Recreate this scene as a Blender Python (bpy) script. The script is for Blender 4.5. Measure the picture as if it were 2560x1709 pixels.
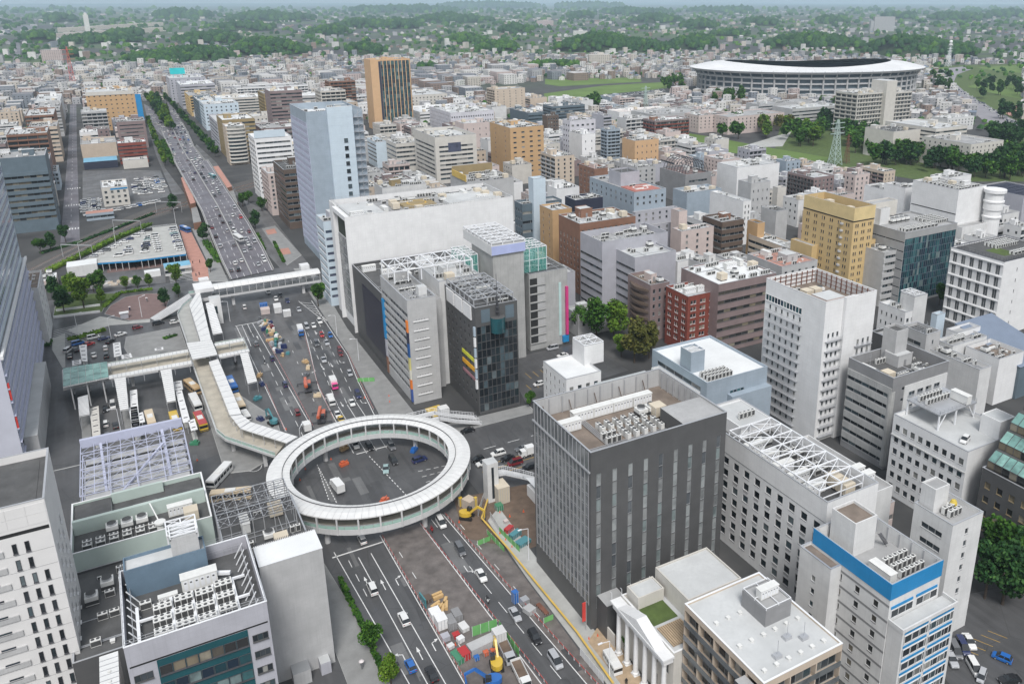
import bpy,math,random
from math import sin,cos,tan,pi,radians,hypot,atan2
from mathutils import Vector,Matrix
random.seed(11)
for o in list(bpy.data.objects):bpy.data.objects.remove(o)
S=bpy.context.scene
COL=S.collection
# ---------------------------------------------------------------- camera
# x runs across the avenue, y along it away from the camera, z up (metres)
CAM_H,PITCH,HEAD=130.0,radians(17.912),radians(30.12)
FPX,PPX,PPY,IW,IH=2076.5,1483.1,672.4,2560.0,1709.0
cam=bpy.data.cameras.new('camera')
cam.sensor_width=36.0
cam.lens=FPX/IW*36.0
cam.shift_x=-(PPX-IW/2)/IW
cam.shift_y=(PPY-IH/2)/IW
cam.clip_start,cam.clip_end=1.0,60000.0
camo=bpy.data.objects.new('camera',cam);COL.objects.link(camo)
camo.location=(0,0,CAM_H)
camo.rotation_euler=(pi/2-PITCH,0,-HEAD)
S.camera=camo
# ---------------------------------------------------------------- sky, sun, exposure
SUN_EL,SUN_AZ=radians(52),radians(203) # azimuth clockwise from +y
wd=bpy.data.worlds.new('World');S.world=wd;wd.use_nodes=True
nt=wd.node_tree
bg=nt.nodes['Background']
sky=nt.nodes.new('ShaderNodeTexSky');sky.sky_type='NISHITA';sky.sun_disc=False
sky.sun_elevation=SUN_EL;sky.sun_rotation=SUN_AZ
sky.air_density=1.0;sky.dust_density=4.0;sky.ozone_density=1.0
hs=nt.nodes.new('ShaderNodeHueSaturation');hs.inputs['Saturation'].default_value=.6
nt.links.new(sky.outputs[0],hs.inputs['Color'])
ov=nt.nodes.new('ShaderNodeMix');ov.data_type='RGBA';ov.inputs[0].default_value=.55;ov.inputs[7].default_value=(6.4,6.9,7.4,1) # even cloud cover over the sky
nt.links.new(hs.outputs[0],ov.inputs[6]);nt.links.new(ov.outputs[2],bg.inputs[0])
bg.inputs[1].default_value=.10
sl=bpy.data.lights.new('sun','SUN');sl.energy=2.2;sl.angle=radians(18);sl.color=(1.0,.985,.965)
so=bpy.data.objects.new('sun',sl);COL.objects.link(so)
so.rotation_euler=(pi/2-SUN_EL,0,pi-SUN_AZ)
so.location=(0,0,400)
S.view_settings.view_transform='Standard';S.view_settings.look='None'
S.view_settings.exposure=.3;S.view_settings.gamma=1.0
S.cycles.volume_bounces=2;S.cycles.max_bounces=6;S.cycles.diffuse_bounces=2;S.cycles.glossy_bounces=2
S.cycles.transmission_bounces=4;S.cycles.transparent_max_bounces=8
S.cycles.use_denoising=True
# ---------------------------------------------------------------- survey: a point of the picture on a horizontal plane
TILE={1:(0,0,860),2:(850,0,860),3:(1700,0,860),4:(0,400,860),5:(850,400,860),6:(1700,400,860),7:(0,800,860),
  8:(850,800,860),9:(1700,800,860),10:(0,1209,860),11:(850,1209,860),12:(1700,1209,860),13:(880,220,420),
  14:(1280,220,420),15:(1680,330,420),16:(2080,380,480),17:(330,150,430),18:(0,150,430),19:(1240,430,480),
  20:(2080,640,480),21:(0,740,480),22:(420,660,480),23:(120,560,480),24:(180,1020,520),25:(640,880,420),
  26:(1100,1130,374.3),27:(1020,1440,402.9),28:(1480,1380,862.4),29:(640,1000,580)}
def px(t,x,y):
 o=TILE[t];k=o[2]/2349.0
 return o[0]+x*k,o[1]+y*k
SP,CP,SH,CH=sin(PITCH),cos(PITCH),sin(HEAD),cos(HEAD)
def at(t,x,y,z=.0):
 u,v=px(t,x,y) if t else (x,y)
 a=(u-PPX)/FPX;b=(v-PPY)/FPX
 f=CP-b*SP;d=-(SP+b*CP)
 s=(z-CAM_H)/d
 return Vector(((a*CH+f*SH)*s,(-a*SH+f*CH)*s,z))
def pix(p):
 X=p[0]*CH-p[1]*SH;Y=p[0]*SH+p[1]*CH;Z=p[2]-CAM_H
 zc=Y*CP-Z*SP;yc=Y*SP+Z*CP
 return PPX+FPX*X/zc,PPY-FPX*yc/zc
def rect(h,L,N,R):
 n,l,r=at(*N,h),at(*L,h),at(*R,h)
 return n.x,n.y,max(1.0,r.x-n.x),max(1.0,l.y-n.y) # x, y, width along x, depth along y
# ---------------------------------------------------------------- materials (procedural)
MATS={}
def _nodes(name):
 m=bpy.data.materials.new(name);m.use_nodes=True
 t=m.node_tree;b=t.nodes['Principled BSDF']
 return m,t,b
def _mix(t,a,b,fac,mode='MIX'):
 n=t.nodes.new('ShaderNodeMix');n.data_type='RGBA';n.blend_type=mode
 for s,v in ((6,a),(7,b),(0,fac)):
  if hasattr(v,'links'):t.links.new(v,n.inputs[s])
  else:n.inputs[s].default_value=v if s==0 else (*v,1.0)
 return n.outputs[2]
def _ramp(t,src,stops,interp='LINEAR'):
 n=t.nodes.new('ShaderNodeValToRGB');cr=n.color_ramp;cr.interpolation=interp
 while len(cr.elements)<len(stops):cr.elements.new(.5)
 for e,(p,c) in zip(cr.elements,stops):
  e.position=p;e.color=(*c,1.0) if len(c)==3 else c
 t.links.new(src,n.inputs[0]);return n.outputs[0]
def _noise(t,vec,scale,detail=4.0,rough=.55):
 n=t.nodes.new('ShaderNodeTexNoise');n.inputs['Scale'].default_value=scale
 n.inputs['Detail'].default_value=detail;n.inputs['Roughness'].default_value=rough
 if vec is not None:t.links.new(vec,n.inputs['Vector'])
 return n.outputs[0]
def _pos(t,sc=None):
 g=t.nodes.new('ShaderNodeNewGeometry')
 if sc is None:return g.outputs['Position']
 m=t.nodes.new('ShaderNodeMapping');m.inputs['Scale'].default_value=sc
 t.links.new(g.outputs['Position'],m.inputs['Vector']);return m.outputs[0]
def mat(name,col,rough=.75,metal=.0,var=.12,scale=.25,streak=.0,spec=.4,bump=.0,joint=.0):
 """painted, cast or metal surface: base colour with blotches, rain streaks and grain"""
 if name in MATS:return MATS[name]
 m,t,b=_nodes(name)
 c=tuple(col)
 dk=tuple(v*(1-var) for v in c);lt=tuple(min(1,v*(1+var*.6)) for v in c)
 o=_ramp(t,_noise(t,_pos(t),scale,5.0),[(.32,dk),(.68,lt)])
 o=_mix(t,o,tuple(v*(1-var*.7) for v in c),_ramp(t,_noise(t,_pos(t),scale*9,3.0),[(.45,(0,0,0)),(.75,(.6,.6,.6))]))
 if streak:
  s=_noise(t,_pos(t,(2.6,2.6,.09)),1.0,6.0,.65)
  f=_ramp(t,s,[(.50,(0,0,0)),(.72,(streak,streak,streak))])
  o=_mix(t,o,tuple(v*.45 for v in c),f)
 if streak and not joint:joint=.16
 if joint: # panel and tile joints on walls
  g=t.nodes.new('ShaderNodeSeparateXYZ');t.links.new(_pos(t),g.inputs[0]);ad=t.nodes.new('ShaderNodeMath');ad.operation='ADD'
  t.links.new(g.outputs[0],ad.inputs[0]);t.links.new(g.outputs[1],ad.inputs[1]);cv=t.nodes.new('ShaderNodeCombineXYZ');t.links.new(ad.outputs[0],cv.inputs[0]);t.links.new(g.outputs[2],cv.inputs[1])
  br=t.nodes.new('ShaderNodeTexBrick');br.offset=.0;br.inputs['Scale'].default_value=1.0;br.inputs['Brick Width'].default_value=1.8;br.inputs['Row Height'].default_value=1.15;br.inputs['Mortar Size'].default_value=.035;t.links.new(cv.outputs[0],br.inputs['Vector'])
  br.inputs['Color1'].default_value=(0,0,0,1);br.inputs['Color2'].default_value=(.35,.35,.35,1);br.inputs['Mortar'].default_value=(1,1,1,1)
  sc_=t.nodes.new('ShaderNodeMath');sc_.operation='MULTIPLY';sc_.inputs[1].default_value=joint;t.links.new(br.outputs[0],sc_.inputs[0])
  o=_mix(t,o,tuple(v*.5 for v in c),sc_.outputs[0])
 t.links.new(o,b.inputs['Base Color'])
 b.inputs['Roughness'].default_value=rough;b.inputs['Metallic'].default_value=metal
 b.inputs['Specular IOR Level'].default_value=spec
 if bump:
  bp=t.nodes.new('ShaderNodeBump');bp.inputs['Strength'].default_value=bump;bp.inputs['Distance'].default_value=.05
  t.links.new(_noise(t,_pos(t),scale*14,3.0),bp.inputs['Height']);t.links.new(bp.outputs[0],b.inputs['Normal'])
 MATS[name]=m;return m
def glass(name,stops,rough=.07,spec=.6):
 """window glass: each pane (island) picks its own depth of colour: dark room, blind, curtain"""
 if name in MATS:return MATS[name]
 m,t,b=_nodes(name)
 g=t.nodes.new('ShaderNodeNewGeometry');oi=t.nodes.new('ShaderNodeObjectInfo')
 ad=t.nodes.new('ShaderNodeMath');ad.operation='ADD'
 t.links.new(g.outputs['Random Per Island'],ad.inputs[0]);t.links.new(oi.outputs['Random'],ad.inputs[1])
 fr=t.nodes.new('ShaderNodeMath');fr.operation='FRACT';t.links.new(ad.outputs[0],fr.inputs[0])
 o=_ramp(t,fr.outputs[0],stops,'CONSTANT')
 o=_mix(t,o,(.02,.025,.03),_ramp(t,_noise(t,_pos(t),.35,3.0),[(.45,(0,0,0)),(.7,(.5,.5,.5))]))
 t.links.new(o,b.inputs['Base Color']);b.inputs['Roughness'].default_value=rough
 b.inputs['Specular IOR Level'].default_value=spec
 MATS[name]=m;return m
def paint(name,col,rough=.3,spec=.5):return mat(name,col,rough,.0,.05,.6,.0,spec)
G_DARK=glass('window_glass',[(0,(.025,.03,.035)),(.3,(.06,.07,.08)),(.52,(.035,.045,.05)),(.68,(.16,.165,.16)),(.8,(.30,.30,.28)),(.9,(.05,.075,.085))],.1,.35)
G_BLACK=glass('black_glass',[(0,(.012,.015,.018)),(.35,(.03,.036,.042)),(.6,(.02,.03,.035)),(.8,(.07,.10,.115)),(.92,(.13,.16,.17))],.06,.45)
G_TEAL=glass('teal_glass',[(0,(.01,.045,.06)),(.25,(.02,.085,.10)),(.45,(.012,.025,.045)),(.62,(.05,.15,.16)),(.8,(.03,.06,.09)),(.93,(.18,.24,.24))],.06,.5)
G_GREY=glass('grey_glass',[(0,(.14,.15,.155)),(.4,(.19,.20,.205)),(.7,(.11,.12,.13)),(.88,(.25,.26,.26))],.12,.6)
G_BLUE=glass('blue_grey_glass',[(0,(.06,.08,.12)),(.3,(.09,.10,.15)),(.6,(.12,.13,.18)),(.85,(.05,.07,.10))],.2,.3)
G_PALE=glass('pale_blue_glass',[(0,(.22,.27,.33)),(.3,(.28,.33,.38)),(.6,(.32,.36,.42)),(.85,(.24,.30,.34))],.1,.6)
G_WARM=glass('warm_glass',[(0,(.03,.03,.03)),(.3,(.09,.08,.065)),(.5,(.05,.05,.05)),(.7,(.20,.17,.12)),(.88,(.30,.27,.21))],.08)
M_WHITE=mat('white_wall',(.76,.76,.76),.7,var=.07,streak=.12)
M_OFFW=mat('off_white_wall',(.66,.66,.655),.75,var=.10,streak=.18)
M_GREY=mat('light_grey_wall',(.46,.46,.46),.75,var=.11,streak=.18)
M_MGREY=mat('mid_grey_wall',(.26,.26,.265),.7,var=.12,streak=.14)
M_DGREY=mat('dark_grey_wall',(.095,.095,.096),.5,var=.12,streak=.08)
M_CREAM=mat('cream_wall',(.59,.565,.52),.75,var=.08,streak=.12)
M_BEIGE=mat('beige_wall',(.55,.46,.37),.75,var=.08,streak=.12)
M_YELLOW=mat('ochre_wall',(.60,.44,.22),.75,var=.08,streak=.10)
M_ORANGE=mat('orange_brown_wall',(.52,.34,.18),.75,var=.07,streak=.08)
M_ORANGE2=mat('apricot_wall',(.60,.39,.22),.75,var=.06,streak=.05)
M_RED=mat('red_tile_wall',(.24,.065,.045),.55,var=.18,scale=.5,streak=.10)
M_BRICK=mat('brown_tile_wall',(.25,.135,.09),.65,var=.16,streak=.10)
M_MAUVE=mat('mauve_tile_wall',(.25,.19,.185),.65,var=.14,streak=.12)
M_BROWN=mat('dark_brown_wall',(.13,.095,.075),.65,var=.15,streak=.12)
M_PINK=mat('pink_wall',(.57,.48,.45),.75,var=.08,streak=.10)
M_LILAC=mat('lilac_grey_wall',(.42,.42,.46),.7,var=.09,streak=.12)
M_BLUEG=mat('blue_grey_wall',(.33,.39,.45),.7,var=.10,streak=.12)
M_SLATE=mat('slate_blue_wall',(.12,.16,.19),.6,var=.12,streak=.10)
M_PALEB=mat('pale_blue_panel',(.55,.64,.71),.5,var=.05,streak=.05)
M_CONC=mat('stained_concrete',(.42,.42,.41),.85,var=.16,streak=.45,bump=.2)
M_NAVY=mat('navy_wall',(.03,.035,.06),.6,var=.12)
M_OLIVE=mat('olive_brown_wall',(.30,.23,.12),.7,var=.1)
R_WHITE=mat('white_roof_coating',(.72,.73,.73),.6,var=.10,scale=.12)
R_GREY=mat('grey_roof_deck',(.36,.36,.36),.8,var=.18,scale=.15)
R_LGREY=mat('light_roof_deck',(.52,.53,.53),.8,var=.14,scale=.15)
R_DARK=mat('dark_roof_deck',(.10,.10,.10),.75,var=.30,scale=.25)
R_BROWN=mat('weathered_brown_roof',(.21,.17,.14),.8,var=.3,scale=.3)
R_GREEN=mat('green_roof_coating',(.42,.60,.47),.7,var=.14,scale=.2)
M_STEEL=mat('galvanised_steel',(.52,.53,.55),.45,.5,var=.1)
M_WSTEEL=mat('white_painted_steel',(.76,.77,.79),.45,var=.05)
M_LSTEEL=mat('lavender_painted_steel',(.46,.48,.60),.45,var=.06)
M_DSTEEL=mat('dark_steel',(.10,.10,.11),.5,.3,var=.15)
M_RUST=mat('rusty_steel',(.20,.09,.06),.8,var=.3,scale=1.0)
M_FRAME=mat('window_frame',(.35,.36,.37),.5,.3,var=.05)
M_WFRAME=mat('white_window_frame',(.70,.70,.70),.5,var=.04)
M_AC=mat('air_conditioner_casing',(.70,.70,.68),.55,var=.08,scale=.8)
M_FAN=mat('fan_grille',(.07,.07,.07),.6,var=.2)
M_BEIGEBOX=mat('beige_equipment',(.60,.53,.42),.65,var=.08)
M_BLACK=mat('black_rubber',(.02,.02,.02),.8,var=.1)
M_BLUE=mat('bright_blue_panel',(.02,.24,.52),.5,var=.08,scale=.3,streak=.15)
M_GREENG=glass('green_tinted_glass',[(0,(.20,.38,.34)),(.4,(.26,.46,.41)),(.7,(.17,.32,.29)),(.9,(.32,.52,.47))],.12,.5)
# ---------------------------------------------------------------- mesh and object helpers
class MB:
 def __init__(s):s.v,s.f,s.m,s.smooth=[],[],[],False
 def quad(s,a,b,c,d,m=0):
  i=len(s.v);s.v += [tuple(a),tuple(b),tuple(c),tuple(d)];s.f.append((i,i+1,i+2,i+3));s.m.append(m)
 def tri(s,a,b,c,m=0):
  i=len(s.v);s.v += [tuple(a),tuple(b),tuple(c)];s.f.append((i,i+1,i+2));s.m.append(m)
 def box(s,x0,y0,z0,x1,y1,z1,m=0,top=None,bottom=True):
  i=len(s.v)
  s.v += [(x0,y0,z0),(x1,y0,z0),(x1,y1,z0),(x0,y1,z0),(x0,y0,z1),(x1,y0,z1),(x1,y1,z1),(x0,y1,z1)]
  fs=[(0,1,5,4),(1,2,6,5),(2,3,7,6),(3,0,4,7),(4,5,6,7)]+([(3,2,1,0)] if bottom else [])
  for k,f in enumerate(fs):
   s.f.append(tuple(i+j for j in f));s.m.append(top if (k==4 and top is not None) else m)
 def prism(s,pts,z0,z1,m=0,top=None,cap=True):
  i=len(s.v);n=len(pts)
  s.v += [(p[0],p[1],z0) for p in pts]+[(p[0],p[1],z1) for p in pts]
  for k in range(n):
   s.f.append((i+k,i+(k+1) % n,i+n+(k+1) % n,i+n+k));s.m.append(m)
  if cap:
   s.f.append(tuple(i+n+k for k in range(n)));s.m.append(m if top is None else top)
 def sheet(s,pts,z,m=0):
  i=len(s.v);s.v += [(p[0],p[1],z) for p in pts];s.f.append(tuple(range(i,i+len(pts))));s.m.append(m)
 def bar(s,a,b,w,h=None,m=0):
  a,b=Vector(a),Vector(b);d=b-a
  if d.length<1e-6:return
  h=w if h is None else h
  d.normalize();up=Vector((0,0,1)) if abs(d.z)<.95 else Vector((1,0,0))
  sx=d.cross(up).normalized()*w/2;sy=sx.cross(d).normalized()*h/2
  i=len(s.v)
  for e in (a,b):s.v += [tuple(e-sx-sy),tuple(e+sx-sy),tuple(e+sx+sy),tuple(e-sx+sy)]
  for f in ((0,1,5,4),(1,2,6,5),(2,3,7,6),(3,0,4,7),(3,2,1,0),(4,5,6,7)):
   s.f.append(tuple(i+j for j in f));s.m.append(m)
 def cyl(s,cx,cy,z0,z1,r,n=12,m=0,r1=None,top=None,cap=True):
  r1=r if r1 is None else r1;i=len(s.v)
  for z,q in ((z0,r),(z1,r1)):
   s.v += [(cx+q*cos(2*pi*k/n),cy+q*sin(2*pi*k/n),z) for k in range(n)]
  for k in range(n):
   s.f.append((i+k,i+(k+1) % n,i+n+(k+1) % n,i+n+k));s.m.append(m)
  if cap:
   s.f.append(tuple(i+n+k for k in range(n)));s.m.append(m if top is None else top)
 def lathe(s,prof,cx=0,cy=0,n=12,m=0):
  i=len(s.v)
  for r,z in prof:s.v += [(cx+r*cos(2*pi*k/n),cy+r*sin(2*pi*k/n),z) for k in range(n)]
  for j in range(len(prof)-1):
   for k in range(n):
    a,b=i+j*n,i+(j+1)*n
    s.f.append((a+k,a+(k+1) % n,b+(k+1) % n,b+k));s.m.append(m)
 def tube(s,pts,r,n=6,m=0):
  for a,b in zip(pts,pts[1:]):s.bar(a,b,r*2,r*2,m)
 def mesh(s,name,mats):
  me=bpy.data.meshes.new(name);me.from_pydata(s.v,[],s.f)
  for q in (mats if isinstance(mats,(list,tuple)) else [mats]):me.materials.append(q)
  if any(s.m):me.polygons.foreach_set('material_index',s.m)
  if s.smooth:me.polygons.foreach_set('use_smooth',[True]*len(s.f))
  me.update();return me
 def build(s,name,mats,parent=None,loc=(0,0,0),rz=.0):
  return link(name,s.mesh(name,mats),parent,loc,rz)
def link(name,data,parent=None,loc=(0,0,0),rz=.0):
 o=bpy.data.objects.new(name,data);COL.objects.link(o)
 o.location=loc
 if rz:o.rotation_euler=(0,0,rz)
 if parent is not None:o.parent=parent
 return o
def empty(name,loc,rz=.0):return link(name,None,None,loc,rz)
def tag(o,label,cat,group=None,kind=None):
 o['label']=label;o['category']=cat
 if group:o['group']=group
 if kind:o['kind']=kind
 return o
def struct(o):o['kind']='structure';return o
def stuff(o):o['kind']='stuff';return o
def copy_tree(o,loc=None,rz=None,parent=None):
 c=o.copy();COL.objects.link(c)
 if parent is not None:c.parent=parent
 if loc is not None:c.location=loc
 if rz is not None:c.rotation_euler=(0,0,rz)
 for ch in CHILD.get(o.name,[]):copy_tree(ch,None,None,c)
 return c
CHILD={}
def note_children(o):
 CHILD[o.name]=[c for c in bpy.data.objects if c.parent==o]
 for c in CHILD[o.name]:CHILD[c.name]=[]
 return o
# ---------------------------------------------------------------- shared small meshes
CACHE={}
def win_mesh(w,h,mull,gm,fm,fr=.07,trans=0):
 k=('win',round(w,2),round(h,2),mull,gm.name,fm.name,trans)
 if k in CACHE:return CACHE[k]
 b=MB();t=min(fr,w*.12);d=.09
 b.quad((-w/2,0,0),(w/2,0,0),(w/2,0,h),(-w/2,0,h),1) if mull<=1 else None
 if mull>1:
  for i in range(mull):
   x0=-w/2+w*i/mull;x1=x0+w/mull
   b.quad((x0,0,0),(x1,0,0),(x1,0,h),(x0,0,h),1)
  for i in range(1,mull):
   x=-w/2+w*i/mull
   b.box(x-t/2,-d,0,x+t/2,0,h)
 b.box(-w/2,-d,0,-w/2+t,0,h);b.box(w/2-t,-d,0,w/2,0,h)
 b.box(-w/2+t,-d,0,w/2-t,0,t);b.box(-w/2+t,-d,h-t,w/2-t,0,h)
 if h<2.3 and w<3.2:b.box(-w/2-.04,-.30,-.09,w/2+.04,0,-.005)
 if trans:b.box(-w/2+t,-d,h*trans-t/2,w/2-t,0,h*trans+t/2)
 CACHE[k]=b.mesh('window',[fm,gm]);return CACHE[k]
FACE={'F':((1,0),(0,-1),.0),'S':((0,1),(-1,0),-pi/2),'E':((0,1),(1,0),pi/2),'B':((1,0),(0,1),pi)}
class Face:
 """one upright wall of a box: x runs along it from its near or left corner, z up"""
 def __init__(s,key,x0,y0,W,D):
  s.u,s.n,s.rz=FACE[key]
  s.o=(x0+(W if key=='E' else 0),y0+(D if key=='B' else 0));s.w=D if key in 'SE' else W;s.key=key
 def p(s,x,z,out=.0):return (s.o[0]+s.u[0]*x+s.n[0]*out,s.o[1]+s.u[1]*x+s.n[1]*out,z)
 def quad(s,mb,x0,x1,z0,z1,out=.0,m=0):mb.quad(s.p(x0,z0,out),s.p(x1,z0,out),s.p(x1,z1,out),s.p(x0,z1,out),m)
 def box(s,mb,x0,x1,z0,z1,i,o,m=0):
  a,b=s.p(x0,z0,i),s.p(x1,z1,o)
  mb.box(min(a[0],b[0]),min(a[1],b[1]),z0,max(a[0],b[0]),max(a[1],b[1]),z1,m)
 def holes(s,mb,z0,z1,rows,d,m=0,x0=.0,x1=None):
  """wall sheet from z0 to z1 with openings rows = [(za, zb, [(xa, xb)...])] and their reveals"""
  W=s.w if x1 is None else x1;z=z0
  for za,zb,xs in rows:
   if za>z:s.quad(mb,x0,W,z,za,0,m)
   x=x0
   for xa,xb in xs:
    if xa>x:s.quad(mb,x,xa,za,zb,0,m)
    mb.quad(s.p(xa,za),s.p(xa,za,-d),s.p(xa,zb,-d),s.p(xa,zb),m)
    mb.quad(s.p(xb,za),s.p(xb,za,-d),s.p(xb,zb,-d),s.p(xb,zb),m)
    mb.quad(s.p(xa,za),s.p(xb,za),s.p(xb,za,-d),s.p(xa,za,-d),m)
    mb.quad(s.p(xa,zb),s.p(xb,zb),s.p(xb,zb,-d),s.p(xa,zb,-d),m)
    x=xb
   if x<W:s.quad(mb,x,W,za,zb,0,m)
   z=zb
  if z<z1:s.quad(mb,x0,W,z,z1,0,m)
 def window(s,root,xa,xb,za,zb,d,gm,fm,mull=1,trans=0,name='window'):
  c=s.p((xa+xb)/2,za,-d)
  return link(name,win_mesh(xb-xa,zb-za,mull,gm,fm,trans=trans),root,c,s.rz)
JOINED=[False]
def put_windows(f,root,rows,d,gm,fm,mull=1,trans=0,name='window',far=False):
 n=sum(len(r[2]) for r in rows)
 if far or n>299:
  b=MB()
  for za,zb,xs in rows:
   for xa,xb in xs:
    f.quad(b,xa,xb,za,zb,-d,1)
    if not far:
     for i in range(1,mull):
      x=xa+(xb-xa)*i/mull;f.box(b,x-.035,x+.035,za,zb,-d,-d+.08,0)
  if b.f:stuff(b.build(name+'_set',[fm,gm],root))
 else:
  for za,zb,xs in rows:
   for xa,xb in xs:f.window(root,xa,xb,za,zb,d,gm,fm,mull,trans,name)
# facade kinds -------------------------------------------------------------
def grid_rows(W,zb,zt,nx,nz,w,h,mx=.0,sill=.9,skip=()):
 ph=(zt-zb)/nz;pw=(W-2*mx)/nx;rows=[]
 for j in range(nz):
  xs=[(mx+pw*(i+.5)-w/2,mx+pw*(i+.5)+w/2) for i in range(nx) if (i,j) not in skip and i not in skip]
  rows.append((zb+ph*j+sill,zb+ph*j+sill+h,xs))
 return rows
def fac(mb,root,f,z0,z1,spec,m=0,far=False,mats=None):
 """spec = (kind, ...) ; draws the wall of face f into mb between z0 and z1 and hangs its windows on root"""
 k=spec[0];W=f.w
 P=dict(spec[1]) if len(spec)>1 else {}
 gm,fm=P.get('g',G_DARK),P.get('fm',M_FRAME)
 zb,zt=P.get('zb',z0+3.5),P.get('zt',z1-1.6)
 d=P.get('d',.22)
 if k=='blank':
  f.quad(mb,0,W,z0,z1,0,m)
  return
 fh=P.get('fh',3.4);nz=P.get('nz',max(1,int(round((zt-zb)/fh))))
 ph=(zt-zb)/nz
 if k=='punch':
  w,h=P.get('w',1.4),P.get('h',1.6)
  nx=P.get('nx',max(1,int(W/P.get('pitch',3.0))))
  rows=grid_rows(W,zb,zt,nx,nz,min(w,W/nx*.92),min(h,ph*.85),P.get('mx',.4),min(P.get('sill',.9),ph*.3),P.get('skip',()))
  if 'pair' in P:
   g=P['pair'];rows=[(a,b,[q for xa,xb in xs for q in ((xa,(xa+xb)/2-g),((xa+xb)/2+g,xb))]) for a,b,xs in rows]
  f.holes(mb,z0,z1,rows,d,m);put_windows(f,root,rows,d,gm,fm,P.get('mull',1),P.get('trans',0),far=far)
  if P.get('slab'):
   for a,b,xs in rows:
    f.box(mb,0,W,b+.45,b+.6,.002,.12,m)
 elif k=='ribbon':
  h=P.get('h',1.5);nx=P.get('nx',max(1,int(W/P.get('pitch',2.6))));mx=P.get('mx',.0)
  rows=[]
  for j in range(nz):
   za=zb+ph*j+P.get('sill',.9);pw=(W-2*mx)/nx
   rows.append((za,za+min(h,ph*.8),[(mx+pw*i+.004,mx+pw*(i+1)-.004) for i in range(nx)]))
  hl=[(a,b,[(mx+.001,W-mx-.001)]) for a,b,xs in rows]
  f.holes(mb,z0,z1,hl,d,m);put_windows(f,root,rows,d,gm,fm,1,far=far)
  if P.get('proud'):
   for a,b,xs in rows:f.box(mb,0,W,b,b+(ph-(b-a)),.002,P['proud'],m)
 elif k=='vstrip':
  n=P.get('nx',6);w=P.get('w',1.2);pw=W/n;rows=[]
  for j in range(nz):
   rows.append((zb+ph*j+.03,zb+ph*(j+1)-.03,[(pw*(i+.5)-w/2,pw*(i+.5)+w/2) for i in range(n)]))
  f.holes(mb,z0,z1,rows,d,m);put_windows(f,root,rows,d,gm,fm,1,P.get('trans',0),far=far)
 elif k=='curtain':
  nx=P.get('nx',max(1,int(W/P.get('pitch',1.6))));mx=P.get('mx',.3);pw=(W-2*mx)/nx
  rows=[(zb+ph*j+.02,zb+ph*(j+1)-.02,[(mx+pw*i+.01,mx+pw*(i+1)-.01) for i in range(nx)]) for j in range(nz)]
  hl=[(zb,zt,[(mx,W-mx)])]
  f.holes(mb,z0,z1,hl,d,m);put_windows(f,root,rows,d-.06,gm,fm,1,P.get('trans',0),name='window_pane',far=far)
  b=MB();f.quad(b,mx,W-mx,zb,zt,-d,0);b.build('backing',fm,root)
 elif k=='balcony':
  nb=P.get('nx',max(1,int(W/P.get('pitch',6.0))));pw=W/nb;dep=P.get('dep',1.1);rm=P.get('rail',None)
  rows=[(zb+ph*j+.12,zb+ph*(j+1)-.12,[(pw*i+.12,pw*(i+1)-.12) for i in range(nb)]) for j in range(nz)]
  f.holes(mb,z0,z1,rows,dep,m)
  wn=[(a,b,[(xa+.25,xb-.25) for xa,xb in xs]) for a,b,xs in rows]
  back=MB()
  for a,b,xs in rows:
   for xa,xb in xs:f.quad(back,xa,xb,a,b,-dep,0)
  back.build('balcony_back',P.get('bm',mats[0] if mats else M_GREY),root)
  put_windows(f,root,[(a,a+(b-a)*.8,xs) for a,b,xs in wn],dep-.12,gm,fm,max(2,int(pw/1.6)),far=far)
  for j in range(nz):
   za=zb+ph*j;b=MB()
   f.box(b,.06,W-.06,za-.08,za+1.05,.02,.14,0)
   b.build('balcony_rail',rm or (mats[0] if mats else M_GREY),root)
 elif k=='escape': # windows with steel gallery balconies below them
  rows=grid_rows(W,zb,zt,P['nx'],nz,.85,1.5,P.get('mx',1.0),.9)
  xs0=P.get('x0',.0);xs1=P.get('x1',W)
  rows=[(a,b,[(xs0+(xs1-xs0)*xa/W,xs0+(xs1-xs0)*xa/W+(xb-xa)) for xa,xb in xs]) for a,b,xs in rows]
  f.holes(mb,z0,z1,rows,d,m);put_windows(f,root,rows,d,gm,fm,far=far)
  for a,b,xs in rows:
   g=MB();xa,xb=xs[0][0]-.8,xs[-1][1]+.8
   f.box(g,xa,xb,a-.95,a-.85,.01,.95)
   f.box(g,xa,xb,a+.05,a+.12,.88,.95)
   n=max(2,int((xb-xa)/.55))
   for i in range(n+1):
    x=xa+(xb-xa)*i/n;f.box(g,x-.02,x+.02,a-.85,a+.05,.9,.94)
   g.build('gallery_balcony',P.get('gal',M_STEEL),root)
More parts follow.
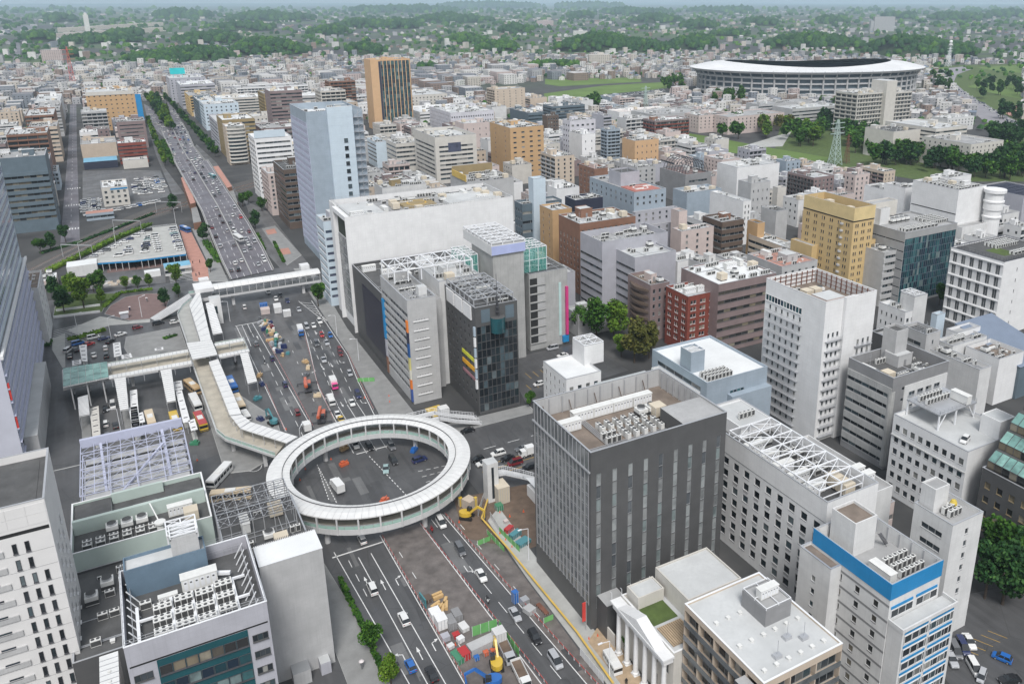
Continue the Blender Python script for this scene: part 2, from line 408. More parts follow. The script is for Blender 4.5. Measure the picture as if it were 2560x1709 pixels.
# roof kit -------------------------------------------------------------
def ac_mesh(kind):
 k=('ac',kind)
 if k in CACHE:return CACHE[k]
 b=MB()
 if kind=='tall': # side-discharge condenser on feet
  b.box(-.5,-.4,.15,.5,.4,1.75);b.box(-.42,-.43,.3,.42,-.402,1.6,1);b.cyl(0,0,1.752,1.80,.32,10,2,top=1)
  b.box(-.45,-.35,0,-.35,.35,.15,1);b.box(.35,-.35,0,.45,.35,.15,1)
 elif kind=='wide': # twin-fan box
  b.box(-.9,-.45,.1,.9,.45,1.5);b.cyl(-.45,0,1.502,1.56,.36,10,2,top=1);b.cyl(.45,0,1.502,1.56,.36,10,2,top=1)
  b.box(-.85,-.47,.25,.85,-.452,1.3,1);b.box(-.8,-.4,0,.8,.4,.1,1)
 elif kind=='small':
  b.box(-.42,-.16,.08,.42,.16,.75);b.cyl(0,0,.1,.1,.01,3,0);b.box(-.3,-.18,.15,.2,-.162,.68,1)
 elif kind=='cabinet': # electrical cubicle
  b.box(-2.6,-.9,.15,2.6,.9,2.5);b.box(-2.7,-1.0,2.5,2.7,1.0,2.6);b.box(-2.5,-.8,0,2.5,.8,.15,1)
  for i in range(6):b.box(-2.3+i*.82,-.93,.5,-1.75+i*.82,-.902,2.2,2);b.box(-2.2+i*.82,-.95,1.7,-1.9+i*.82,-.931,1.95,1)
 elif kind=='tank': # panel water tank
  b.box(-1.5,-1.5,.5,1.5,1.5,2.9)
  for i in range(4):
   b.box(-1.5+i,-1.54,.5,-1.44+i,-1.502,2.9,2) if i<3 else None
   b.box(-1.54,-1.5+i,.5,-1.502,-1.44+i,2.9,2) if i<3 else None
  b.box(-1.3,-1.3,0,-1.0,1.3,.5,1);b.box(1.0,-1.3,0,1.3,1.3,.5,1)
 elif kind=='tower': # cooling tower
  b.box(-1.2,-1.2,.3,1.2,1.2,2.2);b.cyl(0,0,2.202,2.7,.95,14,2,top=1);b.box(-1.22,-1.22,.5,1.22,1.22,1.3,1);b.box(-1,-1,0,1,1,.3,1)
 elif kind=='vent':
  b.box(-.35,-.35,0,.35,.35,.5);b.box(-.45,-.45,.5,.45,.45,.6)
 elif kind=='duct':
  b.box(-.35,-2.5,.5,.35,2.5,1.1);b.box(-.3,-2.2,0,.3,-2.0,.5,1);b.box(-.3,2.0,0,.3,2.2,.5,1)
 mm={'tank':[M_BEIGEBOX,M_DSTEEL,M_CREAM],'tower':[M_AC,M_FAN,M_STEEL]}.get(kind,[M_AC,M_FAN,M_WSTEEL])
 CACHE[k]=b.mesh('roof_unit',mm);return CACHE[k]
ACN={'tall': 'air_conditioner','wide': 'air_conditioner','small': 'air_conditioner','cabinet': 'electrical_cabinet','tank': 'water_tank',
       'tower': 'cooling_tower','vent': 'roof_vent','duct': 'duct'}
ROOF={}
def unit(root,kind,x,y,z,rz=.0,s=1.0):
 root=ROOF.get(root.name,root);o=link(ACN[kind],ac_mesh(kind),root,(x,y,z),rz)
 if s != 1.0:o.scale=(s,s,s)
 return o
def units(root,kind,x,y,z,nx,ny,dx,dy,rz=.0):
 for i in range(nx):
  for j in range(ny):unit(root,kind,x+i*dx,y+j*dy,z,rz)
def roof_clutter(root,x0,y0,x1,y1,z,seed,n=8,pent=True,pm=None,rail=False):
 r=random.Random(seed);used=[]
 w,d=x1-x0,y1-y0
 if w<3 or d<3:return
 def free(x,y,q):
  if x-q<x0 or x+q>x1 or y-q<y0 or y+q>y1:return False
  return all(abs(x-a)>q+c or abs(y-b)>q+c for a,b,c in used)
 if pent and w>7 and d>7:
  pw,pd,phh=min(6,w*.35),min(6,d*.35),r.uniform(2.6,4.2)
  cx,cy=r.uniform(x0+pw/2+.5,x1-pw/2-.5),r.uniform(y0+d*.4,y1-pd/2-.5)
  b=MB();b.box(cx-pw/2,cy-pd/2,z,cx+pw/2,cy+pd/2,z+phh,0,1)
  for e in ((cx-pw/2-.1,cy-pd/2-.1,cx+pw/2+.1,cy-pd/2+.15),(cx-pw/2-.1,cy+pd/2-.15,cx+pw/2+.1,cy+pd/2+.1)):
   b.box(e[0],e[1],z+phh+.002,e[2],e[3],z+phh+.3,0)
  b.box(cx-.5,cy-pd/2-.06,z+.05,cx+.45,cy-pd/2-.002,z+2.1,2)
  b.build('penthouse',[pm or M_OFFW,R_LGREY,M_MGREY],root);used.append((cx,cy,max(pw,pd)/2+.6))
 kinds=['wide','tall','tall','wide','cabinet','cabinet','wide','tall','tank','tower','vent','duct','duct','small']
 for _ in range(int(n*2.6)+1):
  k=r.choice(kinds);q={'cabinet':2.8,'tank':1.8,'tower':1.5,'duct':2.6}.get(k,1.0)
  for _t in range(12):
   x,y=r.uniform(x0,x1),r.uniform(y0,y1)
   if free(x,y,q):
    if k in ('tall','wide','small'):
     m=r.randint(1,4);step=1.25 if k=='tall' else 2.1 if k=='wide' else 1.0;used.append((x+(m-1)*step/2,y,m*step/2+.5))
     for i in range(m):
      if x+i*step<x1-.5:unit(root,k,x+i*step,y,z)
    else:unit(root,k,x,y,z,r.choice((0,pi/2)) if k in ('duct','cabinet') and min(w,d)>6 else 0);used.append((x,y,q))
    break
 b=MB();m=0
 for _ in range(max(2,n // 3)):
  x=r.uniform(x0+.5,x1-.5);b.bar((x,y0+.4,z+.18),(x,y1-.4,z+.18),.16,.16);m += 1
  y=r.uniform(y0+.5,y1-.5);b.bar((x0+.4,y,z+.3),(x1-.4,y,z+.3),.13,.13)
 b.build('pipework',M_STEEL,root)
 if rail:railing(root,x0,y0,x1,y1,z)
 if r.random()<.5:
  b=MB();x,y=r.uniform(x0+1,x1-1),r.uniform(y0+1,y1-1);hh=r.uniform(3,6)
  b.bar((x,y,z),(x,y,z+hh),.09);b.bar((x-.6,y,z+hh*.8),(x+.6,y,z+hh*.8),.05);b.build('antenna_mast',M_STEEL,root)
def railing(root,x0,y0,x1,y1,z,h=1.1,m=None,step=1.6):
 root=ROOF.get(root.name,root)
 b=MB()
 for hz in (h,h*.5):
  for p,q in (((x0,y0),(x1,y0)),((x1,y0),(x1,y1)),((x1,y1),(x0,y1)),((x0,y1),(x0,y0))):
   b.bar((*p,z+hz),(*q,z+hz),.06)
 for i in range(int((x1-x0)/step)+1):
  x=x0+i*step;b.bar((x,y0,z),(x,y0,z+h),.05);b.bar((x,y1,z),(x,y1,z+h),.05)
 for i in range(int((y1-y0)/step)+1):
  y=y0+i*step;b.bar((x0,y,z),(x0,y,z+h),.05);b.bar((x1,y,z),(x1,y,z+h),.05)
 return b.build('railing',m or M_STEEL,root)
def truss_frame(root,x0,y0,x1,y1,z,h,nx,ny,w=.25,m=None,diag=True,legs=True,name='steel_frame',double=False):
 """open steel grid roof on posts"""
 b=MB();X=[x0+(x1-x0)*i/nx for i in range(nx+1)];Y=[y0+(y1-y0)*j/ny for j in range(ny+1)]
 for y in Y:b.bar((x0,y,z+h),(x1,y,z+h),w)
 for x in X:b.bar((x,y0,z+h+.01),(x,y1,z+h+.01),w)
 if diag:
  for i in range(nx):
   for j in range(ny):
    b.bar((X[i],Y[j],z+h),(X[i+1],Y[j+1],z+h),w*.55)
    if (i+j) % 2==0:b.bar((X[i+1],Y[j],z+h+.03),(X[i],Y[j+1],z+h+.03),w*.55)
 if legs:
  for x in X:
   for y in Y:
    if x in (X[0],X[-1]) or y in (Y[0],Y[-1]):b.bar((x,y,z),(x,y,z+h),w)
 if double:
  for y in (Y[0],Y[-1]):b.bar((x0,y,z+h*.5),(x1,y,z+h*.5),w*.7)
  for x in (X[0],X[-1]):b.bar((x,y0,z+h*.5),(x,y1,z+h*.5),w*.7)
 return b.build(name,m or M_WSTEEL,root)
# the building itself -------------------------------------------------------------
def building(name,label,x,y,W,D,h,wall,roof=None,F=None,S_=None,E=None,par=1.0,clutter=6,seed=None,pent=True,cat='building',far=False,
             z0=.0,group=None,root=None,rail=False,pm=None,cap=None,lining=None):
 new=root is None
 if new:
  root=empty(name,(x,y,0));tag(root,label,cat,group);ox,oy=.0,.0
 else:ox,oy=x-root.location.x,y-root.location.y
 mb=MB();mats=[wall]
 roof=roof or R_LGREY
 for key,sp in (('F',F),('S',S_),('E',E),('B',None)):
  f=Face(key,ox,oy,W,D)
  fac(mb,root,f,z0,h,sp or ('blank',),0,far,mats)
 t=min(.3,W*.1,D*.1)
 if par>0:
  zi=h-par
  mb.quad((ox+t,oy+t,zi),(ox+W-t,oy+t,zi),(ox+W-t,oy+t,h),(ox+t,oy+t,h))
  mb.quad((ox+t,oy+D-t,zi),(ox+W-t,oy+D-t,zi),(ox+W-t,oy+D-t,h),(ox+t,oy+D-t,h))
  mb.quad((ox+t,oy+t,zi),(ox+t,oy+D-t,zi),(ox+t,oy+D-t,h),(ox+t,oy+t,h))
  mb.quad((ox+W-t,oy+t,zi),(ox+W-t,oy+D-t,zi),(ox+W-t,oy+D-t,h),(ox+W-t,oy+t,h))
 else:zi=h-.004;t=.002
 mb.build('wall',wall,root)
 if lining:
  c=MB();e=t+.02;X0,X1,Y0,Y1=ox+e,ox+W-e,oy+e,oy+D-e
  for p,q in (((X0,Y0),(X1,Y0)),((X1,Y0),(X1,Y1)),((X1,Y1),(X0,Y1)),((X0,Y1),(X0,Y0))):c.quad((*p,zi+.05),(*q,zi+.05),(*q,h-.05),(*p,h-.05))
  c.build('parapet_lining',lining,root)
 if par>0:
  c=MB();e=.06
  c.box(ox-e,oy-e,h,ox+W+e,oy+t,h+.08);c.box(ox-e,oy+D-t,h,ox+W+e,oy+D+e,h+.08)
  c.box(ox-e,oy+t,h,ox+t,oy+D-t,h+.08);c.box(ox+W-t,oy+t,h,ox+W+e,oy+D-t,h+.08)
  c.build('parapet_cap',cap or M_STEEL,root)
 b=MB();b.quad((ox+t,oy+t,zi),(ox+W-t,oy+t,zi),(ox+W-t,oy+D-t,zi),(ox+t,oy+D-t,zi));ROOF[root.name]=b.build('roof',roof,root)
 if clutter:roof_clutter(ROOF[root.name],ox+t+.6,oy+t+.6,ox+W-t-.6,oy+D-t-.6,zi,seed if seed is not None else hash((round(x),round(y))) % 9999,clutter,pent,pm or wall,rail)
 root['_top']=zi
 if new:root['_w']=W
 return root
def block(root,x0,y0,z0,x1,y1,z1,m,name='block',top=None,par=.0):
 """extra volume of a building in its own coordinates"""
 b=MB();b.box(x0,y0,z0,x1,y1,z1,0,1)
 if par:
  t=.25
  for e in ((x0,y0,x1,y0+t),(x0,y1-t,x1,y1),(x0,y0+t,x0+t,y1-t),(x1-t,y0+t,x1,y1-t)):b.box(e[0],e[1],z1+.002,e[2],e[3],z1+par,0)
 return b.build(name,[m,top or R_LGREY],root)
def posts(root,pts,z0,z1,w,m,name='screen_post'):
 b=MB();b.box(-w/2,-w/2,z0,w/2,w/2,z1);me=b.mesh(name,m)
 for p in pts:link(name,me,root,(*p,0))
def sign(root,face,x0,x1,z0,z1,out,m,name='sign_board'):
 b=MB();face.box(b,x0,x1,z0,z1,.01,out);return b.build(name,m,root)
# ---------------------------------------------------------------- ground, roads, pavements, markings
def ground_material():
 m,t,b=_nodes('ground_cover')
 p=_pos(t)
 city=_ramp(t,_noise(t,p,.05,6.0),[(.3,(.04,.04,.041)),(.55,(.06,.06,.06)),(.75,(.10,.098,.096))])
 green=_ramp(t,_noise(t,p,.012,6.0),[(.3,(.035,.065,.03)),(.55,(.07,.11,.04)),(.75,(.13,.15,.07))])
 mixf=_ramp(t,_noise(t,p,.0016,5.0,.6),[(.44,(0,0,0)),(.56,(1,1,1))])
 d=t.nodes.new('ShaderNodeVectorMath');d.operation='LENGTH';t.links.new(p,d.inputs[0])
 far=t.nodes.new('ShaderNodeMapRange');far.inputs[1].default_value=1100;far.inputs[2].default_value=1700;t.links.new(d.outputs['Value'],far.inputs[0])
 mm=t.nodes.new('ShaderNodeMath');mm.operation='MULTIPLY';t.links.new(mixf,mm.inputs[0]);t.links.new(far.outputs[0],mm.inputs[1])
 t.links.new(_mix(t,city,green,mm.outputs[0]),b.inputs['Base Color']);b.inputs['Roughness'].default_value=.85
 return m
def asphalt_material(name,c,r0=.30,r1=.62):
 m,t,b=_nodes(name);p=_pos(t)
 base=_ramp(t,_noise(t,p,.09,6.0,.6),[(.28,tuple(v*.72 for v in c)),(.52,c),(.76,tuple(v*1.35 for v in c))])
 worn=_ramp(t,_noise(t,_pos(t,(.55,.035,1)),1.0,4.0),[(.48,(0,0,0)),(.68,(.55,.55,.55))])
 o=_mix(t,base,tuple(v*1.5 for v in c),worn)
 v=t.nodes.new('ShaderNodeTexVoronoi');v.feature='DISTANCE_TO_EDGE';v.inputs['Scale'].default_value=.11;t.links.new(p,v.inputs['Vector'])
 o=_mix(t,o,tuple(q*.55 for q in c),_ramp(t,v.outputs['Distance'],[(.0,(.7,.7,.7)),(.012,(0,0,0))]))
 grain=_ramp(t,_noise(t,p,6.0,2.0),[(.35,(0,0,0)),(.8,(.35,.35,.35))])
 o=_mix(t,o,tuple(v*1.8 for v in c),grain)
 t.links.new(o,b.inputs['Base Color'])
 t.links.new(_ramp(t,_noise(t,p,.06,4.0),[(.4,(r0,)*3),(.65,(r1,)*3)]),b.inputs['Roughness'])
 return m
A_ROAD=asphalt_material('wet_asphalt',(.074,.074,.076))
A_OLD=asphalt_material('worn_grey_asphalt',(.105,.103,.103),.4,.7)
A_VIA=asphalt_material('viaduct_asphalt',(.125,.118,.132),.45,.75)
A_PLATE=mat('decking_plates',(.185,.165,.155),.6,.2,var=.35,scale=.35)
A_PAVE=mat('grey_paving',(.27,.27,.265),.7,var=.16,scale=.3)
A_LPAVE=mat('pale_paving',(.42,.42,.40),.7,var=.14,scale=.3)
A_BRICKP=mat('brown_brick_paving',(.20,.135,.125),.7,var=.16,scale=.4)
A_PINKP=mat('salmon_paving',(.46,.24,.19),.75,var=.14,scale=.3)
A_TAN=mat('tan_paving',(.44,.33,.22),.75,var=.22,scale=.6)
A_DIRT=mat('muddy_ground',(.16,.115,.085),.8,var=.3,scale=.4)
A_BALLAST=mat('track_ballast',(.10,.095,.09),.9,var=.25,scale=.8)
A_KERB=mat('kerb_stone',(.40,.40,.39),.8,var=.12)
A_GRASS=mat('lawn',(.085,.125,.035),.9,var=.3,scale=.3)
A_FIELD=mat('river_meadow',(.12,.19,.045),.9,var=.22,scale=.02)
L_WHITE=mat('white_road_paint',(.72,.72,.71),.6,var=.18,scale=1.2)
L_YELLOW=mat('yellow_road_paint',(.62,.38,.06),.6,var=.15,scale=1.0)
b=MB();b.quad((-30000,-4000,-.06),(30000,-4000,-.06),(30000,42000,-.06),(-30000,42000,-.06))
struct(b.build('ground',ground_material()))
def sheet(name,pts,z,m):
 b=MB();b.sheet(pts,z);return struct(b.build(name,m))
def slab(name,pts,m,h=.13):
 b=MB();b.prism(pts,-.04,h-.02,0);o=b.build(name,A_KERB);struct(o)
 cx=sum(p[0] for p in pts)/len(pts);cy=sum(p[1] for p in pts)/len(pts)
 c=MB();c.sheet([(cx+(p[0]-cx)*.985,cy+(p[1]-cy)*.985) for p in pts],h-.016,0);c.build('paving',m,o);return o
def P(*a):r=at(*a);return (r.x,r.y)
sheet('station_square_road',[(-42,60),(69,60),(69,182),(73,226),(69,430),(33,432),(-42,432)],0,A_ROAD)
sheet('cross_street',[(73,186),(200,186),(200,226),(73,226)],.002,A_ROAD)
slab('pavement',[(24,60),(31.4,60),(31.4,150),(28.5,183),(24,183)],A_PAVE)
slab('pavement',[(68.6,60),(74.2,60),(74.2,152),(75,180),(70,176),(69,150)],A_LPAVE)
slab('pavement',[(61.6,238),(72.8,230),(72.8,330),(78,420),(70,425),(68.5,372),(66.5,305)],A_PAVE)
slab('pavement',[(74,224),(108,224),(108,230),(76,231)],A_PAVE)
sheet('decking_road',[(44.4,60),(57.5,60),(58,119),(54.4,184),(44.0,184)],.004,A_PLATE)
sheet('decking_road',[(66,108),(68.4,108),(68.9,178),(64,186),(61.2,184)],.004,A_PLATE)
sheet('work_yard_ground',[(62,172),(73.4,160),(84,160),(90,186),(66,190)],.006,A_DIRT)
sheet('closed_lane',[(41.6,244),(48.4,244),(50,281),(53.5,311),(57.5,345),(50,362),(42.2,340)],.004,A_OLD)
slab('traffic_island',[(13.5,235),(20,233),(31,240),(32.6,262),(20.5,300),(13,300)],A_PAVE,.1)
# avenue markings ---------------------------------------------------------
def line(b,p,q,w=.18,z=.014,m=0):
 p,q=Vector(p[:2]),Vector(q[:2]);d=(q-p).normalized();n=Vector((-d.y,d.x))*w/2
 b.quad((*(p-n),z),(*(q-n),z),(*(q+n),z),(*(p+n),z),m)
def dashes(b,p,q,L=3.0,gap=5.0,w=.16,z=.012,m=0):
 p,q=Vector(p[:2]),Vector(q[:2]);D=(q-p).length;d=(q-p)/D;s=.0
 while s+L<=D:line(b,p+d*s,p+d*(s+L),w,z,m);s += L+gap
def arrow(b,x,y,dirn=1,turn=0,z=.012):
 line(b,(x,y),(x,y+2.6*dirn),.2,z)
 if not turn:b.tri((x-.4,y+2.6*dirn,z),(x+.4,y+2.6*dirn,z),(x,y+4.2*dirn,z))
 else:
  line(b,(x-.1,y+2.5*dirn),(x+turn*.9,y+2.9*dirn),.2,z);b.tri((x+turn*.8,y+2.4*dirn,z),(x+turn*.8,y+3.4*dirn,z),(x+turn*1.6,y+3.2*dirn,z))
MK=empty('road_markings',(0,0,0));struct(MK)
b=MB()
for x0,x1,a,c in ((31.9,34.9,183,60),(36.6,37.9,178,60),(39.7,41.0,178,60),(43.7,44.3,184,60),(54.3,58.6,184,100),(60.8,65.9,185,108)):
 line(b,(x0,a),(x1 if c>60 else x0+(x1-x0)*(a-c)/(a-130),c),.2)
line(b,(58.6,100),(60.5,60),.2);line(b,(65.9,108),(68,70),.2)
b.build('solid_line',L_WHITE,MK)
b=MB();dashes(b,(57.4,184),(62.6,104),4.2,3.4);dashes(b,(34.2,178),(34.6,160),3,3);dashes(b,(45.9,175),(47.6,128),2.6,6.5);dashes(b,(63.2,178),(66.4,128),2.6,7)
dashes(b,(37.6,245),(37.6,350),4.2,4.4);dashes(b,(44.8,246),(49,330),2.5,9)
for x0,x1 in ((52.2,58.3),(55.2,61.2),(58.3,64.2)):dashes(b,(x0,262),(x1,345),4.2,4.2)
b.build('dashed_line',L_WHITE,MK)
b=MB()
for x0,x1 in ((52.1,52.0),(55.1,55.0),(58.2,58.1)):line(b,(x0,261),(x1,226),.18)
line(b,(33.2,356),(33.6,252),.2);line(b,(39.6,356),(41.2,251),.2)
pl=[(57.2,338),(54.0,312),(51.0,290),(49.6,278),(48.9,251),(48.6,228)]
for p,q in zip(pl,pl[1:]):line(b,p,q,.22)
pl=[(67.4,372),(66.4,330),(65.8,302),(63.1,277),(61.0,250),(60.8,228)]
for p,q in zip(pl,pl[1:]):line(b,p,q,.22)
line(b,(32.8,356),(41.5,356.2),.45);line(b,(49.2,227),(61,227),.45);line(b,(31,181),(43.5,181),.45)
for x in (35.4,):line(b,(x,356),(x-.3,330),.18)
line(b,(37.6,356),(37.5,345),.18)
for i in range(7):line(b,(62.6+i*.75,372-i*4.2),(66.6+i*.16,368-i*4.2),.3)
line(b,(62.2,374),(66.6,342),.22)
b.build('solid_line',L_WHITE,MK)
b=MB()
for x,y,s,t in ((35.8,166,1,0),(38.9,163,1,0),(42,163,1,1),(36,139,1,-1),(39.2,138,1,0),(42.4,139,1,1),(37.4,110,1,0),(41.4,110,1,1),(57.8,162,-1,1),
                   (50.6,272,-1,-1),(53.6,264,-1,0),(56.8,264,-1,0),(59.8,262,-1,1),(51.8,296,-1,-1),(54.9,297,-1,0),(58.3,298,-1,0),(61.8,299,-1,1),(60.5,334,-1,0),(35.2,335,1,0),(38.8,336,1,0)):
 arrow(b,x,y,s,t)
b.build('lane_arrow',L_WHITE,MK)
b=MB() # ring junction guide lines
dashes(b,(52.2,224),(57.0,184),1.0,.8,.22);dashes(b,P(29,640,690),P(29,820,1045),.9,.7,.22);dashes(b,P(29,620,650),P(29,745,1030),.9,.7,.22)
for i in range(3):dashes(b,P(29,1640+40*i,720+55*i),P(29,1950-25*i,655+55*i),1.4,.9,.2)
dashes(b,(83.5,210.5),(190,210),4,4,.2)
b.build('guide_line',L_WHITE,MK)
b=MB()
for z in (195.5,198.6,201.6):line(b,(78,z),(190,z),.16,.014,0)
b.build('lane_line',L_YELLOW,MK)
b=MB() # zebra crossings
for i in range(9):line(b,(74+i*.9-2,372),(74+i*.9-2,376),.45)
for i in range(11):
 y=366+i*2.2;line(b,(-33,y),(-16,y+4.5),.35)
for i in range(6):y=432+i*2.4;line(b,(14,y),(27,y),.5)
b.build('zebra_stripe',L_WHITE,MK)
b=MB()
for i in range(6):
 a=P(24,1760-i*8,455+i*28);c=P(24,1850-i*12,440+i*30);line(b,a,c,.3)
line(b,P(24,1770,440),P(24,1725,580),.2);line(b,P(24,1860,425),P(24,1785,575),.2)
for k in range(12):
 a0,a1=k*.5,k*.5+.5;line(b,P(24,2040+105*cos(a0),640+75*sin(a0)),P(24,2040+105*cos(a1),640+75*sin(a1)),.18) if k<8 else None
b.build('hatching',L_WHITE,MK)
rp=random.Random(4);b=MB();b2=MB()
for x0,x1,y0,y1,n in ((32,44,70,180,14),(55,66,70,180,10),(30,66,190,222,16),(33,41,250,350,12),(50,62,250,350,14),(-20,12,240,330,14),(80,150,190,222,10)):
 for _ in range(n):
  x,y=rp.uniform(x0,x1),rp.uniform(y0,y1);w,d=rp.uniform(.4,1.6),rp.uniform(1.0,7);z=.0052+len(b.f)*.00004;b.quad((x-w,y-d,z),(x+w,y-d,z),(x+w,y+d,z),(x-w,y+d,z),rp.choice((0,1)))
  x,y=rp.uniform(x0,x1),rp.uniform(y0,y1);b2.sheet([(x+.35*cos(k*pi/5),y+.35*sin(k*pi/5)) for k in range(10)],.0094+len(b2.f)*.00002)
b.build('road_patch',[asphalt_material('dark_road_patch',(.06,.06,.062)),asphalt_material('pale_road_patch',(.13,.13,.13))],MK);b2.build('manhole_cover',M_DSTEEL,MK)
# viaduct over the railway ---------------------------------------------------------
VL=[((4,1575,815),.3),((4,1510,680),2),((4,1430,490),4.5),((4,1375,345),6.5),((4,1290,190),7.5),((4,1190,10),7),((17,565,1330),6),((17,510,1190),4),((17,440,1060),1.5),((17,390,940),.2)]
VR=[((4,1868,750),.3),((4,1795,600),2),((4,1695,425),4.5),((4,1600,280),6.5),((4,1520,160),7.5),((4,1420,5),7),((17,1000,1385),6),((17,850,1190),4),((17,770,1010),1.5),((17,690,860),.2)]
vl=[at(*p,z) for p,z in VL];vr=[at(*p,z) for p,z in VR]
VI=empty('viaduct',(0,0,0));tag(VI,'grey elevated avenue full of cars crossing over the railway','viaduct')
b=MB()
for i in range(len(vl)-1):
 b.quad(vl[i],vr[i],vr[i+1],vl[i+1],0)
b.build('road_surface',A_VIA,VI)
b=MB()
for e,s in ((vl,-1),(vr,1)):
 for p,q in zip(e,e[1:]):
  b.quad((p.x,p.y,p.z-1.3),(q.x,q.y,q.z-1.3),(q.x,q.y,q.z+.9),(p.x,p.y,p.z+.9))
  b.bar((p.x+s*.12,p.y,p.z+.4),(q.x+s*.12,q.y,q.z+.4),.24,1.1)
b.build('parapet',A_LPAVE,VI)
b=MB()
for p,q,r,s_ in zip(vl,vr,vl[1:],vr[1:]):
 b.quad((p.x,p.y,p.z-1.2),(q.x,q.y,q.z-1.2),(s_.x,s_.y,s_.z-1.2),(r.x,r.y,r.z-1.2))
b.build('deck',A_KERB,VI)
for i in range(2,7):
 for k in range(3):
  f=.2+.3*k;c=vl[i].lerp(vr[i],f);b=MB();b.box(c.x-.8,c.y-.8,-.05,c.x+.8,c.y+.8,c.z-1.15);b.build('pier',A_KERB,VI)
def vmid(f,i,g):return vl[i].lerp(vr[i],f).lerp(vl[i+1].lerp(vr[i+1],f),g)
b=MB();b2=MB()
def line3(b,p,q,w):
 d=(q-p).normalized();n=Vector((-d.y,d.x,0))*w/2;u=Vector((0,0,.02));b.quad(p-n+u,q-n+u,q+n+u,p+n+u)
for i in range(len(vl)-1):
 L=(vl[i+1]-vl[i]).length;n=max(1,int(L/9))
 for f in (.16,.32,.64,.82):
  for k in range(n):line3(b,vmid(f,i,k/n),vmid(f,i,(k+.45)/n),.2)
 for f in (.03,.97):line3(b,vmid(f,i,0),vmid(f,i,.999),.2)
 p,q=vmid(.48,i,0),vmid(.48,i,1);b2.bar((p.x,p.y,p.z+.4),(q.x,q.y,q.z+.4),.5,.8)
for i in (1,2,3,4):line3(b,vmid(.03,i,.5),vmid(.97,i,.5),.3)
b.build('lane_line',L_WHITE,VI);b2.build('central_barrier',A_KERB,VI)
# roads beyond the viaduct
sheet('avenue_road',[vl[-1].to_2d()+Vector((0,-6)),vr[-1].to_2d()+Vector((0,-6)),P(17,600,700),P(17,500,590),P(17,470,560),P(17,430,520),P(17,600,1000)],.0,A_VIA)
sheet('avenue_road',[P(17,440,1070),P(17,600,1040),P(17,430,860),P(17,340,740),P(17,240,640),P(17,160,600),P(17,200,760),P(17,330,960)],.004,A_VIA)
sheet('side_street',[(-34,540),(-24.5,540),(-29,900),(-33,1300),(-40,1300),(-36,900)],.002,A_VIA)
b=MB()
for i in range(40):y=570+i*18;line(b,(-29.3-(y-570)*.0095,y),(-29.3-(y-570)*.0095-.05,y+6),.2)
for y in (570,640,700):
 for k in range(6):line(b,(-33+k*1.5,y),(-33+k*1.5,y+4),.6)
b.build('street_line',L_WHITE,MK)
for k,(ra,rb,lab) in enumerate(((((4,1235,120),(4,1265,115),(4,1335,290),(4,1300,300)),((4,1300,300),(4,1335,290),(4,1375,420),(4,1320,430)),'pink-topped stair ramp on the left flank of the viaduct'),(((4,1455,45),(4,1490,40),(4,1585,180),(4,1550,190)),((4,1550,190),(4,1585,180),(4,1625,290),(4,1590,300)),'pink-topped stair ramp on the right flank of the viaduct'))):
 r_=empty('stair_ramp',(0,0,0));tag(r_,lab,'stair')
 q=[at(*p,7.2) for p in ra];b=MB();b.prism([(v.x,v.y) for v in q],-.02,7.2,0,1);b.build('upper_ramp',[M_BRICK,A_PINKP],r_)
 q=[at(*p,4.4) for p in rb];b=MB();b.prism([(v.x,v.y) for v in q],-.02,4.4,0,1);b.build('lower_flight',[M_BRICK,A_PAVE],r_)
sheet('side_road',[P(17,230,820),P(17,330,1000),P(17,450,1475),P(4,1260,230),P(4,1180,240),P(17,330,1300),P(17,210,900)],.003,A_OLD)
sheet('side_road',[P(17,1060,1475),P(17,850,1200),P(17,880,1150),P(17,1150,1400),P(4,1640,250),P(4,1560,230)],.003,A_OLD)
sheet('side_road',[(66.5,380),(78,395),(80,560),(72,600),(62.5,470)],.003,A_OLD)
slab('pavement',[P(4,1790,470),P(4,1880,450),P(4,2060,650),P(4,1960,720)],A_PAVE,.1)
sheet('red_crossing',[P(4,1812,480),P(4,1875,468),P(4,1892,500),P(4,1830,512)],.12,A_PINKP);sheet('red_crossing',[P(4,1885,612),P(4,1970,600),P(4,1990,640),P(4,1905,652)],.12,A_PINKP)
slab('red_paved_walk',[P(4,1220,450),P(4,1300,480),P(4,1420,720),P(4,1430,830),P(4,1320,830),P(4,1290,690)],A_PINKP,.1)
slab('left_walk',[P(4,1420,480),P(4,1500,700),P(4,1560,830),P(4,1430,830),P(4,1420,700),P(4,1310,470)],A_PAVE,.1)
# railway cutting
RWl=[(-60,440),(-41.5,476),(-10,535),(12,573),(42,600),(90,640),(140,676)]
RWr=[(-60,480),(-41.5,516),(-10,572),(14,607),(44,634),(92,676),(140,712)]
sheet('railway_bed',RWl+RWr[::-1],.0,A_BALLAST)
RT=empty('railway_tracks',(0,0,0));tag(RT,'pair of railway tracks running diagonally under the viaduct','railway')
for f in (.25,.55):
 b=MB();sb=MB()
 for i in range(len(RWl)-1):
  p=Vector(RWl[i]).lerp(Vector(RWr[i]),f);q=Vector(RWl[i+1]).lerp(Vector(RWr[i+1]),f);d=(q-p).normalized();n=Vector((-d.y,d.x))
  for s in (-.55,.55):b.bar((*(p+n*s),.18),(*(q+n*s),.18),.1,.14)
  k=.0
  while k<(q-p).length:
   c=p+d*k;sb.bar((*(c-n*1.1),.06),(*(c+n*1.1),.06),.25,.12);k += 1.4
 b.build('rail',M_RUST,RT);stuff(sb.build('sleeper_row',A_KERB,RT))
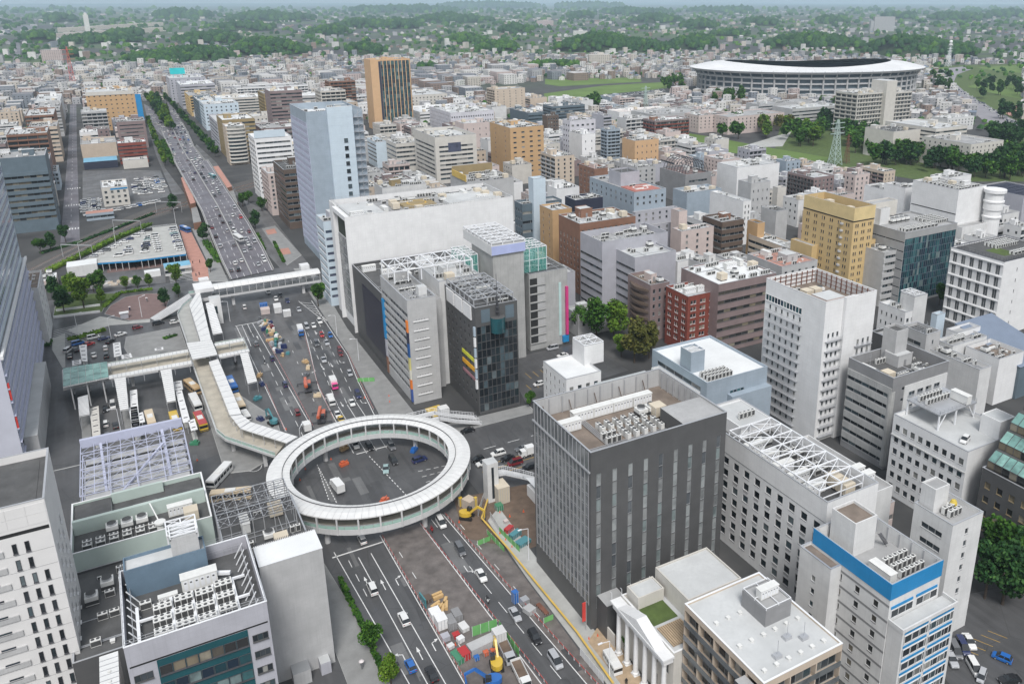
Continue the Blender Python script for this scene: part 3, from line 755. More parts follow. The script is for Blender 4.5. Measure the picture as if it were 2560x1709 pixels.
# ---------------------------------------------------------------- buildings, near to far
def bl(name,label,h,L,N,R,wall,roof=None,**k):
 x,y,W,D=rect(h,L,N,R)
 if 'W' in k:W=k.pop('W')
 if 'D' in k:D=k.pop('D')
 if 'dx' in k:x += k.pop('dx')
 return building(name,label,x,y,W,D,h,wall,roof,**k)
def dim(r):return r['_top']
# dark grey office by the ring
r=building('office_building','dark grey office tower with glazed left face and pale vertical window strips',73.6,127.9,34.8,26.4,43.5,M_DGREY,R_BROWN,
             F=('vstrip',dict(nx=9,w=1.15,zb=5,zt=38.2,nz=11,g=glass('pale_strip_glass',[(0,(.24,.25,.25)),(.4,(.30,.32,.32)),(.7,(.20,.24,.24)),(.88,(.10,.11,.12))],.15),d=.2)),S_=('curtain',dict(nx=15,nz=12,zb=6,zt=38.6,g=G_GREY,fm=M_FRAME,mx=.8,trans=.8)),par=4.6,clutter=0,cap=M_STEEL,lining=M_GREY)
zt=r['_top']
f=Face('S',0,0,34.8,26.4);b=MB()
for i in range(16):f.box(b,.8+i*1.653-.06,.8+i*1.653+.06,6,43.3,.002,.16)
f.box(b,.1,26.3,38.65,38.95,.002,.35,0);b.build('mullion_set',M_STEEL,r)
b=MB();f.quad(b,.9,25.5,39.05,43.2,.03);b.build('upper_glazing',G_GREY,r)
block(r,23.5,.35,zt,34.4,9.5,43.2,M_DGREY,'stair_block',R_GREY)
posts(r,[(.5+i*3.4,25.85) for i in range(10)]+[(34.3,10+i*2.4) for i in range(7)],zt,43.2,.2,M_STEEL)
for i in range(5):b=MB();b.bar((2.2+i*6.8,25.7,zt+3),(2.2+i*6.8,24.0,zt),.16);b.build('screen_brace',M_BROWN,r)
for i in range(3):unit(r,'cabinet',9.5+i*5.3,20.5,zt,0)
unit(r,'cabinet',4.6,17.5,zt);unit(r,'cabinet',25.5,20.5,zt)
units(r,'wide',14,8.2,zt,5,3,2.2,1.35,pi/2);units(r,'wide',10.5,13.2,zt,6,2,2.2,1.35,pi/2);units(r,'tall',9,8,zt,3,2,1.3,2.2);units(r,'tank',25.5,13.5,zt,1,1,1,1);units(r,'tower',22,15,zt,2,1,2.8,1)
b=MB()
for i in range(4):b.bar((3,6+i*.5,zt+.3),(24,6+i*.5,zt+.3),.14);b.bar((8.2+i*.4,5,zt+.45),(8.2+i*.4,19,zt+.45),.14)
b.build('pipework',M_STEEL,r)
block(r,1.5,-4.2,0,6.5,-.05,8.5,M_DGREY,'ground_floor_annex',R_GREY)
# white hospital-like block with steel grid over its roof
r=building('office_building','white block with square dark windows and white steel grid over its roof',118,105.5,15.2,47,30,M_WHITE,R_DARK,
             S_=('punch',dict(nx=12,nz=7,zb=1.5,zt=24.5,w=1.9,h=1.9,sill=.8,mx=.6,g=G_BLACK,fm=M_MGREY)),F=('punch',dict(nx=3,nz=6,zb=3,zt=24,w=1.6,g=G_BLACK)),par=3.4,clutter=0)
z=r['_top'];truss_frame(r,.5,3,13.6,33,z,4.4,2,8,.26,double=True)
for i in range(5):unit(r,'cabinet',4.2,8+i*5,z,0)
units(r,'tank',10,4.5,z,1,2,3.2,3.2);units(r,'wide',10,13,z,2,5,2.2,2.6);units(r,'tower',8.5,29,z,1,1,3,3)
block(r,5,34,z,14.7,46,z+3.2,M_WHITE,'plant_room',R_LGREY,.3);units(r,'tall',8,38,z+3.2,4,1,1.3,1)
b=MB();f=Face('S',0,0,15,47)
for j in range(3):
 for i in range(12):f.box(b,.6+(i+.5)*3.82-.8,.6+(i+.5)*3.82+.8,6.6+j*6.57-1.7,6.6+j*6.57-1.0,.002,.05)
stuff(b.build('louvre_set',M_GREY,r))
b=MB();f.box(b,0,47,24.9,25.05,.002,.06);b.build('string_course',M_MGREY,r)
block(r,15.26,3,0,24,30,24,M_OFFW,'rear_wing',R_GREY,.8);units(r,'cabinet',20,8,24,1,2,1,3);b=MB()
for i in range(6):b.bar((16.5+i*.5,3.5,24.8),(16.5+i*.5,25,24.8),.2)
b.build('pipework',M_WSTEEL,r)
# office with the blue roof screen
r=building('office_building','grey and white office with bright blue rooftop screen',110.2,81.7,13.9,19.6,29,M_OFFW,R_GREY,
             S_=('punch',dict(nx=4,nz=7,zb=.5,zt=24.6,w=1.15,h=1.45,g=G_WARM,fm=M_DGREY,mx=.8)),F=('blank',),par=3.2,clutter=0,cap=M_STEEL,lining=M_OFFW)
z=r['_top']
b=MB();b.box(-.1,-.1,25.6,14,-.001,29.1);b.box(-.1,-.001,25.6,-.001,19.7,29.1);b.build('blue_screen',M_BLUE,r)
f=Face('S',0,0,13.9,19.6);b=MB()
for j in range(7):f.box(b,0,19.6,.5+j*3.44+2.72,.5+j*3.44+3.25,.002,.03)
b.build('grey_band',M_MGREY,r)
f=Face('F',0,0,13.9,19.6)
for j in range(8):
 za=23.4-j*3.1
 for i in range(2):
  sign(r,f,.5+i*6.8,6.4+i*6.8,za,za+.55,.14 if j<1 else 3.54,M_BLUE,'blue_band') if j<1 else None
  f.window(r,.7+i*6.8,6.6+i*6.8,za-2.1,za-.35,-.01 if j<1 else -3.5,G_DARK,M_WFRAME,3)
b=MB();b.box(.2,-3.4,0,15.2,-.12,20.6);b.build('front_bay',M_OFFW,r)
b=MB();b.box(.1,-3.5,20.6,15.3,-3.2,21.5);b.box(.1,-3.2,20.6,.4,-.13,21.5);b.box(15.0,-3.2,20.6,15.3,-.13,21.5);b.build('terrace_parapet',M_OFFW,r)
b=MB();b.box(.4,-3.2,20.6,15.0,-.13,20.64);b.build('terrace_floor',R_LGREY,r)
f2=Face('F',.2,-3.4,15,3)
for j in range(7):
 za=20.2-j*3.1
 for i in range(2):
  sign(r,f2,.5+i*7.2,6.9+i*7.2,za,za+.5,.1,M_BLUE,'blue_band');f2.window(r,.6+i*7.2,7.0+i*7.2,za-2.2,za-.25,-.02,G_DARK,M_WFRAME,3)
units(r,'tall',6.6,3.2,z,5,3,1.35,2.0);unit(r,'cabinet',3.4,5.0,z,pi/2)
block(r,3.2,12.2,z,9.2,18.4,z+7,M_OFFW,'stair_tower',R_BROWN,.6);b=MB()
for i in range(9):b.bar((9.3+i*.28,11.6,z+3.4-i*.38),(10.3+i*.28,11.6,z+3.4-i*.38),.25,.05)
b.bar((9.3,11.2,z+3.4),(11.8,11.2,z),.08);b.build('steel_stair',M_DSTEEL,r)
posts(r,[(13.5,1+i*2.9) for i in range(7)]+[(.7+i*2.9,19.1) for i in range(5)],z,z+3.1,.22,M_STEEL)
building('stair_annex','',107.4,93.6,3.0,8.4,25.5,M_OFFW,R_BROWN,S_=('punch',dict(nx=1,nz=7,w=1.0,h=1.3,zb=1,zt=22)),F=('blank',),par=.5,clutter=0,root=r)
r=bl('office_building','narrow white tower with grey ribbon windows behind the blue-screened office',28.8,(12,1640,110),(12,1865,285),(12,2030,165),M_OFFW,R_GREY,
       S_=('ribbon',dict(nx=3,nz=7,mx=2.2,h=1.3,zb=2,zt=27)),F=('punch',dict(nx=1,nz=8,w=1.0,h=1.4,mx=4)),par=.9,clutter=0)
z=r['_top'];block(r,.8,5.5,z,5.2,9.0,z+5.5,M_OFFW,'stair_tower',R_GREY,.4);units(r,'tall',3,3,z,3,2,1.3,1.4);unit(r,'vent',6,5,z,0,2)
b=MB();b.lathe([(.0,z+2.4),(.5,z+2.3),(.75,z+1.7),(.75,z+1.2),(.5,z+.6),(0,z+.5)],6.0,4.6,12);b.build('yellow_tank',mat('yellow_plastic',(.6,.45,.08),.5),r)
for i in range(8):
 b=MB();b.cyl(9.62,3.2,2.4+i*3.1,3.4+i*3.1,1.5,14);b.build('round_balcony',M_OFFW,r)
# right edge: dark tower with stepped glass terraces
x,y=172,84
r=building('office_building','charcoal tower with three stepped sloping glass terraces on its shoulder',171,70,30,36,22,M_DGREY,R_DARK,
             S_=('punch',dict(nx=11,nz=5,w=1.5,h=1.7,zb=1,zt=20,g=G_WARM,fm=M_OLIVE)),F=('blank',),par=.4,clutter=0)
for j in range(3):
 z0=22.02+j*4.2;x0=1.0+j*3.4
 block(r,x0+2.6,.3,z0,29.6,35.6,z0+4.0,M_DGREY,'terrace_storey',R_DARK)
 for i in range(18):
  ya=.5+i*1.95
  g=MB();g.quad((x0,ya,z0+1.9),(x0,ya+1.85,z0+1.9),(x0+2.55,ya+1.85,z0+3.9),(x0+2.55,ya,z0+3.9));g.build('roof_pane',M_GREENG,r)
  g=MB();g.quad((x0,ya,z0),(x0,ya+1.85,z0),(x0,ya+1.85,z0+1.85),(x0,ya,z0+1.85));g.build('window_pane',G_WARM,r)
 g=MB()
 for i in range(19):g.bar((x0-.03,.45+i*1.95,z0),(x0-.03,.45+i*1.95,z0+1.9),.1);g.bar((x0-.03,.45+i*1.95,z0+1.93),(x0+2.5,.45+i*1.95,z0+3.93),.1)
 g.bar((x0-.03,.4,z0+1.9),(x0-.03,35.6,z0+1.9),.12);g.build('glazing_bar',M_DSTEEL,r)
block(r,12,.4,34.66,29.5,35.5,42,M_DGREY,'upper_block',R_DARK,.5)
# white block with cars parked on its roof
r=building('office_building','white block with square windows and a car park on its roof',171.1,110.3,19.5,23,24,M_WHITE,R_LGREY,
             S_=('punch',dict(nx=9,nz=6,w=1.45,h=1.75,zb=1,zt=22.3,g=G_DARK,fm=M_MGREY)),F=('blank',),par=1.1,clutter=0)
z=r['_top'];ROOFCAR=(171.1+5.5,110.3+5.0,z)
b=MB();b.box(4,12,z+4.3,19,22.6,z+4.6);b.build('upper_deck',M_STEEL,r)
b=MB()
for p in ((4.3,12.3),(11,12.3),(18.7,12.3),(4.3,22.3),(18.7,22.3)):b.bar((*p,z),(*p,z+4.3),.35)
b.bar((4.3,12.3,z+.3),(7,12.3,z+4.2),.2);b.bar((18.7,12.3,z+.3),(16,12.3,z+4.2),.2);b.build('deck_support',M_WSTEEL,r)
railing(r,4.1,12.1,18.9,22.5,z+4.6);units(r,'tall',6,20,z+4.6,7,1,1.3,1);units(r,'tall',6,17.6,z+4.6,7,1,1.3,1);unit(r,'cabinet',15.5,14.6,z+4.6,pi/2)
block(r,13.2,1.0,z,19.1,6.5,z+5,M_WHITE,'stair_tower',R_LGREY,.25)
f=Face('S',0,0,19,23);b=MB();f.box(b,0,23,17.9,18.2,.002,.35);b.build('ledge',M_GREY,r)
# grey banded office with rounded corner
r=building('office_building','grey banded office with mesh roof screen beside the white hotel',179.4,141.3,23.6,16.6,29.2,M_MGREY,R_DARK,
             S_=('ribbon',dict(nx=6,nz=7,h=1.25,zb=1,zt=25,mx=.2,g=G_BLACK,sill=1.0)),F=('ribbon',dict(nx=4,nz=2,mx=4,h=1.0,zb=20,zt=27)),par=3.2,clutter=9,seed=5,pm=M_GREY)
f=Face('S',0,0,23.6,16.6);b=MB()
for j in range(7):f.box(b,.15,16.4,1+j*3.43+2.3,1+j*3.43+4.35,.002,.22)
b.build('concrete_spandrel',M_CONC,r)
f2=Face('F',0,0,23.6,16.6);b=MB();f2.box(b,5,23.4,2,25.6,.002,.18);b.build('white_cladding',M_OFFW,r)
b=MB();b.cyl(.7,.7,1,24.8,1.0,14);b.build('rounded_corner',M_CONC,r)
f2=Face('F',0,-.2,23.6,16.6)
for i in range(4):f2.window(r,7+i*3.6,9.4+i*3.6,22,23.4,-.01,G_DARK,M_FRAME,2);f2.window(r,7+i*3.6,9.0+i*3.6,18.6,19.3,-.01,G_DARK,M_FRAME,2)
block(r,13,11,r['_top'],18,16,r['_top']+10,M_GREY,'lift_tower',R_DARK,.8)
# white business hotel
r=building('hotel','tall white hotel with grey fire-escape galleries and rust-streaked rooftop screen',173.4,163.1,21.2,25.9,46,M_WHITE,R_BROWN,
             S_=('escape',dict(nx=6,nz=12,zb=1.5,zt=38.6,mx=.6,x0=8.2,x1=25)),F=('escape',dict(nx=3,nz=11,zb=1.5,zt=36.5,mx=.5,x0=.8,x1=6.6)),par=4.6,clutter=0,cap=M_OFFW)
z=r['_top'];units(r,'tank',7,15,z,2,1,3.6,3);block(r,4.5,4,z,12,10.5,z+3.2,M_PINK,'plant_room',R_LGREY);unit(r,'tower',13.4,16,z);units(r,'tall',4,20,z,4,1,1.4,1)
b=MB()
for i in range(12):b.bar((20.7,1+i*2.15,z),(20.7,1+i*2.15,z+4.5),.22)
for i in range(9):b.bar((1+i*2.3,25.4,z),(1+i*2.3,25.4,z+4.5),.22)
for hh in (1.2,2.6,3.9):b.bar((20.6,.6,z+hh),(20.6,25.4,z+hh),.14);b.bar((.6,25.3,z+hh),(20.6,25.3,z+hh),.14)
b.build('screen_framing',M_RUST,r)
f=Face('S',0,0,21.2,25.9)
for i in range(12):f.window(r,9.4+i*1.35,10.65+i*1.35,39.0,41.0,-.02,G_TEAL,M_WFRAME)
f=Face('F',0,0,21.2,25.9)
for j in range(10):f.window(r,9.4,11.3,3+j*3.15,4.6+j*3.15,-.02,G_BLACK,M_WFRAME,2)
for j in range(9):
 b=MB();f.box(b,13.6,20.6,4.0+j*3.15,4.1+j*3.15,.01,.9);f.box(b,13.6,20.6,5.0+j*3.15,5.07+j*3.15,.84,.9);b.build('gallery_balcony',M_STEEL,r)
 for i in range(3):f.window(r,14.5+i*2.2,15.3+i*2.2,4.6+j*3.15,6.1+j*3.15,-.02,G_DARK,M_FRAME)
block(r,7.2,-1.1,0,12.0,-.01,46.2,M_WHITE,'shaft',R_DARK,.3)
# blue-grey low office with white roof
r=building('office_building','blue-grey office with bare white roof in front of the hotel',141.7,176.9,23.5,29,22,M_BLUEG,R_WHITE,
             F=('ribbon',dict(nx=4,nz=4,mx=9,h=1.6,zb=2,zt=19,g=G_TEAL)),S_=('ribbon',dict(nx=5,nz=5,mx=3)),par=.7,clutter=0,cap=M_BLUEG)
z=r['_top'];block(r,.6,9,z,5.8,14.5,z+6.4,M_BLUEG,'lift_tower',R_LGREY,.5);units(r,'tall',2,2,z,7,3,1.4,1.7);truss_frame(r,.7,9.1,5.7,14.4,z+6.4,.6,1,2,.15)
block(r,-3.0,3,0,-.05,25,17.5,M_OFFW,'side_wing',R_LGREY,.3)
b=MB();b.box(8,-2.4,0,23.5,-.02,16.5);b.build('lower_wing',M_BLUEG,r)
# low white block with green roof and the steel-topped cube
r=building('office_building','low white block with pale green flat roof behind the dark tower',120,181,19,25,15,M_WHITE,R_GREEN,S_=('ribbon',dict(nx=6,mx=4)),par=.9,clutter=5,pent=False)
railing(r,1,1,18,24,r['_top'])
r=bl('office_building','white block topped by a cube with open steel lattice lid',17,(8,1445,340),(8,1545,405),(8,1760,330),M_WHITE,R_WHITE,S_=('punch',dict(nx=5,nz=4,w=.8)),F=('punch',dict(nx=4,nz=3)),par=.6,clutter=0,D=16)
z=r['_top'];block(r,10.5,7,z,17.8,15,z+6.5,M_WHITE,'cube',R_GREY,.3);truss_frame(r,10.6,7.1,17.7,14.9,z+6.6,.6,2,2,.25,legs=False)
# colonnaded wedding hall
WX,WY,WW,WD,WH=74.3,101.6,24,18.6,13.4
r=building('wedding_hall','cream neoclassical hall with tall white columns and triangular pediment',WX+2.2,WY,WW-2.2,WD,WH,M_CREAM,R_LGREY,
             S_=('punch',dict(nx=5,nz=2,w=1.2,h=2.6,zb=.8,zt=11.5,g=G_WARM)),F=('punch',dict(nx=5,nz=2,w=1.1,h=2.2,zb=1,zt=11)),par=.8,clutter=0,cat='hall',cap=M_WHITE)
for i in range(6):
 c=MB();yy=1.2+i*3.25
 c.lathe([(.75,.3),(.75,.7),(.55,.9),(.5,6),(.44,10.4),(.62,10.7),(.62,11.0)],-1.3,yy,14);c.box(-2.0,yy-.75,0,-.6,yy+.75,.3);c.box(-1.95,yy-.65,11,-.65,yy+.65,11.3);c.build('column',M_WHITE,r)
b=MB();b.box(-2.2,.1,11.3,-.05,WD-.1,12.5);b.box(-2.6,-.3,12.5,-.05,WD+.3,12.95);b.build('entablature',M_WHITE,r)
b=MB();y0,y1,zz=2.4,WD-2.4,12.96
for a,c in ((-2.5,-.1),):
 b.tri((a,y0,zz),(a,y1,zz),(a,(y0+y1)/2,zz+2.3));b.quad((a,y0,zz),(c,y0,zz),(c,(y0+y1)/2,zz+2.3),(a,(y0+y1)/2,zz+2.3));b.quad((a,y1,zz),(c,y1,zz),(c,(y0+y1)/2,zz+2.3),(a,(y0+y1)/2,zz+2.3));b.tri((c,y0,zz),(c,y1,zz),(c,(y0+y1)/2,zz+2.3))
b.build('pediment',M_WHITE,r)
b=MB();b.box(1.2,8.5,WH-.78,7,17.4,WH-.72);b.build('roof_lawn',A_GRASS,r)
block(r,1.0,13.9,WH-.7,7.3,18.2,WH+1.8,M_CREAM,'roof_pavilion',R_LGREY,.3)
block(r,8,6.6,WH-.7,WW-2.6,WD-.4,WH+3.6,M_CREAM,'roof_storey',R_LGREY,.4)
b=MB()
for i in range(10):
 x=-2.3+i*2.4;b.bar((x,WD+.1,WH-.3),(x,WD+.1,WH+1.3),.07);b.bar((x,WD+.1,WH+1.3),(x,WD+.7,WH+1.3),.06)
b.build('roof_lamp_post',M_WSTEEL,r)
b=MB()
for i in range(12):b.box(1.3+i*.48,2.0,WH-.7,1.62+i*.48,7.6,WH-.5)
b.build('pergola',A_TAN,r)
sheet('forecourt',[(71.2,100),(74.6,100),(76.4,119),(82,121),(82,127.6),(74.9,127.6),(71.3,125.2)],.118,A_TAN)
b=MB();b.box(0,0,0,.3,6.4,3.2);b.box(.3,6.1,0,6,6.4,3.2);o=b.build('garden_wall',M_CREAM,None,(75.2,120.9,.1));tag(o,'cream screen wall beside the colonnaded hall forecourt','wall')
# beige apartment block with grey roof, bottom right
r=building('apartment_block','beige apartment block with flat grey roof and dark glazed balconies',78.4,79.6,17.8,21.8,24,M_BEIGE,R_LGREY,
             S_=('balcony',dict(nx=5,nz=6,zb=3,zt=22.8,dep=1.2,rail=G_GREY,bm=M_BROWN)),F=('balcony',dict(nx=3,nz=6,zb=3,zt=22.6,rail=G_GREY,bm=M_BROWN)),par=.35,clutter=0,cap=M_WSTEEL)
z=r['_top'];block(r,9,10,z,15,16.5,z+3.4,M_MGREY,'roof_enclosure',R_GREY,.1);truss_frame(r,9.1,10.1,14.9,16.4,z+3.4,.5,2,2,.12,diag=False)
unit(r,'cabinet',12,13.2,z+3.42,0,.8)
for i in range(6):
 for j in range(3):
  if not (7.5<2+i*2.7<16 and 9<2.2+j*6.4<17):unit(r,'vent',2+i*2.7,2.2+j*6.4,z,0,.8)
b=MB()
for x,y in ((10.5,6),(13,4.5),(6,3.5)):b.box(x-.7,y-.5,z,x+.7,y+.5,z+.7);b.bar((x,y,z+.7),(x,y,z+3.6),.07)
b.build('antenna_mast',M_STEEL,r)
block(r,-2.2,.5,0,-.02,4.6,22,M_DSTEEL,'stair_core',R_GREY)
# store with rooftop plant, bottom left
r=building('store','lavender-grey store with rooftop deck crowded with air conditioners',-11.1,132.9,22.1,22.1,30,M_LILAC,R_DARK,F=('blank',),E=('blank',),S_=('blank',),par=3.0,clutter=0,cap=M_WSTEEL)
z=r['_top'];f=Face('F',0,0,22.1,22)
rows=[(3+j*3.5,5.4+j*3.5) for j in range(7)]
b=MB();f.box(b,4.2,18.4,.3,25.6,.002,.1);b.build('curtain_wall',mat('teal_spandrel_panel',(.01,.075,.09),.2,spec=.6),r)
f3=Face('F',0,-.1,22.1,22)
for j in range(7):
 for i in range(7):f3.window(r,4.4+i*2.0,6.3+i*2.0,1.4+j*3.5,3.3+j*3.5,-.01,G_TEAL if (i*3+j) % 3 else G_WARM,M_DSTEEL)
 for x0,x1 in ((.6,3.4),(19,21.6)):f.window(r,x0,x1,1.6+j*3.5,3.0+j*3.5,-.02,G_DARK,M_DGREY,3)
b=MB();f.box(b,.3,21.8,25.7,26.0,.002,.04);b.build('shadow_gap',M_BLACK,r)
for gx,gy in ((5.0,2.2),(8.4,2.6),(11.8,2.2),(15.2,3.0),(5.0,5.6),(8.4,6.2),(11.8,5.8),(15.2,6.6),(5.2,9.0),(8.6,9.6),(12,9.4),(15.2,10.2)):
 units(r,'tall',gx,gy,z+.4,3,2,.98,1.0)
unit(r,'cabinet',12.6,14.6,z,0,1.15);unit(r,'cabinet',7.2,12.8,z,0,.6);unit(r,'wide',3.6,12.8,z)
b=MB()
for x in (2.2,7.6,11.0,14.4,17.8):b.bar((x,1.2,z+1.2),(x,12,z+1.2),.5,.35)
for x,y in ((17.8,12),(17.8,6)):b.bar((x,y,z+1.2),(20,y,z+1.2),.4)
b.bar((2.2,8,z+1.2),(5,8,z+1.2),.4);b.bar((17.8,13.5,z+1.6),(11,17,z+1.6),.6);b.build('duct_run',M_WSTEEL,r)
b=MB()
for i in range(9):b.bar((.9,1.5+i*2.3,z+2.9),(2.6,1.5+i*2.3,z),.16);b.bar((20.9,1.5+i*2.3,z+2.9),(19.2,1.5+i*2.3,z),.16)
b.build('screen_brace',M_WSTEEL,r);railing(r,1.4,.8,20.6,21,z+1.0);railing(r,.15,.15,21.95,21.9,30.1,1.0)
block(r,1.0,17.2,z,14.5,21.7,z+5.2,mat('steel_blue_wall',(.13,.19,.25),.6),'plant_room',R_LGREY,.6);block(r,9,17.6,z+5.21,13.6,21.4,z+9,M_GREY,'lift_tower',R_LGREY,.3);truss_frame(r,9.1,17.7,13.5,21.3,z+9,.8,1,3,.2)
r=building('store_annex','blank pale grey windowless tower block beside the lavender store',11.7,146.5,11.7,7.2,27.7,M_GREY,R_WHITE,par=0,clutter=0,cat='building')
b=MB()
for i in range(34):b.box(.2+i*.34,6.9,27.7,.3+i*.34,7.2,28.1)
b.build('louvre',M_DSTEEL,r);b=MB();b.box(-.06,-.06,27.7,11.76,.06,27.8);b.box(-.06,.06,27.7,.06,6.8,27.8);b.box(11.64,.06,27.7,11.76,6.8,27.8);b.build('parapet_cap',M_WSTEEL,r)
block(r,3,-3,0,6.4,-.02,3.2,M_GREY,'porch',M_FRAME);block(r,8.4,-2.4,0,10.4,-.02,2.8,M_LILAC,'service_box')
# cream tower, bottom-left corner
r=building('office_building','cream panelled tower with slit windows in the bottom left corner',-68,159.5,47.8,20.2,46,mat('pale_cream_panel',(.68,.67,.66),.7,var=.05),R_DARK,F=('blank',),E=('blank',),par=1.5,clutter=0)
f=Face('F',0,0,47.8,20.2);pm=CACHE.setdefault('panel',None);b=MB();b.box(-1.46,-.06,0,1.46,0,1.96);pan=b.mesh('panel',mat('pale_cream_panel',(1,1,1)))
for j in range(2):
 for i in range(8):link('wall_panel',pan,r,(47.8-1.6-i*3.0,-.002,41.4+j*2.0))
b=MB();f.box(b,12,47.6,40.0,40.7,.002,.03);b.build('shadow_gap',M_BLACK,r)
for j in range(11):
 z0=36.6-j*3.35
 b=MB();f.box(b,14,40.2,z0-.1,z0+1.0,.002,.28);b.build('balcony_front',M_GREY,r)
 for i in range(5):
  x0=20+i*4.1;f.window(r,x0,x0+2.2,z0+1.0,z0+1.35,-.02,G_TEAL,M_DSTEEL)
 b=MB();f.box(b,40.4,47.7,z0-.55,z0-.5,.002,.02);b.build('panel_joint',M_MGREY,r)
 for i in range(3 if j>1 else 2):f.window(r,41.6+i*1.9,42.3+i*1.9,z0-.1,z0+1.9,-.02,G_BLACK,M_DSTEEL)
b=MB()
for k in range(6):f.box(b,40.4-6*k-.02,40.4-6*k+.02,41.2,45.9,.002,.02)
b.build('panel_joint',M_MGREY,r)
f=Face('E',0,0,47.8,20.2)
for j in range(9):
 for i in range(3):f.window(r,3+i*5,4.2+i*5,6+j*3.35,7.8+j*3.35,-.02,G_DARK,M_WFRAME)
b=MB();b.box(38.5,1.2,44.52,46.2,18.6,44.6);b.build('dark_roof_well',R_DARK,r);truss_frame(r,20,2,38,19,44.5,2.4,5,4,.2,M_LSTEEL)
b=MB();b.bar((35.5,12,44.5),(35.5,12,56),.16);b.bar((35.2,12,51),(35.8,12,51),.5);b.build('lightning_rod',M_DSTEEL,r)
r=building('office_building','pale cream slim louvred stair roof between cream tower and lavender store',-16.4,128,3.0,22,17,M_CREAM,R_WHITE,par=0,clutter=0)
for i in range(16):b=MB();b.box(0,.2+i*1.35,17.0,3.0,.28+i*1.35,17.12);b.build('seam',M_STEEL,r)
for i in range(6):unit(r,'vent',1.5,4+i*2.6,16.9,0,.55)
# tall left tower
r=building('department_store','huge blue-lavender tower with striped cladding filling the left edge',-85,262,49.4,108,37,mat('lavender_cladding',(.52,.53,.60),.5,var=.06),R_LGREY,F=('blank',),E=('ribbon',dict(nz=8,nx=36,zb=3,zt=36,h=2.3,sill=.8,g=G_PALE,fm=M_LSTEEL,d=.3)),par=.3,clutter=0)
building('tower','',-86,264,49.8,102,74,mat('pale_blue_cladding',(.54,.61,.66),.45,var=.06),R_LGREY,E=('ribbon',dict(nz=10,nx=28,zb=38.5,zt=73.5,h=2.5,sill=.6,g=G_PALE,fm=M_LSTEEL,d=.25)),z0=37.01,par=.8,clutter=0,root=r)
f=Face('E',0,0,49.4,108);b=MB();f.box(b,-.3,108.3,36.4,37.4,.002,.7);b.build('white_ledge',M_WHITE,r)
for j in range(8):b=MB();f.box(b,.1,107.9,2.6+j*4.1,3.0+j*4.1,.002,.55);b.build('sun_shade',M_LSTEEL,r)
sg=mat('red_sign',(.62,.06,.05),.5);sign(r,f,.3,1.1,24,29,.5,sg);sign(r,f,.3,1.1,15,19,.5,sg)
block(r,49.5,6,0,53.0,66,9.5,M_GREY,'low_wing',R_LGREY)
building('department_store','white end block with coloured sign squares beyond the left tower',-42,371,8.5,26,24,M_OFFW,R_BROWN,E=('punch',dict(nx=3,nz=5,w=2.0,h=1.6)),par=.8,clutter=3)
# ---------------------------------------------------------------- avenue front, middle distance
r=building('department_store','big white windowless slab with grey glazed end facing the avenue',76.0,323,71,32.5,49,M_WHITE,R_GREY,F=('blank',),S_=('blank',),par=2.6,clutter=26,seed=3,pent=False,cap=M_OFFW)
f=Face('S',0,0,71,32.5);z=r['_top']
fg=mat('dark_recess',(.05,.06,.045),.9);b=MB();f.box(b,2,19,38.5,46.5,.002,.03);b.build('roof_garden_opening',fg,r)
b=MB();f.box(b,.6,20,4,38,.002,.05);b.build('glazed_end',M_MGREY,r)
f4=Face('S',-.06,0,71,32.5)
for j in range(9):
 for i in range(8):f4.window(r,.8+i*2.38,3.1+i*2.38,4.3+j*3.72,7.8+j*3.72,-.005,G_GREY,M_FRAME)
b=MB();f.box(b,0,.5,0,49,.002,1.6);f.box(b,20.2,21,0,49,.002,1.6);f.box(b,.5,20.2,47.2,49,.002,1.6);b.build('white_frame',M_WHITE,r)
b=MB();b.box(26,10,z+.02,40,22,z+1.2);b.build('helipad',M_OLIVE,r)
b=MB()
for k in range(20):line(b,(33+4*cos(k*pi/10),16+4*sin(k*pi/10)),(33+4*cos((k+1)*pi/10),16+4*sin((k+1)*pi/10)),.5,z+1.21)
b.build('helipad_ring',L_YELLOW,r)
block(r,44,6,z,68,24,z+1.6,M_OFFW,'plant_deck',R_LGREY);block(r,2,3,z,16,28,z+1.4,M_OFFW,'plant_deck',R_LGREY);railing(r,.6,.6,70.4,31.9,49,1.2);b=MB();b.box(.35,.35,z+.01,70.6,2.6,z+.06);b.box(.35,29.8,z+.01,70.6,32.1,z+.06);b.build('dark_gutter',R_DARK,r)
b=MB();Face('F',0,0,71,32).box(b,0,71,28.5,28.7,.002,.05);b.build('joint_line',M_GREY,r)
r=building('department_store','low dark block with black perforated front between white slab and grey tower',75.2,277,40,44.5,30,M_DGREY,R_DARK,S_=('blank',),par=1.2,clutter=10,seed=21,pm=M_WHITE)
f=Face('S',0,0,40,44.5)
b=MB();f.box(b,4,30,5,26,.002,.3);b.build('perforated_screen',mat('navy_screen',(.018,.017,.035),.4,var=.3,scale=1.5),r)
sign(r,f,.2,2.0,14,29,.8,M_BLUE,'blue_sign');sign(r,f,.2,2.0,7,13.6,.7,M_LILAC,'pale_sign');sign(r,f,.2,2.0,.5,6.6,.7,M_BRICK,'brown_sign')
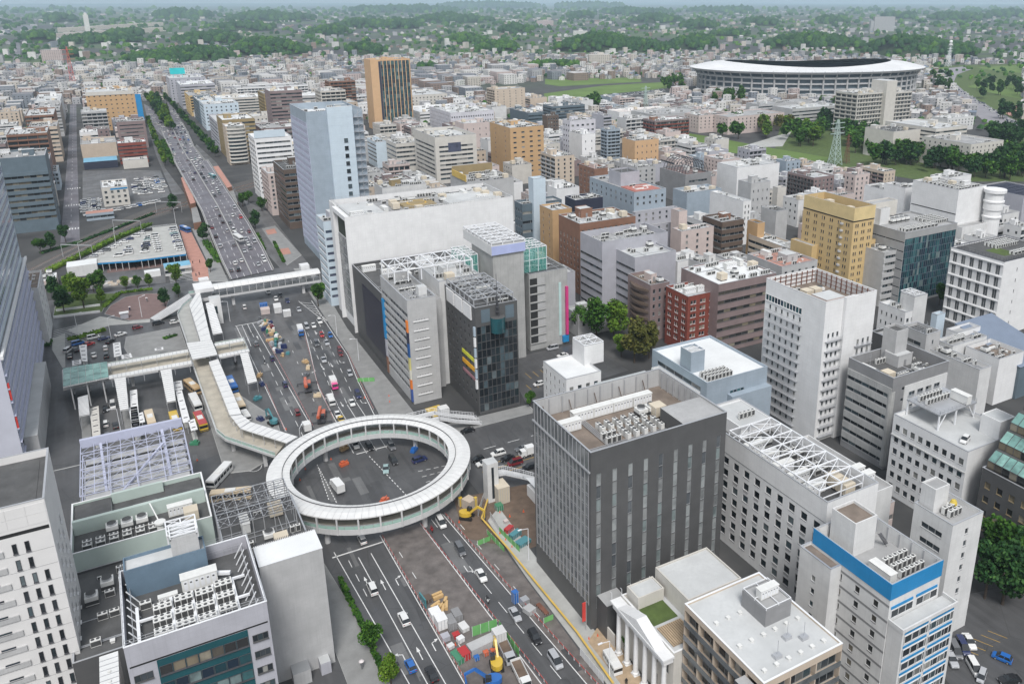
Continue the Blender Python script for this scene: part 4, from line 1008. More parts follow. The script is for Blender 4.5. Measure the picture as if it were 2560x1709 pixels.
# grey tower
r=building('office_building','light grey tower with white sill strips and coloured corner banner',74.8,249.6,9.8,30,37.3,M_GREY,R_GREY,F=('blank',),S_=('ribbon',dict(nx=9,nz=10,zb=3,zt=33,h=1.5,g=G_DARK,mx=.4)),par=1.6,clutter=7,seed=4,pent=False)
z=r['_top'];f=Face('F',0,0,9.8,30)
for j in range(9):
 b=MB();f.box(b,1.6,6.8,3+j*3.3,3.22+j*3.3,.002,.35);b.build('white_sill',M_WHITE,r)
 for i in range(4):b=MB();f.box(b,2.6+i*.9,3.0+i*.9,3.5+j*3.3,3.8+j*3.3,.002,.03);b.build('vent_slot',M_MGREY,r)
f=Face('S',0,0,9.8,30)
for i,(za,zb,c) in enumerate(((26,30,(.75,.22,.04)),(22,26,(.03,.03,.05)),(17,22,(.02,.10,.30)),(12.5,17,(.60,.55,.22)),(9,12.5,(.65,.63,.55)),(5.5,9,(.75,.20,.03)),(.8,5.5,(.05,.10,.32)))):
 sign(r,f,.3,1.7,za,zb,.5,mat('banner_%d' % i,c,.5),'banner')
truss_frame(r,.4,1,9.4,10,z,1.4,4,4,.12,M_STEEL);block(r,5.2,3.2,z,8,6,z+4.2,M_OFFW,'stair_tower')
block(r,9.85,8,0,14.4,28,33,M_GREY,'rear_wing',R_GREY)
r2=building('roof_frame_building','white-framed rooftop terrace block behind the grey tower',89.3,259,15.5,22,38.5,M_OFFW,R_LGREY,S_=('blank',),par=1.4,clutter=7,seed=9)
truss_frame(r2,-13.5,6,14.8,21,38.4,4.2,6,2,.34)
# black glass tower
r=building('office_building','black glass tower with yellow signs and round turret corner',90.9,231.2,14.7,27,37.7,M_DGREY,R_DARK,F=('curtain',dict(nx=9,nz=11,zb=1,zt=31,g=G_BLACK,fm=M_DGREY,mx=.3)),S_=('punch',dict(nx=7,nz=9,zb=3,zt=31,w=1.1,h=1.3,g=G_BLACK,fm=M_DGREY)),par=1.2,clutter=6,seed=8,pent=False)
z=r['_top'];truss_frame(r,.5,2,14.2,26,z,3.2,3,6,.3,M_STEEL)
f=Face('S',0,0,14.7,27);f2=Face('F',0,0,14.7,27)
for i in range(3):sign(r,f,3+i*7.6,9.6+i*7.6,32.6,37.3,.35,M_WHITE,'white_panel')
sign(r,f,1.2,12.6,18.2,19.4,.3,mat('lime_sign',(.62,.62,.05),.5),'yellow_sign');sign(r,f,1.2,12.6,14.8,16.2,.3,mat('amber_sign',(.75,.38,.02),.5),'amber_sign');sign(r,f,1.2,12.6,11.6,12.6,.25,mat('rose_sign',(.35,.17,.19),.5),'rose_sign')
for j in range(6):sign(r,f,.1,1.0,9.5+j*3.7,12.6+j*3.7,.6,M_WHITE if j % 2==0 else mat('pale_blue_sign',(.40,.48,.55),.5),'sign_box')
for x0 in (2,10.4):b=MB();f2.box(b,x0,x0+3,32.2,36.6,.002,.1);f2.box(b,x0+.5,x0+2.0,33.2,35.6,.1,.14);b.build('billboard',M_SLATE,r)
b=MB();b.cyl(7.4,-.6,28.5,33.6,2.4,18,0,top=1);b.build('turret',[G_TEAL,R_DARK],r);b=MB()
for k in range(4):a=k*pi/2;b.bar((7.4+.7*cos(a),-.6+.7*sin(a),33.6),(7.4,-.6,42),.12)
b.bar((7.4,-.6,38),(7.4,-.6,48),.14)
for q in (35.2,36.8,38.4):b.cyl(7.4,-.6,q,q+.12,.7*(42-q)/8.4+.1,8)
b.build('lattice_mast',M_DSTEEL,r)
# concrete slab tower with teal glass cages
r=building('office_building','streaked concrete tower topped by a white lattice box and teal glass cages',112.5,266.3,12.3,20,42.4,M_CONC,R_GREY,par=.3,clutter=0)
block(r,-.7,-.7,42.5,12.8,26.5,46,M_OFFW,'crown',R_GREY,.2);sign(r,Face('F',-.7,-.72,13.5,2),.05,13.45,42.6,45.9,.08,mat('pale_blue_board',(.42,.47,.72),.5),'blank_board');truss_frame(r,-.5,-.5,12.6,26.3,46,1.2,3,7,.28)
def cage(root,x0,y0,x1,y1,z0,z1,nx,ny,nz):
 truss_frame(root,x0,y0,x1,y1,z0,z1-z0,nx,ny,.22,M_WSTEEL,double=True,name='cage_frame')
 for k,(a,c) in enumerate((((x0,y0),(x1,y0)),((x0,y0),(x0,y1)),((x1,y0),(x1,y1)),((x0,y1),(x1,y1)))):
  n=nx if k in (0,3) else ny
  for i in range(n):
   p=Vector(a).lerp(Vector(c),i/n);q=Vector(a).lerp(Vector(c),(i+1)/n)
   for j in range(nz):
    b=MB();za=z0+(z1-z0)*j/nz;zb=z0+(z1-z0)*(j+1)/nz;b.quad((*p,za),(*q,za),(*q,zb),(*p,zb));b.build('glass_pane',M_CAGE,root)
m,t,bs=_nodes('teal_screen_glass');bs.inputs['Base Color'].default_value=(.10,.42,.36,1);bs.inputs['Roughness'].default_value=.1;bs.inputs['Alpha'].default_value=.45;M_CAGE=m
cage(r,13.2,4.5,24,17,32,41.5,3,4,2);cage(r,-6.5,12,-1,25,32,40,2,4,2)
building('rear','',112.6,286.4,12.1,8,33,M_CONC,R_GREY,par=.3,clutter=0,root=r)
r2=building('parking_tower','raw concrete parking tower with open stair bays and pink banner',128.7,270.4,16.5,20,31.4,M_CONC,R_DARK,F=('blank',),par=.5,clutter=3,pent=False)
f=Face('F',0,0,16.5,20)
for j in range(8):
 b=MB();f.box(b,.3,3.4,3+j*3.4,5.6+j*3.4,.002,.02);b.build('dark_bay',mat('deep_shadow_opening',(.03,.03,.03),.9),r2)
 b=MB();f.box(b,3.5,6.6,3.2+j*3.4,5.4+j*3.4,.002,.06);b.build('panel',M_GREY,r2)
 b=MB();f.box(b,.2,6.8,2.6+j*3.4,2.95+j*3.4,.002,.4);b.build('slab_edge',M_CONC,r2)
sign(r2,f,12.6,13.6,4,26,.3,mat('pale_aqua_strip',(.5,.68,.66),.5),'aqua_strip');sign(r2,f,15.4,16.4,4,24,1.0,mat('magenta_banner',(.62,.05,.22),.5),'pink_banner');sign(r2,f,13.9,16.4,1,3.6,1.1,M_BLUE,'blue_sign')
# striped building by footbridge
r=building('office_building','pale blue and white striped slim building beside the footbridge landing',73.6,359.6,12,14.5,39,M_PALEB,R_LGREY,S_=('ribbon',dict(nx=6,nz=10,zb=3,zt=36,h=1.3,g=G_BLUE,fm=M_WFRAME)),F=('ribbon',dict(nx=3,nz=10,zb=3,zt=36,mx=.6,h=1.3,g=G_BLUE)),par=1,clutter=3,pent=False)
block(r,4,6,r['_top'],9,12,r['_top']+3.4,M_LILAC,'penthouse')
# tall blue-grey tower
r=building('office_tower','tall blue-grey tower with white panelled lift shaft',85.2,431.2,28,39.5,77.4,M_BLUEG,R_WHITE,F=('blank',),S_=('ribbon',dict(nx=14,nz=19,zb=4,zt=72,h=2.0,sill=1.0,g=G_BLUE,fm=M_LSTEEL,d=.25)),par=3.5,clutter=4,cat='building')
b=MB();b.box(9.8,-2.6,0,22.4,-.02,79.2,0,1);b.build('lift_shaft',[M_PALEB,R_LGREY],r)
b=MB();b.box(0,-.05,0,3.05,0,3.9);pan=b.mesh('panel',M_PALEB);f=Face('F',9.8,-2.6,12.6,2)
for i in range(4):
 for j in range(19):link('wall_panel',pan,r,(9.85+i*3.15,-2.605,1.0+j*4.05))
for j in range(15):f.window(r,7.2,9.1,6+j*3.95,8+j*3.95,-.09,G_BLACK,M_DSTEEL)
b=MB()
for j in range(20):
 z0=2+j*3.75;b.box(22.5,-1.6,z0,27.8,-.05,z0+.15);b.bar((22.6,-1.6,z0+.1),(27.6,-1.6,z0+3.8),.14);b.bar((22.5,-1.6,z0+1.1),(27.8,-1.6,z0+1.1),.08)
for x in (22.55,25.2,27.75):b.bar((x,-1.6,0),(x,-1.6,77),.18)
b.build('external_stair',M_STEEL,r)
b=MB();f=Face('S',0,0,28,39.5)
for i in range(15):f.box(b,i*2.8,i*2.8+.12,4,72,.002,.22)
b.build('fin_set',M_LSTEEL,r)
# right of centre ---------------------------------------------------------
bl('office_building','brown tile block with arched top windows and pale roof plant',34,(19,785,515),(19,1025,635),(19,1810,510),M_BRICK,R_LGREY,S_=('punch',dict(nx=6,nz=8,w=1.0,h=1.6,zb=2,zt=27)),F=('punch',dict(nx=10,nz=7,w=1.4,g=G_GREY)),clutter=10,W=30)
r=bl('office_building','lavender-grey office with dark ribbon windows and walled roof plant',33,(19,1025,735),(19,1300,860),(19,2140,745),M_LILAC,R_GREY,S_=('ribbon',dict(nx=7,nz=7,zb=1,zt=26.5,h=1.1,g=G_BLACK,fm=M_DGREY)),F=('blank',),par=2.6,clutter=9,pent=False,seed=31)
r=bl('office_building','lilac ribbon-windowed office with braced roof screen in front of its twin',29,(19,1390,905),(19,1700,1050),(19,2200,960),M_LILAC,R_LGREY,S_=('ribbon',dict(nx=8,nz=7,zb=1,zt=25.5,h=1.1,g=G_BLACK,fm=M_DGREY)),clutter=3,pent=False)
b=MB();D_=19
for i in range(10):b.bar((2+i*2.0,18.8,28),(2+i*2.0,18.8,33),.16);b.bar((2+i*2.0,18.8,32.6),(2+i*2.0,16.4,28),.12)
for q in (29.5,31,32.8):b.bar((1.5,18.9,q),(20.5,18.9,q),.1)
b.build('screen_brace',M_STEEL,r)
r=building('restaurant_building','slim brown building with planted curved balconies',173.8,254.8,9,16.5,24,M_MAUVE,R_BROWN,F=('punch',dict(nx=3,nz=6,w=1.1)),clutter=3,pm=M_PINK)
for j in range(7):
 b=MB();b.prism([(0,1+k) if k in (0,14) else (-2.2*sin(pi*k/14)-.05,1+k) for k in range(15)],2.6+j*3.0,3.6+j*3.0);b.build('curved_balcony',M_BROWN,r)
r=building('office_building','red tiled mid-rise with white window pairs',178.5,236.5,14,14.5,24,M_RED,R_WHITE,S_=('punch',dict(nx=3,nz=7,w=2.4,h=1.5,pair=.1,g=G_WARM,fm=M_WFRAME)),F=('punch',dict(nx=3,nz=7,w=2.6,h=1.5,pair=.1,g=G_WARM,fm=M_WFRAME)),clutter=7,pent=False,seed=14)
bl('office_building','mauve banded office with wide white roof',28.5,(6,10,735),(6,265,850),(6,660,770),M_MAUVE,R_WHITE,S_=('blank',),F=('ribbon',dict(nx=9,nz=7,zb=1,zt=27,h=1.4,g=G_WARM,fm=M_DGREY,sill=.7)),par=.5,clutter=9,pent=False,seed=2)
r=building('office_building','grey building with penthouse and salmon roof left of the ochre hotel',232,244,20,22,25,M_GREY,A_PINKP,F=('punch',dict(nx=5,nz=6)),clutter=8,seed=71)
# ochre hotel
r=bl('hotel','ochre yellow hotel tower with paired small windows',44,(6,862,235),(6,1195,330),(6,1350,310),M_YELLOW,R_DARK,S_=('punch',dict(nx=6,nz=11,zb=2,zt=37.4,w=2.0,h=1.5,pair=.25,fm=M_DGREY,mx=.8)),F=('punch',dict(nx=3,nz=11,zb=2,zt=37.4,w=2.0,h=1.5,pair=.25,fm=M_DGREY)),par=4,clutter=5,seed=12,pent=False)
W_=12.8;b=MB();b.box(-.12,-.12,38.2,W_+.12,0,44.1);b.box(-.12,0,38.2,-.005,30.8,44.1);b.build('parapet_panel',mat('pale_ochre_panel',(.66,.52,.27),.7),r)
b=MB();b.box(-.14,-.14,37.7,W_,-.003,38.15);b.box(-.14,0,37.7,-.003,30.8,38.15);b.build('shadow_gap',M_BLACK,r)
for j in range(11):b=MB();b.cyl(-.1,6.5,3.4+j*3.2,4.2+j*3.2,.9,12);b.build('round_balcony',M_GREY,r)
block(r,W_+.01,1,0,W_+3.6,20,27,M_YELLOW,'side_wing',R_GREY,.5);block(r,-3.4,20,0,-.01,34,22,M_YELLOW,'rear_wing',R_GREY,.4)
fw=Face('F',W_+.01,1,3.5,10)
for j in range(8):fw.window(r,.9,1.6,3+j*3,4.5+j*3,-.02,G_DARK,M_DGREY);fw.window(r,1.9,2.6,3+j*3,4.5+j*3,-.02,G_DARK,M_DGREY)
bl('office_building','narrow grey office with white-edged ribbon windows and mural panel',25,(6,1330,600),(6,1395,635),(6,1550,610),M_GREY,R_LGREY,F=('ribbon',dict(nx=6,nz=7,mx=1.2,h=1.5,zb=1,zt=24.5,proud=.25)),clutter=2,pent=False,D=16)
r=bl('office_building','curved dark teal glass office with crowded plant roof',34,(16,480,880),(16,900,990),(16,1590,880),mat('grey_fascia',(.34,.34,.34),.6),R_GREY,F=('curtain',dict(nx=26,nz=10,zb=1,zt=31,g=G_TEAL,fm=M_SLATE)),S_=('ribbon',dict(nx=5,nz=7,h=.6,g=G_BLACK)),par=.8,clutter=0,D=26)
z=r['_top'];units(r,'wide',4,3,z,9,3,2.4,1.6);units(r,'tall',24,6,z,8,5,1.5,2.2);units(r,'tower',10,16,z,4,2,3,3);block(r,3,17,z,9,24,z+7,M_OFFW,'plant_tower',R_GREY,.4);block(r,1,20,z+.1,17,25.5,z+9,M_CREAM,'rear_block',R_GREY,.5)
r=bl('office_building','white concrete block with tall grey window slots and dark roof edge',32.4,(16,1455,1160),(16,2110,1345),(6,2560,600),M_WHITE,R_DARK,S_=('punch',dict(nx=6,nz=6,zb=1,zt=31,w=2.0,h=3.9,sill=.5,pair=.0,g=G_GREY,fm=M_WFRAME)),F=('punch',dict(nx=2,nz=6,w=.6,h=1.4)),par=.5,clutter=0,cap=M_NAVY)
f=Face('S',0,0,30,24);b=MB()
for j in range(7):f.box(b,0,24.1,1+j*5.0-.2,1+j*5.0+.2,.002,.5)
b.build('floor_ledge',M_WHITE,r);z=r['_top'];b=MB();b.box(9,6,z+.01,17,15,z+.06);b.build('roof_lawn',A_GRASS,r);units(r,'tall',15,14,z,10,4,1.5,1.7);units(r,'wide',14,5,z,6,2,2.3,1.6);railing(r,1.2,1.2,33,22.6,z,1.6,M_NAVY)
# low jumble below it
bl('office_building','white windowless block with cube roof room below the teal office',16.5,(20,590,560),(20,900,685),(20,1030,650),M_WHITE,R_LGREY,clutter=2,pent=False,F=('punch',dict(nx=2,nz=3)),S_=('punch',dict(nx=5,nz=3,w=.8)))
r=bl('office_building','small white cube with open lattice lid beside teal office',22,(20,880,430),(20,1015,500),(20,1170,460),M_OFFW,R_GREY,clutter=0,par=.3);truss_frame(r,.2,.2,6,7,22,.5,2,2,.2,legs=False)
bl('office_building','grey concrete stair tower with white tank on top',23,(20,890,840),(20,1160,960),(20,1330,910),M_GREY,R_DARK,clutter=2,pent=False,par=1.2,S_=('ribbon',dict(nx=2,nz=4,mx=2)),F=('punch',dict(nx=1,nz=5,w=.8)))
bl('office_building','dark-walled low block crammed with condenser units',17,(20,540,900),(20,760,1030),(20,1000,960),M_DGREY,R_GREY,clutter=14,pent=False,seed=3)
bl('office_building','small white block with dark vents on its flat roof',19,(20,1390,890),(20,1540,940),(20,1770,840),M_WHITE,R_GREY,clutter=4,pent=False,F=('punch',dict(nx=6,nz=4,w=.6)))
bl('office_building','pale lavender slab wall between small roofs',21,(20,1235,690),(20,1290,720),(20,1410,700),M_PALEB,R_LGREY,clutter=0)
bl('shop_building','white shop with shrub terrace and timber decking on roof',17,(20,1600,1110),(20,2050,1260),(20,2349,1160),M_WHITE,R_BROWN,clutter=8,pent=False,par=1.6,seed=6)
bl('office_building','low block with long white cabinets and yellow shrubs on roof',18,(20,1330,1000),(20,1480,1100),(20,1860,960),M_OFFW,R_GREY,clutter=9,pent=False,seed=15)
x,y,W,D=226,150,22,26
r=building('hall','slate blue hall with sloping metal roof',254,150,20,26,12,M_SLATE,R_GREY,clutter=0,par=0,cat='hall');b=MB();b.quad((-.4,-.4,12.05),(20.4,-.4,12.05),(20.4,26.4,19),(-.4,26.4,19));b.tri((-.4,-.4,12.05),(-.4,26.4,12.05),(-.4,26.4,19));b.tri((20.4,-.4,12.05),(20.4,26.4,12.05),(20.4,26.4,19));b.quad((-.4,26.4,12.05),(20.4,26.4,12.05),(20.4,26.4,19),(-.4,26.4,19));b.build('pitched_roof',mat('slate_blue_roof',(.18,.22,.29),.45,var=.08),r)
bl('office_building','white service block with pipes below the slate blue hall',17,(20,1470,1220),(20,1810,1390),(20,1920,1330),M_OFFW,R_GREY,clutter=8,pent=False,seed=5,D=20)
# white complex with round turret, right
r=bl('broadcast_building','large white windowless block with stacked round turret',38,(16,1015,340),(16,1555,465),(16,1710,440),M_WHITE,R_GREY,clutter=6,pent=False,W=22)
b=MB();b.lathe([(4.2,0),(4.2,22),(4.8,22.3),(4.8,23),(4.2,23.3),(4.2,26),(4.8,26.4),(4.8,30),(5.2,30.4),(5.2,31.2),(4.6,31.4),(4.6,35),(5.6,35.5),(5.6,37),(0,37.2)],22.5,-5,24);b.build('turret',M_WHITE,r);f=Face('S',0,0,22,28);b=MB();f.box(b,0,28,25,25.4,.002,.1);b.build('shadow_gap',M_BLACK,r);units(r,'wide',3,2,r['_top'],4,9,2.2,2.6)
block(r,-1.5,-6,0,24,-.02,19,M_OFFW,'low_wing',R_GREY,.8)
bl('office_building','white blank block left of the turreted complex',32,(16,640,380),(16,900,440),(16,1015,420),M_WHITE,R_GREY,clutter=2,pent=False)
bl('office_building','small white block with louvre roof behind ochre hotel',26,(16,420,400),(16,640,460),(16,660,450),M_WHITE,R_DARK,clutter=2,pent=False,W=14)
bl('office_building','white roof-terrace tower with antenna by the park trees',22,(16,1270,270),(16,1400,320),(16,1670,265),M_WHITE,R_LGREY,clutter=10,seed=44,F=('blank',))
r=bl('depot','lilac-walled depot with dark panelled roof at right edge',24,(16,1860,400),(16,2349,540),(16,2700,470),M_LILAC,R_DARK,clutter=0,par=.4);b=MB()
for i in range(6):
 for j in range(5):b.box(1+i*4.3,1+j*5.6,23.7,4.6+i*4.3,5.9+j*5.6,24.0)
stuff(b.build('solar_panel_set',M_NAVY,r))
bl('apartment_block','peach apartment tower with railed roof left of the white complex',24,(16,165,270),(16,290,280),(16,465,255),M_PINK,R_GREY,F=('punch',dict(nx=3,nz=6)),S_=('punch',dict(nx=2,nz=6)),clutter=4,D=9)
bl('apartment_block','brown and peach flats with white roofs by the park',19,(16,380,170),(16,640,240),(16,775,220),M_BEIGE,R_WHITE,S_=('balcony',dict(nx=4,nz=5,rail=M_MAUVE)),F=('punch',dict(nx=3,nz=5,w=.9)),clutter=4)
bl('apartment_block','dark gridded flats with striped end panel',22,(15,1800,560),(15,1985,640),(15,2230,660),M_MAUVE,R_LGREY,F=('punch',dict(nx=5,nz=6)),S_=('balcony',dict(nx=8,nz=6,rail=M_DGREY,bm=M_DGREY)),clutter=3,W=18,D=24)
bl('office_building','cream windowless cylinder-like block among white roofs',19,(15,1420,760),(15,1480,780),(15,1625,770),M_CREAM,R_LGREY,clutter=1,pent=False)
bl('office_building','wide white box with railed roof parking',24,(15,700,420),(15,915,500),(15,1475,420),M_WHITE,R_LGREY,clutter=3,pent=False,rail=True,F=('ribbon',dict(nx=4,nz=2,mx=10,h=.7)))
bl('office_building','grey block with dark slot below its parapet',26,(15,1030,690),(15,1110,720),(15,1440,700),M_GREY,R_LGREY,clutter=5,D=12,F=('punch',dict(nx=4,nz=4,w=.8)))
r=bl('arena_hall','dark grey hall crowned by a barrel of curved steel ribs',20,(15,0,590),(15,190,600),(15,560,560),M_MGREY,A_BRICKP,clutter=2,pent=False,D=30,F=('ribbon',dict(nx=6,nz=3,mx=3)),cat='hall')
for i in range(9):
 b=MB();yy=2+i*3.1;prev=None
 for k in range(13):
  a=pi*k/12;p=(10.5-9.6*cos(a),yy,19.2+9.5*sin(a))
  if prev:b.bar(prev,p,.32)
  prev=p
 b.build('roof_rib',M_DSTEEL,r)
b=MB()
for k in range(1,12):a=pi*k/12;b.bar((10.5-9.6*cos(a),2,19.2+9.5*sin(a)),(10.5-9.6*cos(a),26.8,19.2+9.5*sin(a)),.16)
b.build('purlin',M_DSTEEL,r)
bl('office_building','blue-grey block with bare roof and white cabinets',20,(15,0,790),(15,210,850),(15,715,790),M_BLUEG,R_LGREY,clutter=4,pent=False,par=1.6)
bl('office_building','blank white block with small square windows behind the brown curved building',25,(15,735,800),(15,1000,970),(15,1130,960),M_WHITE,R_LGREY,F=('punch',dict(nx=2,nz=6,w=.8)),clutter=2)
bl('office_building','brown curved-front building with rooftop condensers',23,(15,530,1150),(15,700,1260),(15,1030,1220),M_BROWN,R_GREY,F=('ribbon',dict(nx=5,nz=5,proud=.4)),S_=('ribbon',dict(nx=5,nz=5)),clutter=8,pm=M_BRICK,seed=18)
bl('office_building','tan tower with dark tank box beside ochre hotel',22,(15,1170,1260),(15,1200,1275),(15,1320,1265),M_ORANGE,R_DARK,clutter=0,D=8)
bl('office_building','tan low block with white cabinet roof beside ochre hotel',15,(6,510,500),(6,760,610),(6,830,580),M_BEIGE,R_WHITE,S_=('ribbon',dict(nx=6,nz=3)),clutter=4,pent=False)
bl('office_building','grey block with rooftop machinery left of ochre hotel',20,(15,1220,1050),(15,1460,1110),(15,1640,1090),M_GREY,R_DARK,clutter=7,pent=False)
bl('office_building','pink roof tower rising from salmon building',28,(15,55,1090),(15,100,1110),(15,220,1095),M_PINK,R_GREY,clutter=0,D=7)
bl('office_building','salmon building with white roof below the brown curved one',21,(15,0,1340),(15,130,1390),(15,515,1290),M_PINK,R_WHITE,F=('punch',dict(nx=3,nz=5)),clutter=3,pent=False)
# blue-grey clinic with helipad
r=bl('clinic','stepped blue-grey building with red helipad marking',36,(19,1215,20),(19,1690,250),(19,2070,200),M_BLUEG,R_GREY,F=('punch',dict(nx=5,nz=2,zb=28,zt=34,w=1.3,h=1.4)),S_=('punch',dict(nx=9,nz=2,zb=28,zt=34,w=1.3)),par=.6,clutter=3,pent=False,W=20,D=46)
b=MB();b.box(2,2,35.42,17.6,16,35.9);b.build('helipad',mat('red_helipad',(.42,.16,.13),.7),r);b=MB()
for k in range(16):line(b,(9.8+4*cos(k*pi/8),9+4*sin(k*pi/8)),(9.8+4*cos((k+1)*pi/8),9+4*sin((k+1)*pi/8)),.6,35.92)
b.build('helipad_mark',L_WHITE,r)
block(r,3,18,35.4,15,30,42,M_LILAC,'mast_house',R_DARK,.8);b=MB()
for p in ((5,20),(6,22),(12,26),(11,24)):b.bar((*p,42),(*p,50),.12)
b.build('antenna_mast',M_STEEL,r)
for k,(e,zz) in enumerate(((3,26),(6,19))):building('step','',r.location.x-1,r.location.y-e,22+e*1.5,e,zz,M_LILAC,R_GREY,F=('punch',dict(nx=6,nz=2,zb=zz-6,zt=zz-.5,w=1.3,h=1.4)),clutter=0,par=.5,root=r)
bl('office_building','slate block with dark sloped facets and pale blue stair shaft',30,(19,230,350),(19,320,395),(19,750,310),M_SLATE,R_GREY,S_=('punch',dict(nx=3,nz=6)),F=('ribbon',dict(nx=5,nz=5)),clutter=4,pent=False)
bl('office_building','pale blue lift shaft tower among dark roofs',43,(19,400,60),(19,455,85),(19,610,70),M_PALEB,R_LGREY,clutter=0)
bl('office_building','black windowless cinema box with white ducts on its side',33,(19,870,290),(19,970,345),(19,1280,290),M_NAVY,R_GREY,clutter=5,pent=False)
bl('office_building','slim brown block beside the arched brown building',32,(19,640,440),(19,690,470),(19,980,460),M_ORANGE,R_LGREY,S_=('punch',dict(nx=2,nz=8,w=.9)),clutter=2,pent=False,D=14)
bl('office_building','white box with recessed grey loggia behind black cinema box',28,(19,615,165),(19,740,210),(19,1005,170),M_WHITE,R_WHITE,F=('ribbon',dict(nx=2,nz=2,mx=1,h=2.4)),clutter=5)
bl('hotel','salmon tower with grouped windows and pink lift shaft',31,(14,915,1060),(14,1155,1130),(14,1310,1100),M_BRICK,A_PINKP,S_=('punch',dict(nx=4,nz=8,w=2.0,pair=.2)),clutter=3,pm=M_PINK,D=20)
bl('apartment_block','beige block with six balcony rows and bare white roof',26,(14,420,890),(14,600,960),(14,830,920),M_BEIGE,R_WHITE,S_=('balcony',dict(nx=3,nz=7,rail=M_GREY)),F=('punch',dict(nx=3,nz=7)),clutter=4,rail=True)
bl('office_building','white block with pale yellow panel and tiny windows',29,(14,795,600),(14,980,650),(14,1190,640),M_WHITE,R_WHITE,F=('punch',dict(nx=2,nz=4,w=.8)),clutter=2)
bl('office_building','pale lilac office with square windows and rounded plant on roof',32,(14,625,440),(14,810,460),(14,1160,430),mat('pale_lilac_wall',(.60,.59,.63),.7),R_LGREY,F=('punch',dict(nx=5,nz=6,w=2.4)),S_=('punch',dict(nx=3,nz=6,w=2)),clutter=7)
bl('apartment_block','dark brown gridded flats beside the pale lilac office',28,(14,470,370),(14,490,390),(14,640,375),M_BROWN,R_BROWN,F=('punch',dict(nx=4,nz=7,w=1.4)),clutter=1)
bl('apartment_block','blue-grey flats with rounded balcony stack',28,(14,1275,560),(14,1330,585),(14,1600,590),M_BLUEG,R_LGREY,F=('balcony',dict(nx=3,nz=8,rail=M_BLUEG,bm=M_SLATE)),S_=('balcony',dict(nx=2,nz=8,rail=M_BLUEG,bm=M_SLATE)),clutter=2)
bl('apartment_block','long maroon balcony flats with white roof',22,(14,1890,420),(14,2000,460),(14,2349,460),M_MAUVE,R_WHITE,F=('balcony',dict(nx=6,nz=5,rail=M_RED)),S_=('balcony',dict(nx=4,nz=5,rail=M_RED)),clutter=4,pm=M_BRICK,W=40)
bl('office_building','white and orange building with slim windowed tower',25,(14,1590,690),(14,1720,740),(14,2310,770),M_ORANGE2,R_LGREY,F=('punch',dict(nx=5,nz=4,w=.8)),clutter=7,pm=M_WHITE)
# further centre
r=bl('office_building','large beige office with horizontal window bays and one blue glazed bay',35,(13,925,570),(13,1155,690),(13,1700,630),M_CREAM,R_LGREY,F=('ribbon',dict(nx=6,nz=8,mx=3,zb=2,zt=29,h=1.5)),S_=('ribbon',dict(nx=7,nz=8,mx=3,zb=2,zt=29,h=1.5)),par=2.5,clutter=8,seed=7)
sign(r,Face('F',0,0,32,40),10,20,23,30,.05,G_BLUE,'glazed_bay')
bl('office_building','tan orange tower with rows of short windows',39,(13,1910,460),(13,2210,560),(13,2780,530),M_ORANGE,R_LGREY,F=('punch',dict(nx=4,nz=9,w=2.6,h=1.2)),S_=('punch',dict(nx=2,nz=9,w=1.2)),clutter=6,W=28,D=38)
bl('office_building','banded beige office with dark glass corner',23,(13,440,720),(13,610,780),(13,915,770),M_CREAM,R_LGREY,S_=('ribbon',dict(nx=6,nz=5,h=1.5)),F=('ribbon',dict(nx=6,nz=5)),clutter=6)
bl('office_building','pale blue and white office stepping behind the tall tower',21,(13,215,700),(13,330,760),(13,470,740),M_PALEB,R_LGREY,S_=('ribbon',dict(nx=5,nz=5)),clutter=3)
bl('office_building','broad lilac office with striped dark screen round its roof',24,(13,1060,260),(13,1375,350),(13,1990,310),mat('pale_lilac_wall',(1,1,1)),R_LGREY,F=('punch',dict(nx=18,nz=4,w=1.2)),S_=('punch',dict(nx=18,nz=5,w=1.4)),clutter=14,far=True)
bl('office_building','blank pink wall block with few windows',27,(13,1420,460),(13,1560,500),(13,1910,470),M_PINK,R_LGREY,F=('punch',dict(nx=4,nz=4,w=.8)),clutter=3)
bl('apartment_block','taupe paired apartment slabs by the river field',30,(13,1810,0),(13,1990,20),(13,2300,5),M_BEIGE,R_LGREY,F=('punch',dict(nx=5,nz=8,w=.9)),S_=('balcony',dict(nx=4,nz=8)),clutter=4,W=40)
bl('office_building','low roofs with olive plant room below the beige office',19,(13,280,1330),(13,420,1400),(13,960,1290),M_OFFW,R_LGREY,clutter=16,pm=M_OLIVE,seed=77)
r=bl('office_building','flat block with yellow sign board and timber roof screen',27,(13,1430,1200),(13,1610,1320),(13,2290,1260),M_GREY,R_GREY,clutter=14,pent=False,seed=78)
sign(r,Face('S',0,0,20,26),1,24,27.1,31,.4,mat('yellow_board',(.66,.46,.12),.6),'sign_board');sign(r,Face('B',0,0,28,27),1,28,26,32,.3,M_OLIVE,'roof_screen')
# tan tower with glazed front
r=building('office_tower','slender apricot tower with dark ribbed glass front',241.8,873,42,24,72,M_ORANGE2,R_LGREY,F=('blank',),S_=('blank',),par=2,clutter=3,far=True,cat='building')
f=Face('F',0,0,42,24);b=MB()
for i in range(15):
 for j in range(18):f.quad(b,11+i*2.0,12.6+i*2.0,2+j*3.8,5.4+j*3.8,.05,0)
stuff(b.build('window_set',G_TEAL,r));b=MB();f.box(b,10.5,41.8,1,70.5,.002,.03);b.build('dark_front',M_DGREY,r);b=MB()
for i in range(8):f.box(b,12.6+i*4,13.3+i*4,1,71,.002,.7)
b.build('apricot_fin',M_ORANGE2,r)
b=MB();f.box(b,8.2,10.4,1,70,.002,.04);b.build('dark_slot',M_NAVY,r)
